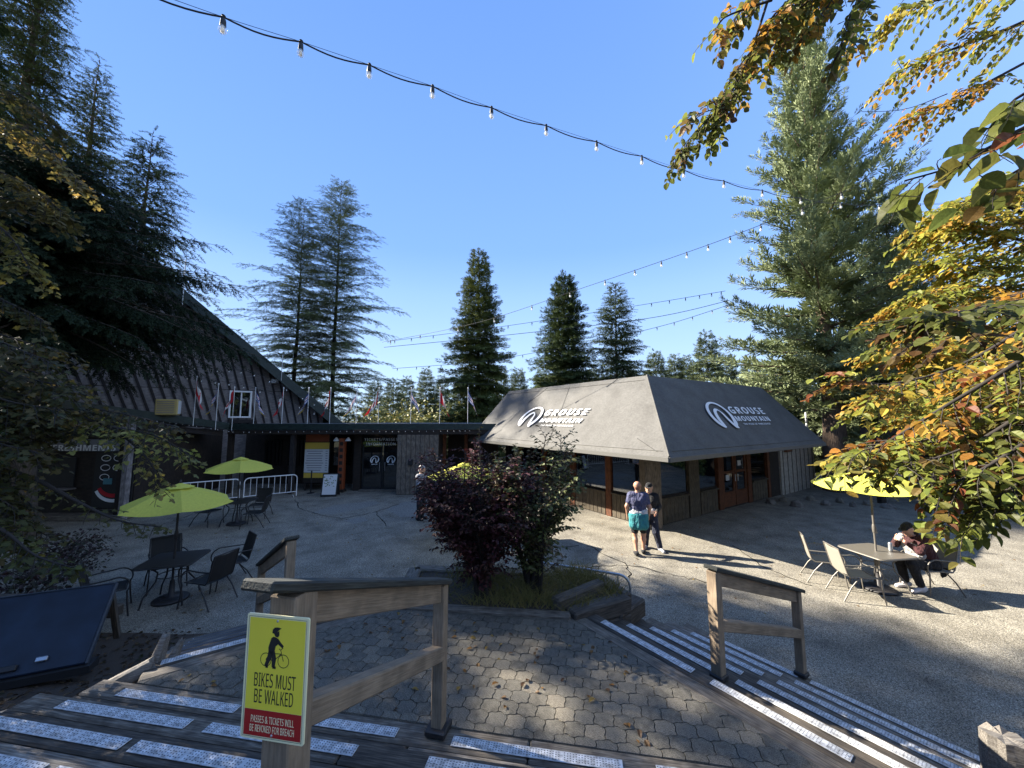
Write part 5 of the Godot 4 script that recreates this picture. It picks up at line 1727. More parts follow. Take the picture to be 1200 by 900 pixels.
func make_left_maple() -> void:
	var r := RandomNumberGenerator.new()
	r.seed = 31
	var t := thing("shaded_maple", "brown-green maple at the left edge with drooping boughs before the kiosk", "tree", Vector3(-6.6, 1.0, -3.4))
	put("trunk", MB.new().tube([Vector3(0, -0.6, 0), Vector3(0.1, 1.2, 0.1), Vector3(0, 3.0, 0), Vector3(0.1, 6.0, -0.2)], [0.22, 0.18, 0.14, 0.05], 10).mesh(), mats.bark_grey, t)
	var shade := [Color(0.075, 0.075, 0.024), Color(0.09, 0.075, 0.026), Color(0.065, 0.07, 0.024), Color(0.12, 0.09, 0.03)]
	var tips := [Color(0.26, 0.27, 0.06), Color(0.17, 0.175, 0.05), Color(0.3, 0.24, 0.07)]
	var L := []
	var add := func(p: Array, pal: Array, size := 0.09, twig := 0.62, every := 0.08) -> void:
		L.append([p, {"r": 0.02, "size": size, "twig": twig, "every": every * 0.55, "hang": 0.2, "start": 0.05, "pal": pal, "pack": 0.6}])
	# upper boughs, brown-green
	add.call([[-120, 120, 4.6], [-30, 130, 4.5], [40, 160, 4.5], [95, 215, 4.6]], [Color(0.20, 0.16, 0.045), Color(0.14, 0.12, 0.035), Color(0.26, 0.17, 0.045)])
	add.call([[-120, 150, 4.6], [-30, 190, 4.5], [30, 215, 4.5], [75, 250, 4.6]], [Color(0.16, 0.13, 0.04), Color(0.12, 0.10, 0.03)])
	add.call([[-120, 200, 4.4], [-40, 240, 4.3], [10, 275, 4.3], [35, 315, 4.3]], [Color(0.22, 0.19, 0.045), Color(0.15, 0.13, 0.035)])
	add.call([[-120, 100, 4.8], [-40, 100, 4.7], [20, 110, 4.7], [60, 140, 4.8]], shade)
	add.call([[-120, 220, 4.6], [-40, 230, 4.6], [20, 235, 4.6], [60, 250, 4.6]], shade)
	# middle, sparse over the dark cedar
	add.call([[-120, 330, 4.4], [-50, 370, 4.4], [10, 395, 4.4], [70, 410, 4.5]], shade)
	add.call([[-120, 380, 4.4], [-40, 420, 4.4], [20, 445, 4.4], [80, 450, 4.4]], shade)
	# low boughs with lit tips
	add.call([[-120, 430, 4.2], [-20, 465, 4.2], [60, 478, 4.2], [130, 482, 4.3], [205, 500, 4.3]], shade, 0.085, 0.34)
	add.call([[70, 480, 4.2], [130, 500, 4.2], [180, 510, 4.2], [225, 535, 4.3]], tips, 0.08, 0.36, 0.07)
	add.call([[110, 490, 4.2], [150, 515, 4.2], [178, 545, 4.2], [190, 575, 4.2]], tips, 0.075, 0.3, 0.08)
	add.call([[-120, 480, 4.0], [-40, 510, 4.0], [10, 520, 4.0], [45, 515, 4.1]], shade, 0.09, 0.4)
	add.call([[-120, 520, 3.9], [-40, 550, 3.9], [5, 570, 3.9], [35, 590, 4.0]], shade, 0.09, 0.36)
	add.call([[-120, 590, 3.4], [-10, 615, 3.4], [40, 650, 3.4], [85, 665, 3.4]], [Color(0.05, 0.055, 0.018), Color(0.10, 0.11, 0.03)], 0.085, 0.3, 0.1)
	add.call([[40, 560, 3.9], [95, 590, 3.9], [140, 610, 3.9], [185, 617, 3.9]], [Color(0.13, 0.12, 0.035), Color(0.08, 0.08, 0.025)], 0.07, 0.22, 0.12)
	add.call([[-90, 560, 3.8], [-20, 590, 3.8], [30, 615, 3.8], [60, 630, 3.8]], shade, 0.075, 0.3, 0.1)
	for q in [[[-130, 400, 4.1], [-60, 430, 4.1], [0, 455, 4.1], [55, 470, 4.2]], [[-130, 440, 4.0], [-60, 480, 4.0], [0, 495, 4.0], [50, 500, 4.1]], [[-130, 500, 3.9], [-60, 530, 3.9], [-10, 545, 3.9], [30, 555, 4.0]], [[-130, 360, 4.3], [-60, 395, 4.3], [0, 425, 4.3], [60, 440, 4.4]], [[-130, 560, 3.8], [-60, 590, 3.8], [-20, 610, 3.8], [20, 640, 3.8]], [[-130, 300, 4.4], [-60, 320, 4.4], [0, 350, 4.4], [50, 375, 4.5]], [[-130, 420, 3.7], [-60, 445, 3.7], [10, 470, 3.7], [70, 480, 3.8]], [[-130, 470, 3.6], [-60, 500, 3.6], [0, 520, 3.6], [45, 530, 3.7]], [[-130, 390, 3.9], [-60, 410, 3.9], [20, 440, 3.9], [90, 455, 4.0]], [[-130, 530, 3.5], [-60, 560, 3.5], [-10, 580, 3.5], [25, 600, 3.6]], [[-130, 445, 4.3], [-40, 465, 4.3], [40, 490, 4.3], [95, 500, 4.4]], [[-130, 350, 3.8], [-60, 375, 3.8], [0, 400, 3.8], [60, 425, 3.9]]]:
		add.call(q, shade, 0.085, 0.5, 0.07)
	limbs_of(t, L, r, mats.bark_dark, 160, true)


func make_bushes() -> void:
	var r := RandomNumberGenerator.new()
	r.seed = 12
	var purple := [Color(0.058, 0.015, 0.016), Color(0.085, 0.021, 0.022), Color(0.042, 0.013, 0.014), Color(0.07, 0.034, 0.024)]
	var green := [Color(0.085, 0.095, 0.028), Color(0.12, 0.12, 0.036), Color(0.10, 0.06, 0.03), Color(0.065, 0.08, 0.025)]
	var specs := [
		["purple_bush", "dense dark purple-leaved bush in the bed, left of the greener shrub", Vector3(-0.36, 1.0, -5.05), 26, Vector3(-0.10, 1, 0), 0.80, 2.02, purple, 0.05, 0.04],
		["green_shrub", "open many-stemmed shrub with dull green leaves, right of the purple bush", Vector3(0.28, 1.0, -5.15), 16, Vector3(0.05, 1, 0), 0.80, 2.32, green, 0.056, 0.055],
	]
	for s in specs:
		var t := thing(s[0], s[1], "bush", s[2])
		var xs := []
		var cs := []
		var wood := MB.new()
		for k in s[3]:
			var a: float = TAU * k / s[3] + r.randf_range(-0.3, 0.3)
			var w: float = s[5] * r.randf_range(0.35, 1.05)
			var h: float = s[6] * r.randf_range(0.66, 1.0) * (1.08 - 0.22 * w / s[5])
			var end: Vector3 = Vector3(cos(a) * w, h, sin(a) * w * 0.8) + s[4] * Vector3(1, 0, 1) * h
			var b0 := Vector3(r.randf_range(-0.1, 0.1), -0.05, r.randf_range(-0.1, 0.1))
			var m1 := b0.lerp(end, 0.35) * Vector3(0.7, 1.0, 0.7) + Vector3(r.randf_range(-0.06, 0.06), 0, r.randf_range(-0.06, 0.06))
			var m2 := b0.lerp(end, 0.7) + Vector3(r.randf_range(-0.08, 0.08), 0.04, r.randf_range(-0.08, 0.08))
			grow([b0, m1, m2, end], {"r": 0.026, "size": s[8], "twig": 0.36, "every": s[9], "hang": -0.15 if s[0] == "green_shrub" else 0.0, "start": 0.22, "pal": s[7], "pack": 0.62, "twig_r": 1.1}, r, wood, xs, cs)
			# side limbs
			for q in 2:
				var st := m1.lerp(m2, r.randf())
				var e2: Vector3 = st + (end - b0).normalized().rotated(Vector3.UP, r.randf_range(-1.4, 1.4)) * r.randf_range(0.35, 0.7) + Vector3(cos(a), 0, sin(a)) * 0.25
				grow([st, st.lerp(e2, 0.5) + Vector3(0, 0.04, 0), e2], {"r": 0.012, "size": s[8], "twig": 0.4, "every": s[9] * 1.1, "hang": 0.0, "start": 0.1, "pal": s[7], "pack": 0.62}, r, wood, xs, cs)
		if s[0] == "purple_bush":
			# tall wisps that stand out of the bush top
			for q in 6:
				var e := Vector3(r.randf_range(-0.35, 0.5), r.randf_range(1.75, 2.25), r.randf_range(-0.3, 0.2))
				grow([Vector3(0, 0.5, 0), e * Vector3(0.6, 0.7, 0.6), e], {"r": 0.01, "size": 0.04, "twig": 0.2, "every": 0.16, "hang": -0.3, "start": 0.5, "pal": green, "pack": 1.0}, r, wood, xs, cs)
		put("stem", wood.mesh(), mats.bark_dark, t).set_meta("kind", "stuff")
		for v in 2:
			var x2 := []
			var c2 := []
			for i in xs.size():
				if i % 2 == v:
					x2.append(xs[i])
					c2.append(cs[i])
			multi("foliage", leaf_mesh(v), mats.bush_leaf, x2, c2, t)
	# low dark shrubs in the bark bed at left, and sunlit scrub beyond the roofs
	for k in 5:
		var p: Vector3 = [Vector3(-9.4, 0.15, -8.2), Vector3(-8.6, 0.2, -7.2), Vector3(-10.4, 0.1, -8.9), Vector3(-7.9, 0.3, -6.2), Vector3(-9.6, 0.3, -6.6)][k]
		low_shrub("low_shrub", "low dark shrub in the bark bed at left, %s" % ["nearest the kiosk step", "middle of the row", "furthest left", "beside the blue panel", "behind the blue panel"][k], p, 0.75, 0.6, [Color(0.03, 0.018, 0.016), Color(0.03, 0.035, 0.015), Color(0.045, 0.02, 0.02)], r, 500, 0.06)
	var sc := [[430, 478, 34, 2.0], [462, 474, 36, 2.2], [492, 476, 34, 2.0], [522, 474, 36, 2.4], [548, 478, 33, 1.8], [604, 470, 40, 2.6], [880, 446, 34, 2.8], [905, 452, 30, 2.4], [935, 455, 27, 2.2]]
	for k in sc.size():
		var a: Array = sc[k]
		var p := at(a[0], a[1], a[2])
		low_shrub("sunlit_scrub", "sunlit yellow-green scrub %s" % ["beyond the flags, leftmost", "beyond the flags, second from the left", "beyond the flags, in the middle", "beyond the flags, second from the right", "beyond the flags, beside the narrow spruce", "behind the sunlit roof slope", "over the dark roof slope, with golden top", "over the dark roof slope, in the middle", "over the dark roof slope, nearest the huge trunk"][k], Vector3(p.x, 0, p.z), a[3] * 1.35, p.y + 0.3, [Color(0.20, 0.20, 0.06), Color(0.13, 0.15, 0.045), Color(0.25, 0.21, 0.06)] if k < 6 else [Color(0.42, 0.30, 0.04), Color(0.2, 0.22, 0.07), Color(0.14, 0.17, 0.06)], r, 900, 0.26)


func low_shrub(called: String, label: String, p: Vector3, w: float, h: float, pal: Array, r: RandomNumberGenerator, n: int, size: float) -> void:
	var t := thing(called, label, "shrub", p)
	var wood := MB.new()
	for k in 7:
		var e := Vector3(r.randf_range(-0.6, 0.6) * w, h * r.randf_range(0.6, 0.95), r.randf_range(-0.6, 0.6) * w)
		wood.tube([Vector3.ZERO, e * Vector3(0.4, 0.55, 0.4), e], [0.02 * h + 0.01, 0.01 * h + 0.006, 0.004], 4, false)
	put("stem", wood.mesh(), mats.bark_dark, t).set_meta("kind", "stuff")
	var xs := []
	var cs := []
	for k in n:
		var d := Vector3(r.randfn(), r.randfn(), r.randfn()).normalized()
		var q := pow(r.randf(), 0.4)
		var lump := 1.0 + 0.25 * sin(d.x * 5.0 + p.x) * cos(d.z * 4.0 + p.z) + 0.15 * sin(d.y * 7.0)
		var pos := Vector3(d.x * w * q * lump, h * 0.5 + d.y * h * 0.5 * q * lump, d.z * w * q * lump)
		var b := Basis.from_euler(Vector3(r.randf_range(-1, 1), r.randf() * TAU, r.randf_range(-1, 1))).scaled_local(Vector3.ONE * size * r.randf_range(0.7, 1.3))
		xs.append(Transform3D(b, pos))
		cs.append(pal[r.randi() % pal.size()].lerp(pal[r.randi() % pal.size()], r.randf()))
	multi("foliage", leaf_mesh(0), mats.bush_leaf, xs, cs, t)


# ------------------------------------------------------------------ far right: fence, beam, hedge, lodge

func make_far_right() -> void:
	var fc := thing("cable_fence", "white steel fence with cables beside the huge trunk", "fence", Vector3(15.5, 0, -20))
	var base := [at(945, 493, 19.5), at(985, 494, 19.0)]
	for i in base.size():
		var p: Vector3 = base[i] - fc.position
		put("post", MB.new().tube([p - Vector3(0, 1.4, 0), p + Vector3(0, 1.5, 0)], 0.05, 8).mesh(), mats.white_paint, fc)
		if i < base.size() - 1:
			var q: Vector3 = base[i + 1] - fc.position
			for k in 6:
				put("cable", MB.new().tube([p + Vector3(0, 1.4 - k * 0.05, 0), q + Vector3(0, 1.2 - k * 0.45, 0)], 0.007, 4).mesh(), mats.white_paint, fc)
			board("rail", p + Vector3(0, 0.55, 0), q + Vector3(0, 0.55, 0), 0.06, 0.06, mats.white_paint, fc)
	# timber gateway with a red-brown beam seen through the leaves
	var gt := thing("timber_gateway", "timber gateway with a long red-brown beam half hidden by autumn leaves", "gateway", at(1075, 560, 15.0) * Vector3(1, 0, 1))
	var g := gt.position
	for s in [-1.5, 1.5]:
		board("post", Vector3(s, 0, 0), Vector3(s, 2.9, 0), 0.2, 0.2, mats.dark_brown, gt)
	board("beam", Vector3(-1.3, 2.25, 0.12), Vector3(1.3, 2.25, 0.12), 0.06, 0.36, mats.cedar, gt, 0.02)
	board("beam", Vector3(-2.0, 2.85, 0), Vector3(2.0, 2.85, 0), 0.25, 0.28, mats.dark_brown, gt)
	board("beam", Vector3(-2.0, 1.85, -0.05), Vector3(2.0, 1.85, -0.05), 0.12, 0.14, mats.dark_brown, gt)
	var st := thing("white_stair_rail", "white slanting stair railing behind the timber gateway", "railing", at(1075, 545, 16.5) * Vector3(1, 0, 1))
	for k in 9:
		put("baluster", MB.new().tube([Vector3(-0.9 + k * 0.25, 1.75 - k * 0.12 - 0.9, 0), Vector3(-0.9 + k * 0.25, 1.75 - k * 0.12, 0)], 0.018, 5).mesh(), mats.white_paint, st)
	board("handrail", Vector3(-1.0, 1.8, 0), Vector3(1.2, 0.74, 0), 0.07, 0.06, mats.white_paint, st)
	board("handrail", Vector3(-1.0, 0.95, 0), Vector3(1.2, -0.1, 0), 0.05, 0.05, mats.white_paint, st)
	for k in 6:
		board("step", Vector3(-1.0 + k * 0.38, 0.9 - k * 0.17, -0.6), Vector3(-0.7 + k * 0.38, 0.9 - k * 0.17, -0.6), 1.0, 0.08, mats.timber, st)
	# lodge at the right edge
	var lo := thing("timber_lodge", "brown timber lodge with small window at the right edge behind the leaves", "building", Vector3(27.5, 0, -19.0), -0.5)
	put("wall", MB.new().box(Vector3(0, 2.6, 0), Vector3(7, 5.2, 6)).mesh(), mats.board_taupe, lo)
	for k in 24:
		board("board", Vector3(-3.4 + k * 0.295, 0.1, 3.02), Vector3(-3.4 + k * 0.295, 5.1, 3.02), 0.285, 0.03, mats.board_taupe, lo, 0.006, Vector3(0, 0, 1))
	var rf := MB.new()
	for s in [-1.0, 1.0]:
		rf.poly([Vector3(s * 4.4, 4.7, 4), Vector3(0, 7.4, 4), Vector3(0, 7.4, -4), Vector3(s * 4.4, 4.7, -4)], Vector3(s, 2, 0))
		rf.poly([Vector3(s * 4.4, 4.5, 4), Vector3(0, 7.2, 4), Vector3(0, 7.2, -4), Vector3(s * 4.4, 4.5, -4)], Vector3(-s, -2, 0))
		rf.poly([Vector3(s * 4.4, 4.5, 4), Vector3(0, 7.2, 4), Vector3(0, 7.4, 4), Vector3(s * 4.4, 4.7, 4)], Vector3(0, 0, 1))
	rf.poly([Vector3(-3.5, 5.2, 3.0), Vector3(3.5, 5.2, 3.0), Vector3(0, 7.2, 3.0)], Vector3(0, 0, 1))
	put("roof", rf.mesh(), mats.roof_dark, lo)
	for x in [-2.2, 0.2, 2.3]:
		var w := put("window", MB.new().box(Vector3(x, 4.1, 3.03), Vector3(0.9, 0.9, 0.06)).mesh(), mats.window_glass, lo)
		put("frame", MB.new().box(Vector3(x, 4.62, 3.06), Vector3(1.1, 0.1, 0.08)).mesh(), mats.cedar, w)
		put("frame", MB.new().box(Vector3(x, 3.58, 3.06), Vector3(1.1, 0.1, 0.08)).mesh(), mats.cedar, w)
	# clipped hedge below the lodge
	var r := RandomNumberGenerator.new()
	r.seed = 9
	var hd := thing("clipped_hedge", "pale green sunlit clipped hedge below the timber lodge", "hedge", Vector3(20.0, 0, -13.6), -0.35)
	var xs := []
	var cs := []
	for k in 5200:
		var p := Vector3(r.randf_range(-3.6, 3.6), r.randf_range(0, 3.9), r.randf_range(-0.7, 0.7))
		var side := r.randi() % 3
		if side == 0: p.y = 3.9 + r.randf_range(-0.15, 0.12)
		else: p.z = 0.7 + r.randf_range(-0.18, 0.1)
		xs.append(Transform3D(Basis.from_euler(Vector3(r.randf_range(-1.2, 1.2), r.randf() * TAU, r.randf_range(-1, 1))).scaled_local(Vector3.ONE * r.randf_range(0.1, 0.2)), p))
		cs.append(Color(0.17, 0.22, 0.06).lerp(Color(0.26, 0.28, 0.08), r.randf()))
	multi("foliage", leaf_mesh(0), mats.bush_leaf, xs, cs, hd)
	put("stem", MB.new().box(Vector3(0, 1.9, 0), Vector3(7.0, 3.7, 1.0)).mesh(), mats.bark_dark, hd)
	# stones along the end of the pavilion wall
	for k in 9:
		var p := gnd([903, 918, 934, 950, 968, 984, 1000, 1018, 1040][k], [590, 588, 594, 586, 592, 589, 594, 592, 596][k])
		var m := MB.new()
		stone(m, Vector3.ZERO, Vector3(rng.randf_range(0.25, 0.5), rng.randf_range(0.14, 0.26), rng.randf_range(0.2, 0.35)))
		tag(put("edge_stone", m.mesh(), mats.paver_warm if k % 2 else mats.log, null, Transform3D(Basis(Vector3.UP, rng.randf() * 3), p)), "rough pale stone in the row at the pavilion's end wall, %s" % ["first from the door", "second from the door", "third from the door", "fourth from the door", "middle of the row", "fourth from the umbrella", "third from the umbrella", "second from the umbrella", "beneath the right umbrella"][k], "stone", "stones at the end of the pavilion wall")


func stone(mb: MB, c: Vector3, s: Vector3) -> void:
	var n := 8
	var rows := []
	for i in 5:
		var f := i / 4.0
		var row := []
		for k in n:
			var a := TAU * k / n
			var rr := cos(f * PI * 0.5) * 0.5 + 0.02
			row.append(c + Vector3(cos(a) * s.x * rr, sin(f * PI * 0.5) * s.y, sin(a) * s.z * rr) * Vector3(1, 1, 1) + Vector3(rng.randf_range(-1, 1), rng.randf_range(-1, 1), rng.randf_range(-1, 1)) * s * 0.06)
		rows.append(row)
	for i in 4:
		for k in n:
			var k2 := (k + 1) % n
			mb.poly([rows[i][k], rows[i][k2], rows[i + 1][k2]], rows[i][k] - c + Vector3(0, 0.05, 0))
			mb.poly([rows[i][k], rows[i + 1][k2], rows[i + 1][k]], rows[i][k] - c + Vector3(0, 0.05, 0))


# ------------------------------------------------------------------ railings and the bicycle sign

func railing(label: String, p1: Vector3, h1: float, p2: Vector3, h2: float, pw: float, over1: float, over2: float, low := 0.5) -> Node3D:
	var t := thing("wooden_railing", label, "railing", p1)
	var d := (p2 - p1)
	var top1 := Vector3(0, h1, 0)
	var top2 := d + Vector3(0, h2, 0)
	var flat := Vector3(d.x, 0, d.z).normalized()
	board("post", Vector3.ZERO, top1 - Vector3(0, 0.02, 0), pw, pw, mats.rail_wood, t, 0.006, flat)
	board("post", d, top2 - Vector3(0, 0.02, 0), 0.09, 0.09, mats.rail_wood, t, 0.006, flat)
	var run := (top2 - top1).normalized()
	board("top_rail", top1 + run * 0.05 - Vector3(0, 0.09, 0), top2 - run * 0.0 - Vector3(0, 0.09, 0), 0.045, 0.13, mats.rail_wood, t, 0.006)
	board("cap", top1 - run * over1 + Vector3(0, 0.0, 0), top2 + run * over2, 0.145, 0.04, mats.rail_cap, t, 0.008)
	board("lower_rail", Vector3(0, low, 0) + run * pw * 0.5, d + Vector3(0, low, 0), 0.09, 0.10, mats.rail_wood, t, 0.008)
	for q in [Vector3(0, 0.03, 0), d + Vector3(0, 0.03, 0)]:
		put("bracket", MB.new().bevel_box(q, Vector3(pw * 1.3, 0.05, pw * 1.3), 0.01, Basis(flat, Vector3.UP, flat.cross(Vector3.UP))).mesh(), mats.metal_dark, t)
	return t


func make_railings() -> void:
	var base := LA + LD * 2.76 + LN * 1.53 + Vector3(0, 0.6, 0)
	var foot := LA + LD * 2.86 + LN * 0.06
	railing("brown wooden handrail carrying the yellow bicycle sign", base, 1.07, foot, 1.09, 0.125, 0.2, 0.07, 0.56)
	var q1 := LC + QD * 1.40 + QN * 0.585 + Vector3(0, -0.158, 0)
	var q2 := LC + QD * 1.50 + QN * 2.44 + Vector3(0, -0.79, 0)
	railing("weathered wooden handrail on the right steps before the sunny plaza", q1, 1.03, q2, 1.02, 0.10, 0.06, 0.1, 0.5)
	var w1 := LA + WD * 1.15 + WN * 0.12
	var w2 := Vector3(-3.7, 0.16, -5.7)
	railing("short wooden handrail end seen behind the sign's handrail", w1, 1.02, w2, 1.02, 0.09, 0.06, 0.06, 0.5)
	# the sign
	var c := base + LN * 0.072
	c.y = at(329, 793, -c.z).y
	var t := thing("bicycle_sign", "yellow and red sign with a figure wheeling a bicycle, on the handrail post", "sign", c)
	t.transform.basis = Basis(LD, Vector3.UP, LN)
	t.position += LD * -0.005
	var W := 0.272
	var H := 0.452
	var out := func(w: float, h: float, rad: float) -> PackedVector2Array:
		var p := PackedVector2Array()
		for q in [[1, 1, 0], [-1, 1, 90], [-1, -1, 180], [1, -1, 270]]:
			for k in 5:
				var a := deg_to_rad(q[2] + k * 22.5)
				p.append(Vector2(q[0] * (w * 0.5 - rad) + cos(a) * rad, q[1] * (h * 0.5 - rad) + sin(a) * rad))
		return p
	put("panel", MB.new().prism(out.call(W, H, 0.008), 0.006, Transform3D()).mesh(), mats.sign_cream, t)
	var P := func(u: float, v: float) -> Vector2: return Vector2((u - 0.5) * W, (0.5 - v) * H)
	var z1 := Transform3D(Basis(), Vector3(0, 0, 0.0062))
	put("yellow_field", MB.new().prism(PackedVector2Array([P.call(0.05, 0.03), P.call(0.95, 0.03), P.call(0.95, 0.765), P.call(0.05, 0.765)]), 0.0008, z1).mesh(), mats.sign_yellow, t)
	put("red_field", MB.new().prism(PackedVector2Array([P.call(0.05, 0.768), P.call(0.95, 0.768), P.call(0.95, 0.972), P.call(0.05, 0.972)]), 0.0008, z1).mesh(), mats.sign_red, t)
	var z2 := Transform3D(Basis(), Vector3(0, 0, 0.0074))
	var line := MB.new()
	line.ribbon([P.call(0.035, 0.02), P.call(0.965, 0.02)], 0.0012, 0.0002, z2)
	line.ribbon([P.call(0.965, 0.02), P.call(0.965, 0.98)], 0.0012, 0.0002, z2)
	line.ribbon([P.call(0.965, 0.98), P.call(0.035, 0.98)], 0.0012, 0.0002, z2)
	line.ribbon([P.call(0.035, 0.98), P.call(0.035, 0.02)], 0.0012, 0.0002, z2)
	put("border_line", line.mesh(), mats.black, t)
	var fig := MB.new()
	# helmet, face, trunk, arm, legs
	fig.prism(PackedVector2Array([P.call(0.425, 0.145), P.call(0.43, 0.115), P.call(0.46, 0.098), P.call(0.51, 0.094), P.call(0.57, 0.10), P.call(0.535, 0.115), P.call(0.50, 0.135), P.call(0.47, 0.15)]), 0.0004, z2)
	fig.prism(PackedVector2Array([P.call(0.455, 0.15), P.call(0.50, 0.135), P.call(0.535, 0.122), P.call(0.54, 0.155), P.call(0.52, 0.175), P.call(0.48, 0.172)]), 0.0004, z2)
	fig.prism(PackedVector2Array([P.call(0.415, 0.185), P.call(0.45, 0.172), P.call(0.505, 0.18), P.call(0.535, 0.205), P.call(0.52, 0.235), P.call(0.49, 0.25), P.call(0.475, 0.30), P.call(0.38, 0.305), P.call(0.375, 0.26)]), 0.0004, z2)
	fig.ribbon([P.call(0.50, 0.195), P.call(0.555, 0.225), P.call(0.61, 0.25)], [0.016, 0.013, 0.010], 0.0004, z2)
	fig.ribbon([P.call(0.42, 0.295), P.call(0.395, 0.35), P.call(0.345, 0.418)], [0.022, 0.018, 0.013], 0.0004, z2)
	fig.ribbon([P.call(0.345, 0.416), P.call(0.385, 0.42)], 0.009, 0.0004, z2)
	fig.ribbon([P.call(0.445, 0.295), P.call(0.475, 0.35), P.call(0.468, 0.418)], [0.022, 0.019, 0.013], 0.0004, z2)
	fig.ribbon([P.call(0.455, 0.418), P.call(0.51, 0.42)], 0.009, 0.0004, z2)
	put("figure", fig.mesh(), mats.black, t)
	var bk := MB.new()
	for u in [0.345, 0.625]:
		var pts := []
		for k in 25:
			pts.append(P.call(u, 0.362) + Vector2(cos(TAU * k / 24), sin(TAU * k / 24)) * 0.0235)
		bk.ribbon(pts, 0.0026, 0.0002, z2)
	for q in [[0.345, 0.362, 0.40, 0.31], [0.40, 0.31, 0.585, 0.305], [0.585, 0.305, 0.48, 0.362], [0.345, 0.362, 0.48, 0.362], [0.625, 0.362, 0.575, 0.275], [0.575, 0.275, 0.545, 0.265], [0.575, 0.275, 0.61, 0.255]]:
		bk.ribbon([P.call(q[0], q[1]), P.call(q[2], q[3])], 0.0028, 0.0002, z2)
	put("bicycle", bk.mesh(), mats.black, t)
	put("lettering", letters("BIKES MUST", 0.049, Transform3D(Basis(), Vector3(P.call(0.5, 0.53).x, P.call(0.5, 0.53).y, 0.0072)), false, 1.0, 0.0, 0.0006, 0, W * 0.66), mats.black, t)
	put("lettering", letters("BE WALKED", 0.049, Transform3D(Basis(), Vector3(P.call(0.5, 0.66).x, P.call(0.5, 0.66).y, 0.0072)), false, 1.0, 0.0, 0.0006, 0, W * 0.62), mats.black, t)
	put("lettering", letters("PASSES & TICKETS WILL", 0.024, Transform3D(Basis(), Vector3(P.call(0.5, 0.84).x, P.call(0.5, 0.84).y, 0.0072)), false, 1.0, 0.0, 0.0006, 0, W * 0.68), mats.sign_cream, t)
	put("lettering", letters("BE REVOKED FOR BREACH", 0.024, Transform3D(Basis(), Vector3(P.call(0.5, 0.912).x, P.call(0.5, 0.912).y, 0.0072)), false, 1.0, 0.0, 0.0006, 0, W * 0.70), mats.sign_cream, t)
	for v in [0.045, 0.955]:
		put("screw", MB.new().lathe([Vector2(0.005, 0.0), Vector2(0.004, 0.002), Vector2(0.0005, 0.003)], 8).mesh(), mats.galvanised, t, Transform3D(Basis(Vector3.RIGHT, Vector3(0, 0, 1), Vector3.DOWN), Vector3(0, P.call(0.5, v).y, 0.007)))


# ------------------------------------------------------------------ tables, chairs, umbrellas

func make_chair(called: String, label: String, frame: Material, cloth: Material) -> Node3D:
	# sling armchair facing +z
	var t := thing(called, label, "chair")
	var seat := MB.new()
	var back := MB.new()
	var prof := [Vector2(0.24, 0.435), Vector2(0.16, 0.445), Vector2(0.0, 0.425), Vector2(-0.16, 0.41), Vector2(-0.21, 0.43)]
	var bp := [Vector2(-0.225, 0.46), Vector2(-0.265, 0.60), Vector2(-0.30, 0.74), Vector2(-0.33, 0.86), Vector2(-0.335, 0.90)]
	for q in [[prof, seat], [bp, back]]:
		var p: Array = q[0]
		for i in p.size() - 1:
			for k in 4:
				var x0 := -0.225 + 0.45 * k / 4.0
				var x1 := -0.225 + 0.45 * (k + 1) / 4.0
				var s0 := -0.018 * sin(PI * k / 4.0)
				var s1 := -0.018 * sin(PI * (k + 1) / 4.0)
				q[1].poly([Vector3(x0, p[i].y + s0, p[i].x + s0), Vector3(x1, p[i].y + s1, p[i].x + s1), Vector3(x1, p[i + 1].y + s1, p[i + 1].x + s1)], Vector3(0, 1, 0.6))
				q[1].poly([Vector3(x0, p[i].y + s0, p[i].x + s0), Vector3(x1, p[i + 1].y + s1, p[i + 1].x + s1), Vector3(x0, p[i + 1].y + s0, p[i + 1].x + s0)], Vector3(0, 1, 0.6))
	put("seat", seat.mesh(), cloth, t)
	put("backrest", back.mesh(), cloth, t)
	for s in [-1.0, 1.0]:
		put("side_rail", MB.new().tube([Vector3(s * 0.24, 0.435, 0.25), Vector3(s * 0.24, 0.43, 0.0), Vector3(s * 0.24, 0.42, -0.19), Vector3(s * 0.24, 0.47, -0.23), Vector3(s * 0.24, 0.74, -0.30), Vector3(s * 0.235, 0.9, -0.34)], 0.012, 6).mesh(), frame, t)
		var arm := []
		for k in 9:
			var a := deg_to_rad(lerpf(-35, 110, k / 8.0))
			arm.append(Vector3(s * 0.275, 0.5 + sin(a) * 0.16, 0.12 + cos(a) * 0.17))
		arm.append(Vector3(s * 0.275, 0.64, -0.1))
		arm.append(Vector3(s * 0.25, 0.63, -0.275))
		put("armrest", MB.new().tube(arm, 0.012, 6).mesh(), frame, t)
		put("leg", MB.new().tube([Vector3(s * 0.29, 0.0, 0.30), Vector3(s * 0.278, 0.2, 0.275), Vector3(s * 0.275, 0.41, 0.26)], 0.012, 6).mesh(), frame, t)
		put("leg", MB.new().tube([Vector3(s * 0.275, 0.0, -0.34), Vector3(s * 0.265, 0.25, -0.20), Vector3(s * 0.25, 0.42, -0.06)], 0.012, 6).mesh(), frame, t)
	put("stretcher", MB.new().tube([Vector3(-0.24, 0.43, 0.24), Vector3(0.24, 0.43, 0.24)], 0.011, 6).mesh(), frame, t)
	put("stretcher", MB.new().tube([Vector3(-0.235, 0.9, -0.34), Vector3(0.235, 0.9, -0.34)], 0.013, 6).mesh(), frame, t)
	return t


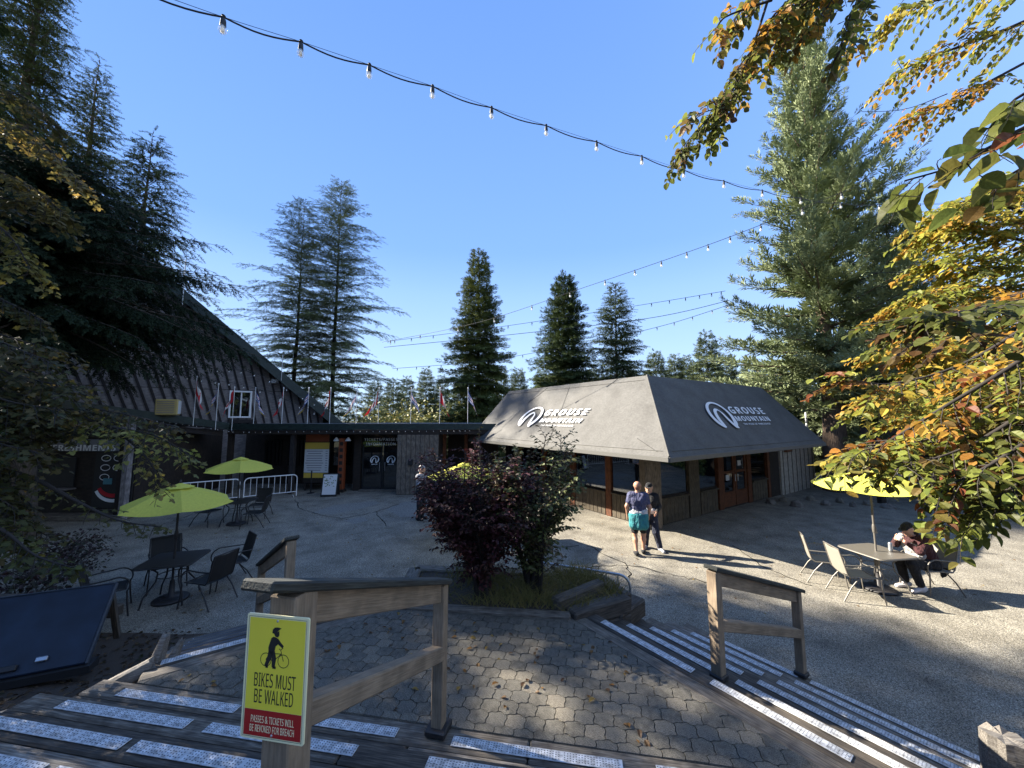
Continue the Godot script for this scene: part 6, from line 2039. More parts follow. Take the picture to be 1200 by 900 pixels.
func make_table(label: String, p: Vector3, turn: float, frame: Material) -> Node3D:
	var t := thing("cafe_table", label, "table", p, turn, "")
	var o := PackedVector2Array()
	for q in [[1, 1, 0], [-1, 1, 90], [-1, -1, 180], [1, -1, 270]]:
		for k in 5:
			var a := deg_to_rad(q[2] + k * 22.5)
			o.append(Vector2(q[0] * 0.34 + cos(a) * 0.08, q[1] * 0.34 + sin(a) * 0.08))
	put("top", MB.new().prism(o, 0.02, Transform3D(Basis(Vector3.RIGHT, Vector3(0, 0, -1), Vector3.UP), Vector3(0, 0.71, 0))).mesh(), frame, t)
	put("rim", MB.new().tube(Array(o).map(func(q): return Vector3(q.x, 0.71, -q.y)) + [Vector3(o[0].x, 0.71, -o[0].y)], 0.014, 5).mesh(), frame, t)
	for k in 4:
		var a := TAU * k / 4 + PI / 4
		var d := Vector3(cos(a), 0, sin(a))
		put("leg", MB.new().tube([d * 0.44 + Vector3(0, 0, 0), d * 0.40 + Vector3(0, 0.18, 0), d * 0.24 + Vector3(0, 0.40, 0), d * 0.22 + Vector3(0, 0.55, 0), d * 0.36 + Vector3(0, 0.70, 0)], 0.014, 6).mesh(), frame, t)
	var ring := []
	for k in 17: ring.append(Vector3(cos(TAU * k / 16) * 0.23, 0.46, sin(TAU * k / 16) * 0.23))
	put("ring", MB.new().tube(ring, 0.009, 5).mesh(), frame, t)
	return t


func make_umbrella(label: String, p: Vector3, turn: float, rim: float, R: float, frame: Material, sides := 6) -> Node3D:
	var t := thing("cafe_umbrella", label, "umbrella", p, turn, "")
	put("base", MB.new().lathe([Vector2(0.0, 0.0), Vector2(0.27, 0.0), Vector2(0.27, 0.035), Vector2(0.22, 0.06), Vector2(0.05, 0.075), Vector2(0.035, 0.34), Vector2(0.025, 0.35)], 18).mesh(), mats.metal_dark, t)
	put("pole", MB.new().tube([Vector3(0, 0.07, 0), Vector3(0, 1.1, 0), Vector3(0, rim + 0.4, 0)], 0.019, 8).mesh(), frame, t)
	put("crank", MB.new().tube([Vector3(0, 1.15, 0), Vector3(0.07, 1.15, 0), Vector3(0.07, 1.06, 0), Vector3(0.11, 1.06, 0)], 0.012, 5).mesh(), frame, t)
	put("collar", MB.new().lathe([Vector2(0.026, 1.08), Vector2(0.032, 1.12), Vector2(0.032, 1.2), Vector2(0.022, 1.24)], 8).mesh(), frame, t)
	var top := Vector3(0, rim + 0.34, 0)
	for k in sides:
		var a0 := TAU * k / sides
		var a1 := TAU * (k + 1) / sides
		var mb := MB.new()
		var n := 6
		var P := func(i: int, j: int) -> Vector3:
			# i from the crown outwards, j across the panel; the cloth sags between the ribs
			var f := lerpf(0.1, 1.0, i / float(n))
			var g := j / float(n)
			var e0 := Vector3(cos(a0), 0, sin(a0)) * R * f
			var e1 := Vector3(cos(a1), 0, sin(a1)) * R * f
			var q := e0.lerp(e1, g)
			return Vector3(q.x, top.y - 0.34 * f - 0.05 * sin(PI * g) * f + 0.03 * sin(PI * f), q.z)
		for i in n:
			for j in n:
				mb.poly([P.call(i, j), P.call(i + 1, j), P.call(i + 1, j + 1)], Vector3.UP)
				mb.poly([P.call(i, j), P.call(i + 1, j + 1), P.call(i, j + 1)], Vector3.UP)
		put("canopy_panel", mb.mesh(), mats.umbrella_cloth, t)
		put("rib", MB.new().tube([top + Vector3(0, -0.03, 0), Vector3(cos(a0) * R * 0.97, rim + 0.0, sin(a0) * R * 0.97)], 0.008, 4).mesh(), frame, t)
	var cap := MB.new()
	for k in sides * 2:
		var a0 := TAU * k / (sides * 2)
		var a1 := TAU * (k + 1) / (sides * 2)
		cap.poly([top + Vector3(0, 0.05, 0), top + Vector3(cos(a0) * 0.22, -0.035, sin(a0) * 0.22), top + Vector3(cos(a1) * 0.22, -0.035, sin(a1) * 0.22)], Vector3.UP)
	put("vent_cap", cap.mesh(), mats.umbrella_cloth, t)
	put("finial", MB.new().lathe([Vector2(0.018, 0.04), Vector2(0.022, 0.07), Vector2(0.01, 0.1), Vector2(0.001, 0.11)], 8, top).mesh(), frame, t)
	return t


func make_furniture() -> void:
	var tl := Vector3(-6.28, 0, -7.15)
	var tf := Vector3(-8.75, 0, -12.1)
	var tr := Vector3(7.16, 0, -7.55)
	var tb := Vector3(-1.1, 0, -10.5)
	make_table("dark cafe table in the shade under the nearest left umbrella", tl, 0.3, mats.metal_dark)
	make_table("dark cafe table in the shade under the farther left umbrella", tf, 0.1, mats.metal_dark)
	make_table("bronze cafe table with a can on it at right", tr, 0.15, mats.metal_bronze)
	make_table("cafe table behind the green shrub", tb, 0.4, mats.metal_dark)
	make_umbrella("lime-yellow umbrella nearest at left, over the shaded chairs", tl + Vector3(0.0, 0, 0), 0.25, 1.72, 0.9, mats.metal_dark)
	make_umbrella("lime-yellow umbrella farther left, in front of the white barriers", tf, 0.1, 1.72, 1.02, mats.metal_dark)
	make_umbrella("lime-yellow umbrella at right, half covered by autumn leaves", tr, 0.42, 1.96, 0.92, mats.metal_bronze)
	make_umbrella("lime-yellow umbrella peeping out behind the purple bush", tb + Vector3(-0.2, 0, 0), 0.2, 1.74, 1.05, mats.metal_dark)
	var dark := make_chair("mesh_chair", "dark mesh armchair left of the nearest left table, beside the blue panel", mats.metal_dark, mats.black)
	dark.position = tl + Vector3(-0.62, 0, 0.55)
	dark.rotation.y = 2.3
	var gp := "dark chairs at the left tables"
	dark.set_meta("group", gp)
	copy_of(dark, "dark mesh armchair behind the nearest left table, its back to the kiosk", tl + Vector3(-0.62, 0, -0.55), 0.85, gp)
	copy_of(dark, "dark mesh armchair right of the nearest left table, front one", tl + Vector3(0.78, 0, 0.12), -1.75, gp)
	copy_of(dark, "dark mesh armchair right of the nearest left table, rear one", tl + Vector3(0.55, 0, -0.72), -0.7, gp)
	copy_of(dark, "dark mesh armchair at the farther left table, left side", tf + Vector3(-0.85, 0, 0.1), 1.5, gp)
	copy_of(dark, "dark mesh armchair at the farther left table, right side", tf + Vector3(0.75, 0, 0.25), -1.3, gp)
	copy_of(dark, "dark mesh armchair at the farther left table, facing the steps", tf + Vector3(0.15, 0, -0.85), 0.2, gp)
	copy_of(dark, "dark mesh armchair behind the green shrub", tb + Vector3(0.8, 0, 0.1), -1.4, gp)
	var gp2 := "bronze chairs at the right table"
	var lit := make_chair("bronze_chair", "empty bronze mesh armchair nearest the handrail at the right table", mats.metal_bronze, mats.mesh_bronze)
	lit.position = tr + Vector3(-0.72, 0, 0.28)
	lit.rotation.y = 1.35
	lit.set_meta("group", gp2)
	copy_of(lit, "empty bronze mesh armchair behind the other one at the right table", tr + Vector3(-0.72, 0, -0.42), 1.1, gp2)
	copy_of(lit, "bronze mesh armchair the person in the cap sits on", tr + Vector3(0.98, 0, 0.02), -1.62, gp2)
	# drink can and napkin on the right table, coat and white bag on the occupied chair
	var can := thing("drink_can", "shiny drink can standing on the right table", "can", tr + Vector3(0.27, 0.735, 0.02))
	put("body", MB.new().lathe([Vector2(0.024, 0.0), Vector2(0.033, 0.008), Vector2(0.033, 0.14), Vector2(0.026, 0.155), Vector2(0.026, 0.16), Vector2(0.001, 0.158)], 14).mesh(), mats.galvanised, can)
	put("tab", MB.new().bevel_box(Vector3(0, 0.161, 0.006), Vector3(0.014, 0.003, 0.022), 0.001).mesh(), mats.galvanised, can)
	var coat := thing("dark_coat", "dark coat hanging over the back of the occupied chair", "coat", tr + Vector3(1.33, 0, 0.03))
	var cm := MB.new()
	for i in 8:
		for k in 6:
			var P := func(u: float, v: float) -> Vector3: return Vector3(0.02 + 0.03 * sin(v * 9.0 + u * 2.0) + 0.02 * u, 0.90 - u * (0.62 + 0.1 * sin(v * 5.0)), -0.2 + v * 0.38 * (1.0 - 0.35 * u))
			cm.poly([P.call(i / 8.0, k / 6.0), P.call((i + 1) / 8.0, k / 6.0), P.call((i + 1) / 8.0, (k + 1) / 6.0)], Vector3(1, 0, 0))
			cm.poly([P.call(i / 8.0, k / 6.0), P.call((i + 1) / 8.0, (k + 1) / 6.0), P.call(i / 8.0, (k + 1) / 6.0)], Vector3(1, 0, 0))
	var cmat := plain("coat_cloth", lin(0.02, 0.02, 0.024), 0.85)
	put("cloth", cm.mesh(), cmat, coat)
	var bag := thing("white_cloth", "white folded cloth over the top of the occupied chair's back", "cloth", tr + Vector3(1.31, 0.9, 0.02))
	put("upper_fold", MB.new().bevel_box(Vector3(0.03, 0.035, -0.02), Vector3(0.16, 0.06, 0.3), 0.02, Basis(Vector3(0, 0, 1), 0.1)).mesh(), mats.white_paint, bag)
	put("lower_fold", MB.new().bevel_box(Vector3(0.07, -0.07, 0.0), Vector3(0.05, 0.12, 0.24), 0.015, Basis(Vector3(0, 0, 1), 0.15)).mesh(), mats.white_paint, bag)


# ------------------------------------------------------------------ barriers, boards, flags

func barrier(label: String, a: Vector3, b: Vector3, h: float, bars: int, m: Material, group := "") -> void:
	var t := thing("crowd_barrier", label, "barrier", a, 0.0, group)
	var d := b - a
	var x := d.normalized()
	var fr := []
	fr.append(Vector3(0, 0.02, 0))
	fr.append(Vector3(0, h - 0.18, 0))
	for k in 5:
		var q := deg_to_rad(180 - k * 22.5)
		fr.append(x * (0.16 + cos(q) * 0.16) + Vector3(0, h - 0.16 + sin(q) * 0.16, 0))
	for k in 5:
		var q := deg_to_rad(90 - k * 22.5)
		fr.append(d - x * (0.16 - cos(q) * 0.16) + Vector3(0, h - 0.16 + sin(q) * 0.16, 0))
	fr.append(d + Vector3(0, h - 0.18, 0))
	fr.append(d + Vector3(0, 0.02, 0))
	put("frame", MB.new().tube(fr, 0.021, 7).mesh(), m, t)
	put("lower_rail", MB.new().tube([Vector3(0, 0.2, 0), d + Vector3(0, 0.2, 0)], 0.016, 6).mesh(), m, t)
	for k in bars:
		var p := d * (k + 1.0) / (bars + 1.0)
		put("bar", MB.new().tube([p + Vector3(0, 0.2, 0), p + Vector3(0, h - 0.015, 0)], 0.010, 5).mesh(), m, t)
	var sd := x.cross(Vector3.UP)
	for p in [x * 0.12, d - x * 0.12]:
		put("foot", MB.new().tube([p + sd * 0.25 + Vector3(0, 0.01, 0), p + Vector3(0, 0.06, 0), p - sd * 0.25 + Vector3(0, 0.01, 0)], 0.014, 5).mesh(), m, t)


func make_barriers_and_boards() -> void:
	barrier("white crowd barrier nearest the price board, right one", Vector3(-10.85, 0, -15.3), Vector3(-9.35, 0, -16.4), 0.92, 8, mats.white_paint, "white barriers before the ticket building")
	barrier("white crowd barrier behind the farther left umbrella", Vector3(-12.5, 0, -14.0), Vector3(-10.98, 0, -15.22), 0.92, 8, mats.white_paint, "white barriers before the ticket building")
	barrier("low grey metal barrier behind the green shrub and the timber blocks", Vector3(0.35, 0, -6.72), Vector3(1.86, 0, -6.1), 0.84, 8, mats.galvanised)
	# sandwich board
	var g := gnd(387, 581)
	var t := thing("sandwich_board", "black framed sandwich board with a leafy picture by the ticket doors", "sign board", g, 0.12)
	for s in [1.0, -1.0]:
		var bs := Basis(Vector3.RIGHT, -0.2 * s)
		var off := Vector3(0, 0.48, 0.12 * s)
		var f := put("frame", MB.new().bevel_box(Vector3.ZERO, Vector3(0.66, 0.98, 0.03), 0.01, bs).mesh(), mats.black, t, Transform3D(Basis(), off))
		if s > 0:
			put("picture", MB.new().box(Vector3(0, 0.02, 0.018), Vector3(0.56, 0.84, 0.004), Basis()).mesh(), mats.poster_white, f, Transform3D(bs, Vector3.ZERO))
			var gm := plain("print_green", lin(0.12, 0.17, 0.06), 0.6)
			var lf := MB.new()
			for k in 26:
				var c := Vector3(rng.randf_range(-0.22, 0.22), rng.randf_range(-0.1, 0.38), 0.0215)
				var a := rng.randf() * TAU
				lf.poly([c, c + Vector3(cos(a) * 0.1, sin(a) * 0.1, 0), c + Vector3(cos(a + 0.6) * 0.07, sin(a + 0.6) * 0.07, 0)], Vector3(0, 0, 1))
			put("print", lf.mesh(), gm, f, Transform3D(bs, Vector3.ZERO))
	var sp := thing("queue_post", "short black queue post between price board and sandwich board", "post", gnd(364, 578))
	put("pole", MB.new().tube([Vector3(0, 0.02, 0), Vector3(0, 0.95, 0)], 0.03, 8).mesh(), mats.black, sp)
	put("base", MB.new().lathe([Vector2(0.16, 0.0), Vector2(0.16, 0.02), Vector2(0.04, 0.05)], 12).mesh(), mats.black, sp)
	put("head", MB.new().lathe([Vector2(0.035, 0.93), Vector2(0.04, 0.97), Vector2(0.0, 1.0)], 8).mesh(), mats.black, sp)
	# big blue box at lower left
	var bx := thing("blue_panel", "big dark blue slanted panel with pale edge at the lower left", "panel", Vector3(-5.74, 0.44, -4.66), 0.42)
	var tilt := Basis(Vector3.RIGHT, -0.62)
	put("sheet", MB.new().bevel_box(Vector3(0, 0.45, 0), Vector3(1.34, 0.86, 0.05), 0.012).mesh(), mats.blue_paint, bx, Transform3D(tilt, Vector3(0, 0.0, 0.35)))
	for q in [[Vector3(0.675, 0.45, 0), Vector3(0.025, 0.88, 0.06)], [Vector3(-0.675, 0.45, 0), Vector3(0.025, 0.88, 0.06)], [Vector3(0, 0.885, 0), Vector3(1.32, 0.02, 0.06)]]:
		put("edge_strip", MB.new().bevel_box(q[0], q[1], 0.008).mesh(), mats.blue_edge, bx, Transform3D(tilt, Vector3(0, 0.0, 0.35)))
	put("latch", MB.new().bevel_box(Vector3(0.28, 0.14, 0.05), Vector3(0.10, 0.05, 0.04), 0.008).mesh(), mats.galvanised, bx, Transform3D(tilt, Vector3(0, 0.0, 0.35)))
	put("latch", MB.new().bevel_box(Vector3(0.03, 0.10, 0.05), Vector3(0.14, 0.06, 0.04), 0.008).mesh(), mats.metal_dark, bx, Transform3D(tilt, Vector3(0, 0.0, 0.35)))
	for s in [-0.6, 0.6]:
		board("prop", Vector3(s, 0.72, -0.18), Vector3(s, -0.1, -0.5), 0.06, 0.06, mats.timber_dark, bx)
	put("skid", MB.new().box(Vector3(0, -0.03, 0.3), Vector3(1.45, 0.08, 0.2)).mesh(), mats.black, bx)
	var ed := thing("bed_edging", "dark timber edging of the bark bed behind the blue panel", "edging", Vector3(-7.2, 0.25, -5.9))
	for k in 3:
		board("timber", Vector3(-2.6 + k * 0.0, 0.1 + k * 0.17, 0.2 * k), Vector3(1.1, 0.1 + k * 0.17, -0.15 + 0.2 * k), 0.17, 0.16, mats.timber_dark, ed, 0.02)


func make_flags() -> void:
	var px := [227, 253, 272, 297, 330, 360, 386, 417, 443, 481, 515, 548]
	var lab := ["red and white flag leftmost of the row, before the gable", "blue, white and yellow flag second from the left, beside the small window", "red and white flag just before the small window", "blue and white striped flag right of the small window", "red and white flag before the right part of the gable wall", "blue, white and yellow flag at the foot of the gable's roof edge", "red and white flag right of the gable's roof corner", "blue, white and yellow flag over the price board", "red and white flag over the ticket doors", "faded blue and white flag over the grey board wall", "red and white flag before the narrow spruce", "blue and white flag rightmost of the row, beside the pavilion roof"]
	for i in px.size():
		var red := i % 2 == 0
		var d: float = 16.9 if i > 2 else [14.7, 15.8, 16.5][i]
		var b := at(px[i], 496 if i > 1 else [489, 494][i], d)
		b.y = minf(b.y, 3.6)
		var t := thing("canadian_flag" if red else "striped_flag", lab[i], "flag", b, rng.randf_range(-0.3, 0.3), "flags along the roof edge")
		put("pole", MB.new().tube([Vector3(0, -0.35, 0), Vector3(0, 1.6, 0)], 0.011, 6).mesh(), mats.white_paint, t)
		put("pole_tip", MB.new().lathe([Vector2(0.02, 1.58), Vector2(0.028, 1.61), Vector2(0.001, 1.66)], 6).mesh(), mats.white_paint, t)
		var ph := rng.randf() * 6.0
		var dirx := 1.0 if rng.randf() < 0.6 else -1.0
		var spread := rng.randf_range(0.55, 0.8)
		var P := func(u: float, v: float) -> Vector3:
			# u along the fly, v down the hoist: limp cloth folding downwards
			var x := 0.02 + spread * (u * 0.75 + 0.25 * sin(u * 5.0 + ph) * 0.3) * (0.55 + 0.45 * v)
			return Vector3(dirx * x, 1.5 - v * 0.55 - u * (0.78 - 0.1 * v), 0.07 * sin(u * 9.0 + ph + v * 2.0) * minf(1.0, u * 3.0))
		var piece := func(called: String, u0: float, u1: float, v0: float, v1: float, m: Material, off := 0.0) -> void:
			var mb := MB.new()
			var nu := 6
			var nv := 4
			for a in nu:
				for c in nv:
					var q := []
					for e in [[0, 0], [1, 0], [1, 1], [0, 1]]:
						q.append(P.call(lerpf(u0, u1, (a + e[0]) / float(nu)), lerpf(v0, v1, (c + e[1]) / float(nv))) + Vector3(0, 0, off))
					mb.poly([q[0], q[1], q[2]], Vector3(0, 0, 1))
					mb.poly([q[0], q[2], q[3]], Vector3(0, 0, 1))
			put(called, mb.mesh(), m, t)
		if red:
			piece.call("red_band", 0.0, 0.27, 0.0, 1.0, mats.flag_red)
			piece.call("white_band", 0.27, 0.73, 0.0, 1.0, mats.flag_white)
			piece.call("red_band", 0.73, 1.0, 0.0, 1.0, mats.flag_red)
			piece.call("leaf_emblem", 0.40, 0.60, 0.40, 0.62, mats.flag_red, 0.006)
			piece.call("leaf_emblem", 0.46, 0.54, 0.28, 0.78, mats.flag_red, 0.007)
		else:
			piece.call("union_canton", 0.0, 1.0, 0.0, 0.16, mats.flag_blue)
			piece.call("white_band", 0.0, 1.0, 0.16, 0.30, mats.flag_white)
			piece.call("red_band", 0.0, 1.0, 0.30, 0.38, mats.flag_red)
			piece.call("white_band", 0.0, 1.0, 0.38, 0.5, mats.flag_white)
			piece.call("blue_band", 0.0, 1.0, 0.5, 0.62, mats.flag_blue)
			piece.call("white_band", 0.0, 1.0, 0.62, 0.74, mats.flag_white)
			piece.call("blue_band", 0.0, 1.0, 0.74, 0.84, mats.flag_blue)
			piece.call("yellow_sun", 0.35, 1.0, 0.84, 1.0, mats.flag_yellow if i != 9 else mats.flag_white)


# ------------------------------------------------------------------ string lights

func light_string(label: String, pts: Array, bulbs: Array, r: float, size: float, messenger := false) -> void:
	var t := thing("string_light", label, "string lights", pts[0], 0.0, "strings of bulbs over the plaza")
	var o: Vector3 = pts[0]
	var line := []
	for i in pts.size() - 1:
		var a: Vector3 = pts[maxi(i - 1, 0)]
		var d: Vector3 = pts[mini(i + 2, pts.size() - 1)]
		for k in 8:
			var p: Vector3 = pts[i].cubic_interpolate(pts[i + 1], a, d, k / 8.0)
			line.append(p - o)
	line.append(pts[pts.size() - 1] - o)
	var sag := []
	for i in line.size():
		sag.append(line[i] - Vector3(0, size * 0.35 * absf(sin(PI * i / 8.0)) if messenger else 0.0, 0))
	put("cable", MB.new().tube(sag, r, 5).mesh(), mats.cable, t)
	if messenger:
		put("support_wire", MB.new().tube(line, r * 0.4, 4).mesh(), mats.cable, t)
	for b in bulbs:
		var f: float = b * (line.size() - 1)
		var i := mini(int(f), line.size() - 2)
		var p: Vector3 = sag[i].lerp(sag[i + 1], f - i)
		var s := put("socket", MB.new().lathe([Vector2(0.10, 0.12), Vector2(0.14, 0.06), Vector2(0.05, 0.0), Vector2(0.05, -0.16), Vector2(0.16, -0.2), Vector2(0.19, -0.62), Vector2(0.15, -0.66)].map(func(q): return q * size), 7, p).mesh(), mats.cable, t)
		put("bulb", MB.new().lathe([Vector2(0.14, -0.62), Vector2(0.24, -0.85), Vector2(0.25, -1.0), Vector2(0.17, -1.15), Vector2(0.01, -1.2)].map(func(q): return q * size), 8, p).mesh(), mats.bulb_glass, s)
		put("filament", MB.new().lathe([Vector2(0.08, -0.64), Vector2(0.11, -0.85), Vector2(0.12, -1.08), Vector2(0.01, -1.13)].map(func(q): return q * size), 6, p).mesh(), mats.bulb_core, s)


func make_string_lights() -> void:
	# the near string overhead: one bulb at each joint of the line
	var px := [[150, -20, 2.05], [262, 20, 2.3], [353, 49, 2.6], [433, 76, 2.9], [507, 101, 3.2], [576, 126, 3.55], [640, 147, 3.9], [699, 166, 4.3], [752, 183, 4.7], [801, 199, 5.15], [848, 212, 5.7], [893, 223, 6.3], [938, 232, 7.0], [985, 238, 7.8], [1030, 240, 8.7], [1078, 239, 9.6], [1140, 236, 10.8]]
	var pts := []
	var bl := []
	for i in px.size():
		pts.append(at(px[i][0], px[i][1], px[i][2]))
		if i > 0 and i < px.size() - 1: bl.append(i / float(px.size() - 1))
	light_string("nearest string of bulbs crossing the sky from upper left to the huge conifer", pts, bl, 0.006, 0.105, true)
	var mk := func(label: String, P: Array, n: int, r: float, size: float, lo := 0.03, hi := 0.97) -> void:
		var q := []
		for p in P: q.append(at(p[0], p[1], p[2]))
		var b := []
		for k in n: b.append(lerpf(lo, hi, k / float(maxi(n - 1, 1))))
		light_string(label, q, b, r, size)
	mk.call("second string of bulbs, rising from the flags to the huge conifer", [[448, 401, 17], [560, 378, 14.5], [690, 335, 12], [790, 301, 10.5], [870, 272, 9.5], [1000, 220, 8.5]], 15, 0.008, 0.15)
	mk.call("third string of bulbs, flatter, just below the second one", [[455, 400, 18], [600, 381, 17], [760, 356, 16], [850, 341, 15]], 17, 0.010, 0.13)
	mk.call("bare cable running level below the third string", [[450, 407, 18], [600, 392, 17], [760, 373, 16], [855, 352, 15]], 0, 0.012, 0.12)
	mk.call("short string of bulbs sagging toward the huge conifer above the dark roof", [[735, 392, 16], [790, 378, 15], [855, 357, 14]], 7, 0.010, 0.12)
	mk.call("low string of bulbs crossing behind the narrow spruce", [[460, 432, 20], [560, 424, 20], [640, 411, 20], [700, 400, 20]], 12, 0.011, 0.13)
	mk.call("lowest string of bulbs just above the flags", [[440, 449, 19], [520, 448, 19], [600, 452, 19]], 8, 0.010, 0.13)
	mk.call("string of bulbs stretched in front of the grey gable wall, upper", [[188, 421, 12.6], [240, 431, 13.5], [300, 438, 14.5], [372, 474, 16.2]], 13, 0.008, 0.11)
	mk.call("string of bulbs stretched in front of the grey gable wall, lower", [[188, 436, 12.6], [240, 444, 13.5], [300, 455, 14.5], [372, 484, 16.2]], 11, 0.008, 0.11)
	mk.call("string of tiny bulbs along the ticket building's roof edge", [[280, 505, 16.5], [380, 504, 16.5], [470, 504, 16.5], [555, 503, 16.5]], 34, 0.008, 0.075)
	mk.call("string of tiny bulbs along the sloping edge of the covered walkway", [[150, 488, 12.4], [210, 495, 14.2], [275, 505, 16.4]], 18, 0.007, 0.07)
	mk.call("thin cable crossing the sky right of the huge conifer", [[1020, 320, 14], [1080, 318, 13], [1140, 311, 12]], 0, 0.012, 0.1)


# ------------------------------------------------------------------ people

func blob(mb: MB, bones: Array, k: float, cell: float) -> void:
	# smooth union of tapered capsules [a, b, ra, rb], meshed as surface nets
	var lo := Vector3(1e9, 1e9, 1e9)
	var hi := -lo
	for b in bones:
		for e in 2:
			var r: float = b[2 + e] + k * 0.5 + cell * 2.0
			lo = lo.min(b[e] - Vector3.ONE * r)
			hi = hi.max(b[e] + Vector3.ONE * r)
	var n := Vector3i(((hi - lo) / cell).ceil()) + Vector3i.ONE
	var f := PackedFloat32Array()
	f.resize(n.x * n.y * n.z)
	f.fill(1.0)
	for b in bones:
		var a: Vector3 = b[0]
		var d: Vector3 = b[1] - a
		var dd := maxf(d.length_squared(), 1e-9)
		var ra: float = b[2]
		var rb: float = b[3]
		var m := maxf(ra, rb) + k + cell * 2.0
		var i0 := Vector3i(((a.min(b[1]) - Vector3.ONE * m - lo) / cell).floor()).clamp(Vector3i.ZERO, n - Vector3i.ONE)
		var i1 := Vector3i(((a.max(b[1]) + Vector3.ONE * m - lo) / cell).ceil()).clamp(Vector3i.ZERO, n - Vector3i.ONE)
		for z in range(i0.z, i1.z + 1):
			for y in range(i0.y, i1.y + 1):
				var at0 := (z * n.y + y) * n.x
				for x in range(i0.x, i1.x + 1):
					var p := lo + Vector3(x, y, z) * cell - a
					var t := clampf(p.dot(d) / dd, 0.0, 1.0)
					var s := (p - d * t).length() - lerpf(ra, rb, t)
					var o := f[at0 + x]
					var h := maxf(k - absf(o - s), 0.0) / k
					f[at0 + x] = minf(o, s) - h * h * k * 0.25
	var vid := PackedInt32Array()
	vid.resize(f.size())
	vid.fill(-1)
	var sx := 1
	var sy := n.x
	var sz := n.x * n.y
	var offs := [0, sx, sy, sx + sy, sz, sx + sz, sy + sz, sx + sy + sz]
	var edges := [[0, 1], [2, 3], [4, 5], [6, 7], [0, 2], [1, 3], [4, 6], [5, 7], [0, 4], [1, 5], [2, 6], [3, 7]]
	for z in n.z - 1:
		for y in n.y - 1:
			for x in n.x - 1:
				var q := (z * n.y + y) * n.x + x
				var ins := 0
				for o in offs:
					if f[q + o] < 0.0: ins += 1
				if ins == 0 or ins == 8: continue
				var sum := Vector3.ZERO
				var cnt := 0
				for e in edges:
					var fa := f[q + offs[e[0]]]
					var fb := f[q + offs[e[1]]]
					if (fa < 0.0) == (fb < 0.0): continue
					var t := fa / (fa - fb)
					var pa := Vector3(e[0] & 1, (e[0] >> 1) & 1, e[0] >> 2)
					var pb := Vector3(e[1] & 1, (e[1] >> 1) & 1, e[1] >> 2)
					sum += pa.lerp(pb, t)
					cnt += 1
				vid[q] = mb.v.size()
				mb.v.append(lo + (Vector3(x, y, z) + sum / cnt) * cell)
				var g := Vector3(f[q + sx] + f[q + sx + sy] + f[q + sx + sz] + f[q + sx + sy + sz] - f[q] - f[q + sy] - f[q + sz] - f[q + sy + sz],
					f[q + sy] + f[q + sy + sx] + f[q + sy + sz] + f[q + sy + sx + sz] - f[q] - f[q + sx] - f[q + sz] - f[q + sx + sz],
					f[q + sz] + f[q + sz + sx] + f[q + sz + sy] + f[q + sz + sx + sy] - f[q] - f[q + sx] - f[q + sy] - f[q + sx + sy])
				mb.n.append(g.normalized())
				mb.c.append(mb.col)
	for z in range(1, n.z - 1):
		for y in range(1, n.y - 1):
			for x in range(1, n.x - 1):
				var q := (z * n.y + y) * n.x + x
				var s := f[q] < 0.0
				for ax in 3:
					var st: int = [sx, sy, sz][ax]
					if (f[q + st] < 0.0) == s: continue
					var u: int = [sy, sz, sx][ax]
					var w: int = [sz, sx, sy][ax]
					var A := vid[q]
					var B := vid[q - u]
					var C := vid[q - u - w]
					var D := vid[q - w]
					if A < 0 or B < 0 or C < 0 or D < 0: continue
					if s:
						mb.ix.append_array(PackedInt32Array([A, C, B, A, D, C]))
					else:
						mb.ix.append_array(PackedInt32Array([A, B, C, A, C, D]))


func hand(mb: MB, wrist: Vector3, dir: Vector3, palm: Vector3, side: float, curl: float, sc := 1.0) -> void:
	# palm, four fingers of different lengths bent at the knuckles, thumb leaving the side of the palm
	dir = dir.normalized()
	var ac := dir.cross(palm).normalized() * side
	palm = ac.cross(dir).normalized() * side
	var bones := []
	for q in 4:
		var o := (q - 1.5) * 0.019 * sc
		bones.append([wrist + ac * o * 0.7, wrist + dir * 0.085 * sc + ac * o, 0.014 * sc, 0.0125 * sc])
	for q in 4:
		var o := (q - 1.5) * 0.021 * sc
		var l: float = [0.068, 0.078, 0.072, 0.055][q] * sc
		var p0 := wrist + dir * 0.09 * sc + ac * o
		var d1 := (dir + palm * curl * 0.5).normalized()
		var d2 := (dir + palm * curl * 1.6).normalized()
		var p1 := p0 + d1 * l * 0.55
		bones.append([p0, p1, 0.0095 * sc, 0.0085 * sc])
		bones.append([p1, p1 + d2 * l * 0.5, 0.0085 * sc, 0.0068 * sc])
	var tb := wrist + dir * 0.03 * sc - ac * 0.03 * sc
	var t1 := tb + (dir * 0.7 - ac * 0.7 + palm * 0.3).normalized() * 0.045 * sc
	bones.append([wrist + dir * 0.02 * sc, tb, 0.014 * sc, 0.0125 * sc])
	bones.append([tb, t1, 0.0115 * sc, 0.0095 * sc])
	bones.append([t1, t1 + (dir * 0.9 - ac * 0.2 + palm * 0.4).normalized() * 0.03 * sc, 0.0095 * sc, 0.0075 * sc])
	blob(mb, bones, 0.006, 0.0055)


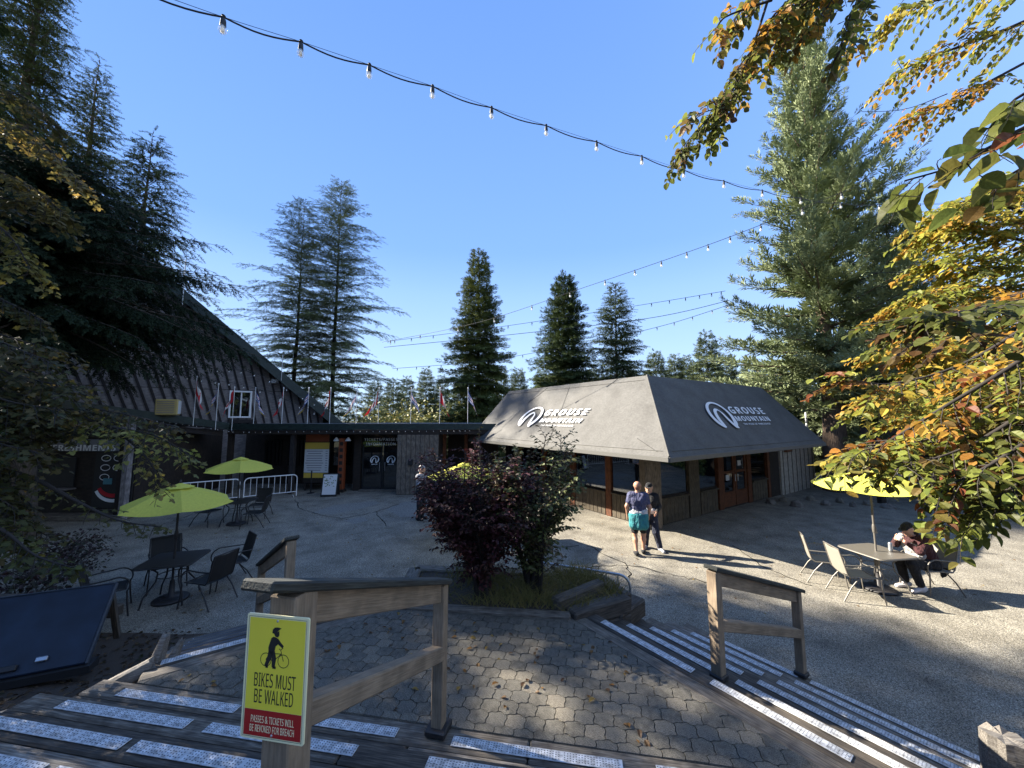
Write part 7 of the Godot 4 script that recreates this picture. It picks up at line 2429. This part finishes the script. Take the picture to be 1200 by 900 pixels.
func head_bones(c: Vector3, bs: Basis) -> Array:
	var P := func(x: float, y: float, z: float) -> Vector3: return c + bs * Vector3(x, y, z)
	return [
		[P.call(0, 0.035, -0.025), P.call(0, 0.03, 0.02), 0.088, 0.084],
		[P.call(0, -0.02, 0.03), P.call(0, -0.075, 0.055), 0.066, 0.042],
		[P.call(-0.035, -0.05, 0.02), P.call(0.035, -0.05, 0.02), 0.045, 0.045],
		[P.call(0, 0.015, 0.098), P.call(0, -0.022, 0.112), 0.010, 0.015],
		[P.call(-0.018, -0.058, 0.088), P.call(0.018, -0.058, 0.088), 0.010, 0.010],
		[P.call(-0.03, 0.032, 0.088), P.call(0.03, 0.032, 0.088), 0.012, 0.012],
		[P.call(-0.082, -0.012, 0.0), P.call(-0.088, 0.02, -0.008), 0.012, 0.016],
		[P.call(0.082, -0.012, 0.0), P.call(0.088, 0.02, -0.008), 0.012, 0.016],
	]


func person(label: String, where: Vector3, turn: float, J: Dictionary, w: Dictionary) -> Node3D:
	var t := thing("person", label, "person", where, turn)
	var j := {
		"pelvis": Vector3(0, 0.95, 0), "waist": Vector3(0, 1.10, 0.01), "chest": Vector3(0, 1.30, 0), "neck": Vector3(0, 1.47, -0.01), "head": Vector3(0, 1.635, 0.015),
		"sl": Vector3(0.185, 1.42, -0.01), "sr": Vector3(-0.185, 1.42, -0.01), "el": Vector3(0.245, 1.14, -0.03), "er": Vector3(-0.245, 1.14, -0.03), "wl": Vector3(0.25, 0.90, 0.04), "wr": Vector3(-0.25, 0.90, 0.04),
		"hl": Vector3(0.09, 0.91, 0), "hr": Vector3(-0.09, 0.91, 0), "kl": Vector3(0.10, 0.49, 0.02), "kr": Vector3(-0.10, 0.49, 0.02), "al": Vector3(0.105, 0.085, -0.02), "ar": Vector3(-0.105, 0.085, -0.02),
		"tl": Vector3(0.12, 0.03, 0.16), "tr": Vector3(-0.12, 0.03, 0.16), "look": Vector3(0, 0, 1), "up": Vector3(0, 1, 0),
	}
	j.merge(J, true)
	var g: float = w.get("girth", 1.0)
	var side: Vector3 = (j.sl - j.sr).normalized()
	var skin := MB.new()
	var torso := [
		[j.hl, j.hr, 0.115 * g, 0.115 * g], [j.pelvis + side * 0.04, j.waist + side * 0.05, 0.12 * g, 0.105 * g], [j.pelvis - side * 0.04, j.waist - side * 0.05, 0.12 * g, 0.105 * g],
		[j.waist + side * 0.05, j.chest + side * 0.07, 0.105 * g, 0.115 * g], [j.waist - side * 0.05, j.chest - side * 0.07, 0.105 * g, 0.115 * g],
		[j.chest + side * 0.07, j.sl - side * 0.06, 0.11 * g, 0.07], [j.chest - side * 0.07, j.sr + side * 0.06, 0.11 * g, 0.07], [j.sl - side * 0.02, j.sr + side * 0.02, 0.062, 0.062],
	]
	var arms := [[j.sl, j.el, 0.056, 0.042], [j.el, j.wl, 0.042, 0.027], [j.sr, j.er, 0.056, 0.042], [j.er, j.wr, 0.042, 0.027]]
	var legs := [[j.hl, j.kl, 0.092 * g, 0.056], [j.kl.lerp(j.kl, 1.0), j.kl.lerp(j.al, 0.35), 0.055, 0.056], [j.kl.lerp(j.al, 0.35), j.al, 0.056, 0.038], [j.hr, j.kr, 0.092 * g, 0.056], [j.kr, j.kr.lerp(j.ar, 0.35), 0.055, 0.056], [j.kr.lerp(j.ar, 0.35), j.ar, 0.056, 0.038]]
	var feet := [[j.al - Vector3(0, 0.04, 0) - (j.tl - j.al).normalized() * 0.05, j.tl, 0.04, 0.032], [j.ar - Vector3(0, 0.04, 0) - (j.tr - j.ar).normalized() * 0.05, j.tr, 0.04, 0.032]]
	var lk: Vector3 = j.look.normalized()
	var hx: Vector3 = j.up.cross(lk).normalized()
	var hb := Basis(hx, lk.cross(hx), lk)
	blob(skin, torso + arms + legs + feet + [[j.chest.lerp(j.neck, 0.7), j.head - hb * Vector3(0, 0.05, 0.02), 0.06, 0.054]], 0.05, 0.02)
	blob(skin, head_bones(j.head, hb) + [[j.neck, j.head - hb * Vector3(0, 0.04, 0.02), 0.052, 0.05]], 0.02, 0.009)
	hand(skin, j.wl, (j.wl - j.el) if not w.has("hl_dir") else w.hl_dir, w.get("pl", -side), 1.0, w.get("curl", 0.5))
	hand(skin, j.wr, (j.wr - j.er) if not w.has("hr_dir") else w.hr_dir, w.get("pr", side), -1.0, w.get("curl", 0.5))
	put("body", skin.mesh(), w.skin, t)
	var grown := func(list: Array, by: float) -> Array: return list.map(func(b): return [b[0], b[1], b[2] + by, b[3] + by])
	# eyes
	for s in [-1.0, 1.0]:
		var e := MB.new()
		e.lathe([Vector2(0.001, -0.007), Vector2(0.009, 0.0), Vector2(0.001, 0.007)], 8, j.head + hb * Vector3(s * 0.031, 0.012, 0.088))
		put("eye", e.mesh(), mats.black, t)
	# shirt or jacket
	var top := MB.new()
	var cut: float = w.get("sleeve", 0.5)
	var sl := [[j.sl, j.sl.lerp(j.el, minf(cut, 1.0)), 0.060, 0.052], [j.sr, j.sr.lerp(j.er, minf(cut, 1.0)), 0.060, 0.052]]
	if cut > 1.0:
		sl += [[j.el, j.el.lerp(j.wl, cut - 1.0), 0.048, 0.036], [j.er, j.er.lerp(j.wr, cut - 1.0), 0.048, 0.036]]
	blob(top, grown.call(torso.slice(1 if w.get("long_top", false) else 3), 0.016) + sl.map(func(b): return [b[0], b[1], b[2] + 0.008, b[3] + 0.008]) + [[j.chest, j.neck - Vector3(0, 0.03, 0), 0.1, 0.062]], 0.05, 0.018)
	put(w.get("top_name", "shirt"), top.mesh(), w.top, t)
	# trousers or shorts
	var low := MB.new()
	var lc: float = w.get("leg_cut", 2.0)
	var lg := []
	for s in ["l", "r"]:
		lg.append([j["h" + s], j["h" + s].lerp(j["k" + s], minf(lc, 1.0)), 0.110 * g, lerpf(0.110, 0.085, minf(lc, 1.0))])
		if lc > 1.0:
			lg.append([j["k" + s], j["k" + s].lerp(j["a" + s], lc - 1.05), 0.085, 0.066])
	blob(low, grown.call(torso.slice(0, 3), 0.012) + lg, 0.045, 0.018)
	put(w.get("low_name", "trousers"), low.mesh(), w.low, t)
	for s in ["l", "r"]:
		var sh := MB.new()
		var a: Vector3 = j["a" + s]
		var e: Vector3 = j["t" + s]
		blob(sh, [[a - Vector3(0, 0.035, 0) - (e - a).normalized() * 0.055, e, 0.048, 0.038], [a, a - Vector3(0, 0.04, 0), 0.046, 0.05]], 0.03, 0.012)
		put("shoe", sh.mesh(), w.shoe, t)
	# hair, cap
	if w.has("hair"):
		var h := MB.new()
		blob(h, w.hair_bones.map(func(b): return [j.head + hb * b[0], j.head + hb * b[1], b[2], b[3]]), 0.02, 0.011)
		put("hair", h.mesh(), w.hair, t)
	if w.has("cap"):
		var c := MB.new()
		blob(c, [[j.head + hb * Vector3(0, 0.065, -0.025), j.head + hb * Vector3(0, 0.06, 0.02), 0.084, 0.08]], 0.02, 0.010)
		var cp := put("cap", c.mesh(), w.cap, t)
		var br := MB.new()
		for k in 8:
			var a0 := deg_to_rad(-58 + k * 14.5)
			var a1 := deg_to_rad(-58 + (k + 1) * 14.5)
			var P := func(a: float, r: float, y: float) -> Vector3: return j.head + hb * Vector3(sin(a) * r * 0.85, y, cos(a) * r + 0.0)
			br.poly([P.call(a0, 0.085, 0.062), P.call(a1, 0.085, 0.062), P.call(a1, 0.165 - 0.04 * absf(sin(a1)), 0.048), P.call(a0, 0.165 - 0.04 * absf(sin(a0)), 0.048)], Vector3.UP)
		put("peak", br.mesh(), w.cap, cp)
	return t


func cloth(called: String, c: Color) -> StandardMaterial3D:
	# worn fabric: creases a few centimetres apart
	var m := worn(called, c, noise("blotch", 0.012, Color.WHITE, Color.WHITE), Vector3(1.1, 0.7, 1.1), 0.9, 4.0, noise("crease", 0.02, Color.BLACK, Color.WHITE, 512, 61))
	m.rim_enabled = true
	m.rim = 0.3
	return m


func make_people() -> void:
	var skin := plain("skin_tan", lin(0.42, 0.22, 0.14), 0.55)
	var skin2 := plain("skin_light", lin(0.50, 0.29, 0.20), 0.55)
	for s in [skin, skin2]:
		s.subsurf_scatter_enabled = true
		s.subsurf_scatter_strength = 0.1
	var navy := cloth("shirt_slate", lin(0.085, 0.09, 0.17))
	var teal := cloth("sweater_teal", lin(0.035, 0.25, 0.27))
	var black := cloth("cloth_black", lin(0.014, 0.014, 0.017))
	var jeans := cloth("cloth_jeans", lin(0.02, 0.025, 0.05))
	var white := cloth("cloth_white", lin(0.7, 0.69, 0.67))
	var grey := plain("hair_grey", lin(0.35, 0.33, 0.31), 0.8)
	var dark := plain("hair_dark", lin(0.025, 0.015, 0.01), 0.6)
	var maroon := cloth("jacket_maroon", lin(0.06, 0.014, 0.016))
	# man seen from behind
	var man := person("bald man seen from behind, slate shirt, teal sweater round his waist, black shorts", Vector3(3.14, 0, -9.45), PI - 0.25,
		{"kl": Vector3(0.10, 0.49, -0.02), "al": Vector3(0.08, 0.095, -0.14), "tl": Vector3(0.11, 0.035, 0.03), "ar": Vector3(-0.10, 0.085, 0.06), "kr": Vector3(-0.11, 0.49, 0.07), "tr": Vector3(-0.13, 0.03, 0.24), "look": Vector3(-0.35, 0.0, 1.0), "el": Vector3(0.27, 1.15, -0.05), "wl": Vector3(0.265, 0.92, 0.04), "er": Vector3(-0.27, 1.15, -0.03), "wr": Vector3(-0.255, 0.93, 0.06)},
		{"skin": skin, "top": navy, "sleeve": 0.62, "low": black, "low_name": "shorts", "leg_cut": 0.82, "shoe": black, "girth": 1.12, "long_top": true, "hair": plain("hair_stubble", lin(0.28, 0.13, 0.08), 0.7), "hair_bones": [[Vector3(0, 0.0, -0.045), Vector3(0, -0.03, -0.035), 0.075, 0.066]]})
	var belt := MB.new()
	blob(belt, [[Vector3(0.07, 0.99, 0), Vector3(-0.07, 0.99, 0), 0.152, 0.152], [Vector3(0.08, 1.03, 0), Vector3(-0.08, 1.03, 0), 0.14, 0.14]], 0.03, 0.018)
	put("white_waistband", belt.mesh(), white, man)
	var sw := MB.new()
	blob(sw, [[Vector3(0.10, 0.93, -0.04), Vector3(0.12, 0.72, -0.07), 0.128, 0.118], [Vector3(-0.10, 0.93, -0.04), Vector3(-0.12, 0.72, -0.07), 0.128, 0.118], [Vector3(0, 0.93, -0.06), Vector3(0.0, 0.70, -0.10), 0.125, 0.105], [Vector3(0.13, 0.94, 0.02), Vector3(-0.13, 0.94, 0.02), 0.11, 0.11]], 0.04, 0.016)
	put("tied_sweater", sw.mesh(), teal, man)
	var kn := MB.new()
	blob(kn, [[Vector3(0.03, 0.94, 0.13), Vector3(0.06, 0.70, 0.15), 0.045, 0.03], [Vector3(-0.03, 0.94, 0.13), Vector3(-0.06, 0.74, 0.15), 0.045, 0.03]], 0.02, 0.012)
	put("sweater_sleeve", kn.mesh(), teal, man)
	# woman facing the camera
	var wo := person("woman in black cap, black jacket and dark jeans facing the camera beside the man", Vector3(3.55, 0, -9.8), -0.35,
		{"pelvis": Vector3(0, 0.92, 0), "waist": Vector3(0, 1.05, 0), "chest": Vector3(0, 1.22, 0), "neck": Vector3(0, 1.38, 0), "head": Vector3(0, 1.53, 0.03), "sl": Vector3(0.165, 1.335, 0), "sr": Vector3(-0.165, 1.335, 0), "el": Vector3(0.23, 1.08, -0.05), "wl": Vector3(0.17, 0.98, 0.16), "er": Vector3(-0.22, 1.08, -0.02), "wr": Vector3(-0.2, 0.88, 0.1), "hl": Vector3(0.085, 0.88, 0), "hr": Vector3(-0.085, 0.88, 0), "kl": Vector3(0.13, 0.47, 0.08), "al": Vector3(0.22, 0.085, 0.05), "tl": Vector3(0.30, 0.03, 0.2), "kr": Vector3(-0.10, 0.47, 0.04), "ar": Vector3(-0.12, 0.085, -0.08), "tr": Vector3(-0.16, 0.03, 0.09), "look": Vector3(-0.3, -0.1, 1)},
		{"skin": skin2, "top": black, "top_name": "jacket", "sleeve": 1.95, "low": jeans, "leg_cut": 2.0, "shoe": plain("shoe_grey", lin(0.25, 0.25, 0.27), 0.7), "girth": 0.94, "cap": black, "hair": dark, "hair_bones": [[Vector3(0, 0.02, -0.05), Vector3(0, -0.06, -0.06), 0.085, 0.06]]})
	var hem := MB.new()
	blob(hem, [[Vector3(0.05, 0.94, 0), Vector3(-0.05, 0.94, 0), 0.135, 0.135], [Vector3(0.05, 0.99, 0), Vector3(-0.05, 0.99, 0), 0.13, 0.13]], 0.03, 0.018)
	put("shirt_hem", hem.mesh(), white, wo)
	# seated person eating at the right table
	var seat := person("person in dark cap and maroon jacket eating, seated at the right table", Vector3(8.12, 0, -7.53), -PI / 2 - 0.05,
		{"pelvis": Vector3(0, 0.53, -0.04), "waist": Vector3(0, 0.68, 0.02), "chest": Vector3(0, 0.87, 0.12), "neck": Vector3(0, 1.02, 0.20), "head": Vector3(0, 1.13, 0.29), "sl": Vector3(0.175, 0.98, 0.16), "sr": Vector3(-0.175, 0.98, 0.16), "el": Vector3(0.24, 0.79, 0.34), "er": Vector3(-0.24, 0.79, 0.34), "wl": Vector3(0.09, 0.93, 0.46), "wr": Vector3(-0.09, 0.93, 0.46), "hl": Vector3(0.09, 0.52, -0.02), "hr": Vector3(-0.09, 0.52, -0.02), "kl": Vector3(0.12, 0.52, 0.40), "kr": Vector3(-0.12, 0.52, 0.40), "al": Vector3(0.12, 0.09, 0.26), "ar": Vector3(-0.10, 0.09, 0.34), "tl": Vector3(0.13, 0.03, 0.42), "tr": Vector3(-0.11, 0.03, 0.50), "look": Vector3(0, -0.42, 1), "up": Vector3(0, 1, 0.3)},
		{"skin": skin2, "top": maroon, "top_name": "jacket", "long_top": true, "sleeve": 1.85, "low": black, "leg_cut": 1.9, "shoe": plain("shoe_white", lin(0.6, 0.55, 0.53), 0.7), "cap": black, "curl": 0.9, "hl_dir": Vector3(-0.8, 0.5, 0.1), "hr_dir": Vector3(0.8, 0.5, 0.1), "pl": Vector3(0, 0.3, -1), "pr": Vector3(0, 0.3, -1), "hair": dark, "hair_bones": [[Vector3(0, 0.02, -0.05), Vector3(0, -0.08, -0.07), 0.086, 0.07], [Vector3(0, -0.08, -0.07), Vector3(0, -0.2, -0.1), 0.07, 0.04]]})
	put("cap_mark", MB.new().box(Vector3(0.0, 1.215, 0.385), Vector3(0.05, 0.018, 0.004), Basis(Vector3.RIGHT, -0.5)).mesh(), white, seat)
	var fr := MB.new()
	blob(fr, [[Vector3(0.1, 0.8, 0.25), Vector3(-0.1, 0.8, 0.25), 0.085, 0.085], [Vector3(0.08, 0.68, 0.2), Vector3(-0.08, 0.68, 0.2), 0.09, 0.09]], 0.04, 0.016)
	put("pale_shirt_front", fr.mesh(), cloth("cloth_pale", lin(0.45, 0.43, 0.41)), seat)
	var food := thing("wrapped_food", "white paper-wrapped food held in the seated person's hands", "food", Vector3(7.63, 0.99, -7.53))
	var fm := MB.new()
	blob(fm, [[Vector3(0, -0.03, 0), Vector3(0.03, 0.04, 0), 0.034, 0.045], [Vector3(0, 0.0, -0.03), Vector3(0, 0.0, 0.03), 0.03, 0.03]], 0.02, 0.008)
	put("wrapper", fm.mesh(), white, food)
	# distant person left of the purple bush
	person("grey-haired person in pale top standing left of the purple bush", Vector3(-3.03, 0, -12.6), 1.2,
		{"el": Vector3(0.24, 1.15, 0.05), "wl": Vector3(0.12, 1.12, 0.26), "er": Vector3(-0.24, 1.15, 0.05), "wr": Vector3(-0.1, 1.1, 0.26), "look": Vector3(0.2, -0.2, 1)},
		{"skin": skin2, "top": cloth("top_pale", lin(0.33, 0.33, 0.35)), "top_name": "sweater", "sleeve": 1.9, "low": black, "leg_cut": 2.0, "shoe": black, "hair": grey, "hair_bones": [[Vector3(0, 0.06, -0.03), Vector3(0, 0.05, 0.02), 0.088, 0.08], [Vector3(0, 0.02, -0.05), Vector3(0, -0.04, -0.05), 0.078, 0.066]]})


# ------------------------------------------------------------------ last small things

func make_small_things() -> void:
	var r := RandomNumberGenerator.new()
	r.seed = 404
	# fallen leaves: on the landing and steps, and a few on the plaza
	var xs := []
	var cs := []
	for k in 420:
		var p := Vector3(r.randf_range(-9, 12), 0.012, r.randf_range(-14, -6.6))
		if k < 110:
			var d := r.randf_range(0.2, 4.4)
			var n := r.randf_range(-1.5, -0.05)
			p = LA + LD * d + LN * n + Vector3(0, 0.012, 0)
			if (p - LC).dot(QN) > 0.0 or (p - LA).dot(WN) > 0.0: continue
		var s := r.randf_range(0.035, 0.065)
		xs.append(Transform3D(Basis.from_euler(Vector3(r.randf_range(-0.25, 0.25), r.randf() * TAU, r.randf_range(-0.25, 0.25))).scaled_local(Vector3.ONE * s), p))
		cs.append([Color(0.25, 0.13, 0.04), Color(0.16, 0.09, 0.04), Color(0.33, 0.22, 0.06), Color(0.12, 0.07, 0.04)][r.randi() % 4])
	multi("fallen_leaves", leaf_mesh(3), mats.leaf, xs, cs, null)
	# dry litter on the soil bank
	var x2 := []
	var c2 := []
	for k in 2600:
		var p := Vector3(r.randf_range(-8.5, -3.75), 0, r.randf_range(-6.2, 0.5))
		var up := clampf((p.z + 6.4) / 4.2, 0, 1.6)
		var kk := clampf((-3.5 - p.x) / 0.7, 0, 1)
		var v := 0.12 * sin(p.x * 2.1) * cos(p.z * 1.7) + 0.05 * sin(p.x * 5.3 + p.z * 4.1)
		p.y = -0.06 + (up * 0.82 + v * minf(up, 1.0)) * (0.25 + 0.75 * kk) + 0.012
		x2.append(Transform3D(Basis.from_euler(Vector3(r.randf_range(-0.5, 0.5), r.randf() * TAU, r.randf_range(-0.5, 0.5))).scaled_local(Vector3.ONE * r.randf_range(0.03, 0.075)), p))
		c2.append([Color(0.09, 0.06, 0.035), Color(0.06, 0.04, 0.025), Color(0.13, 0.09, 0.05), Color(0.05, 0.05, 0.02)][r.randi() % 4])
	multi("leaf_litter", leaf_mesh(1), mats.leaf, x2, c2, null)
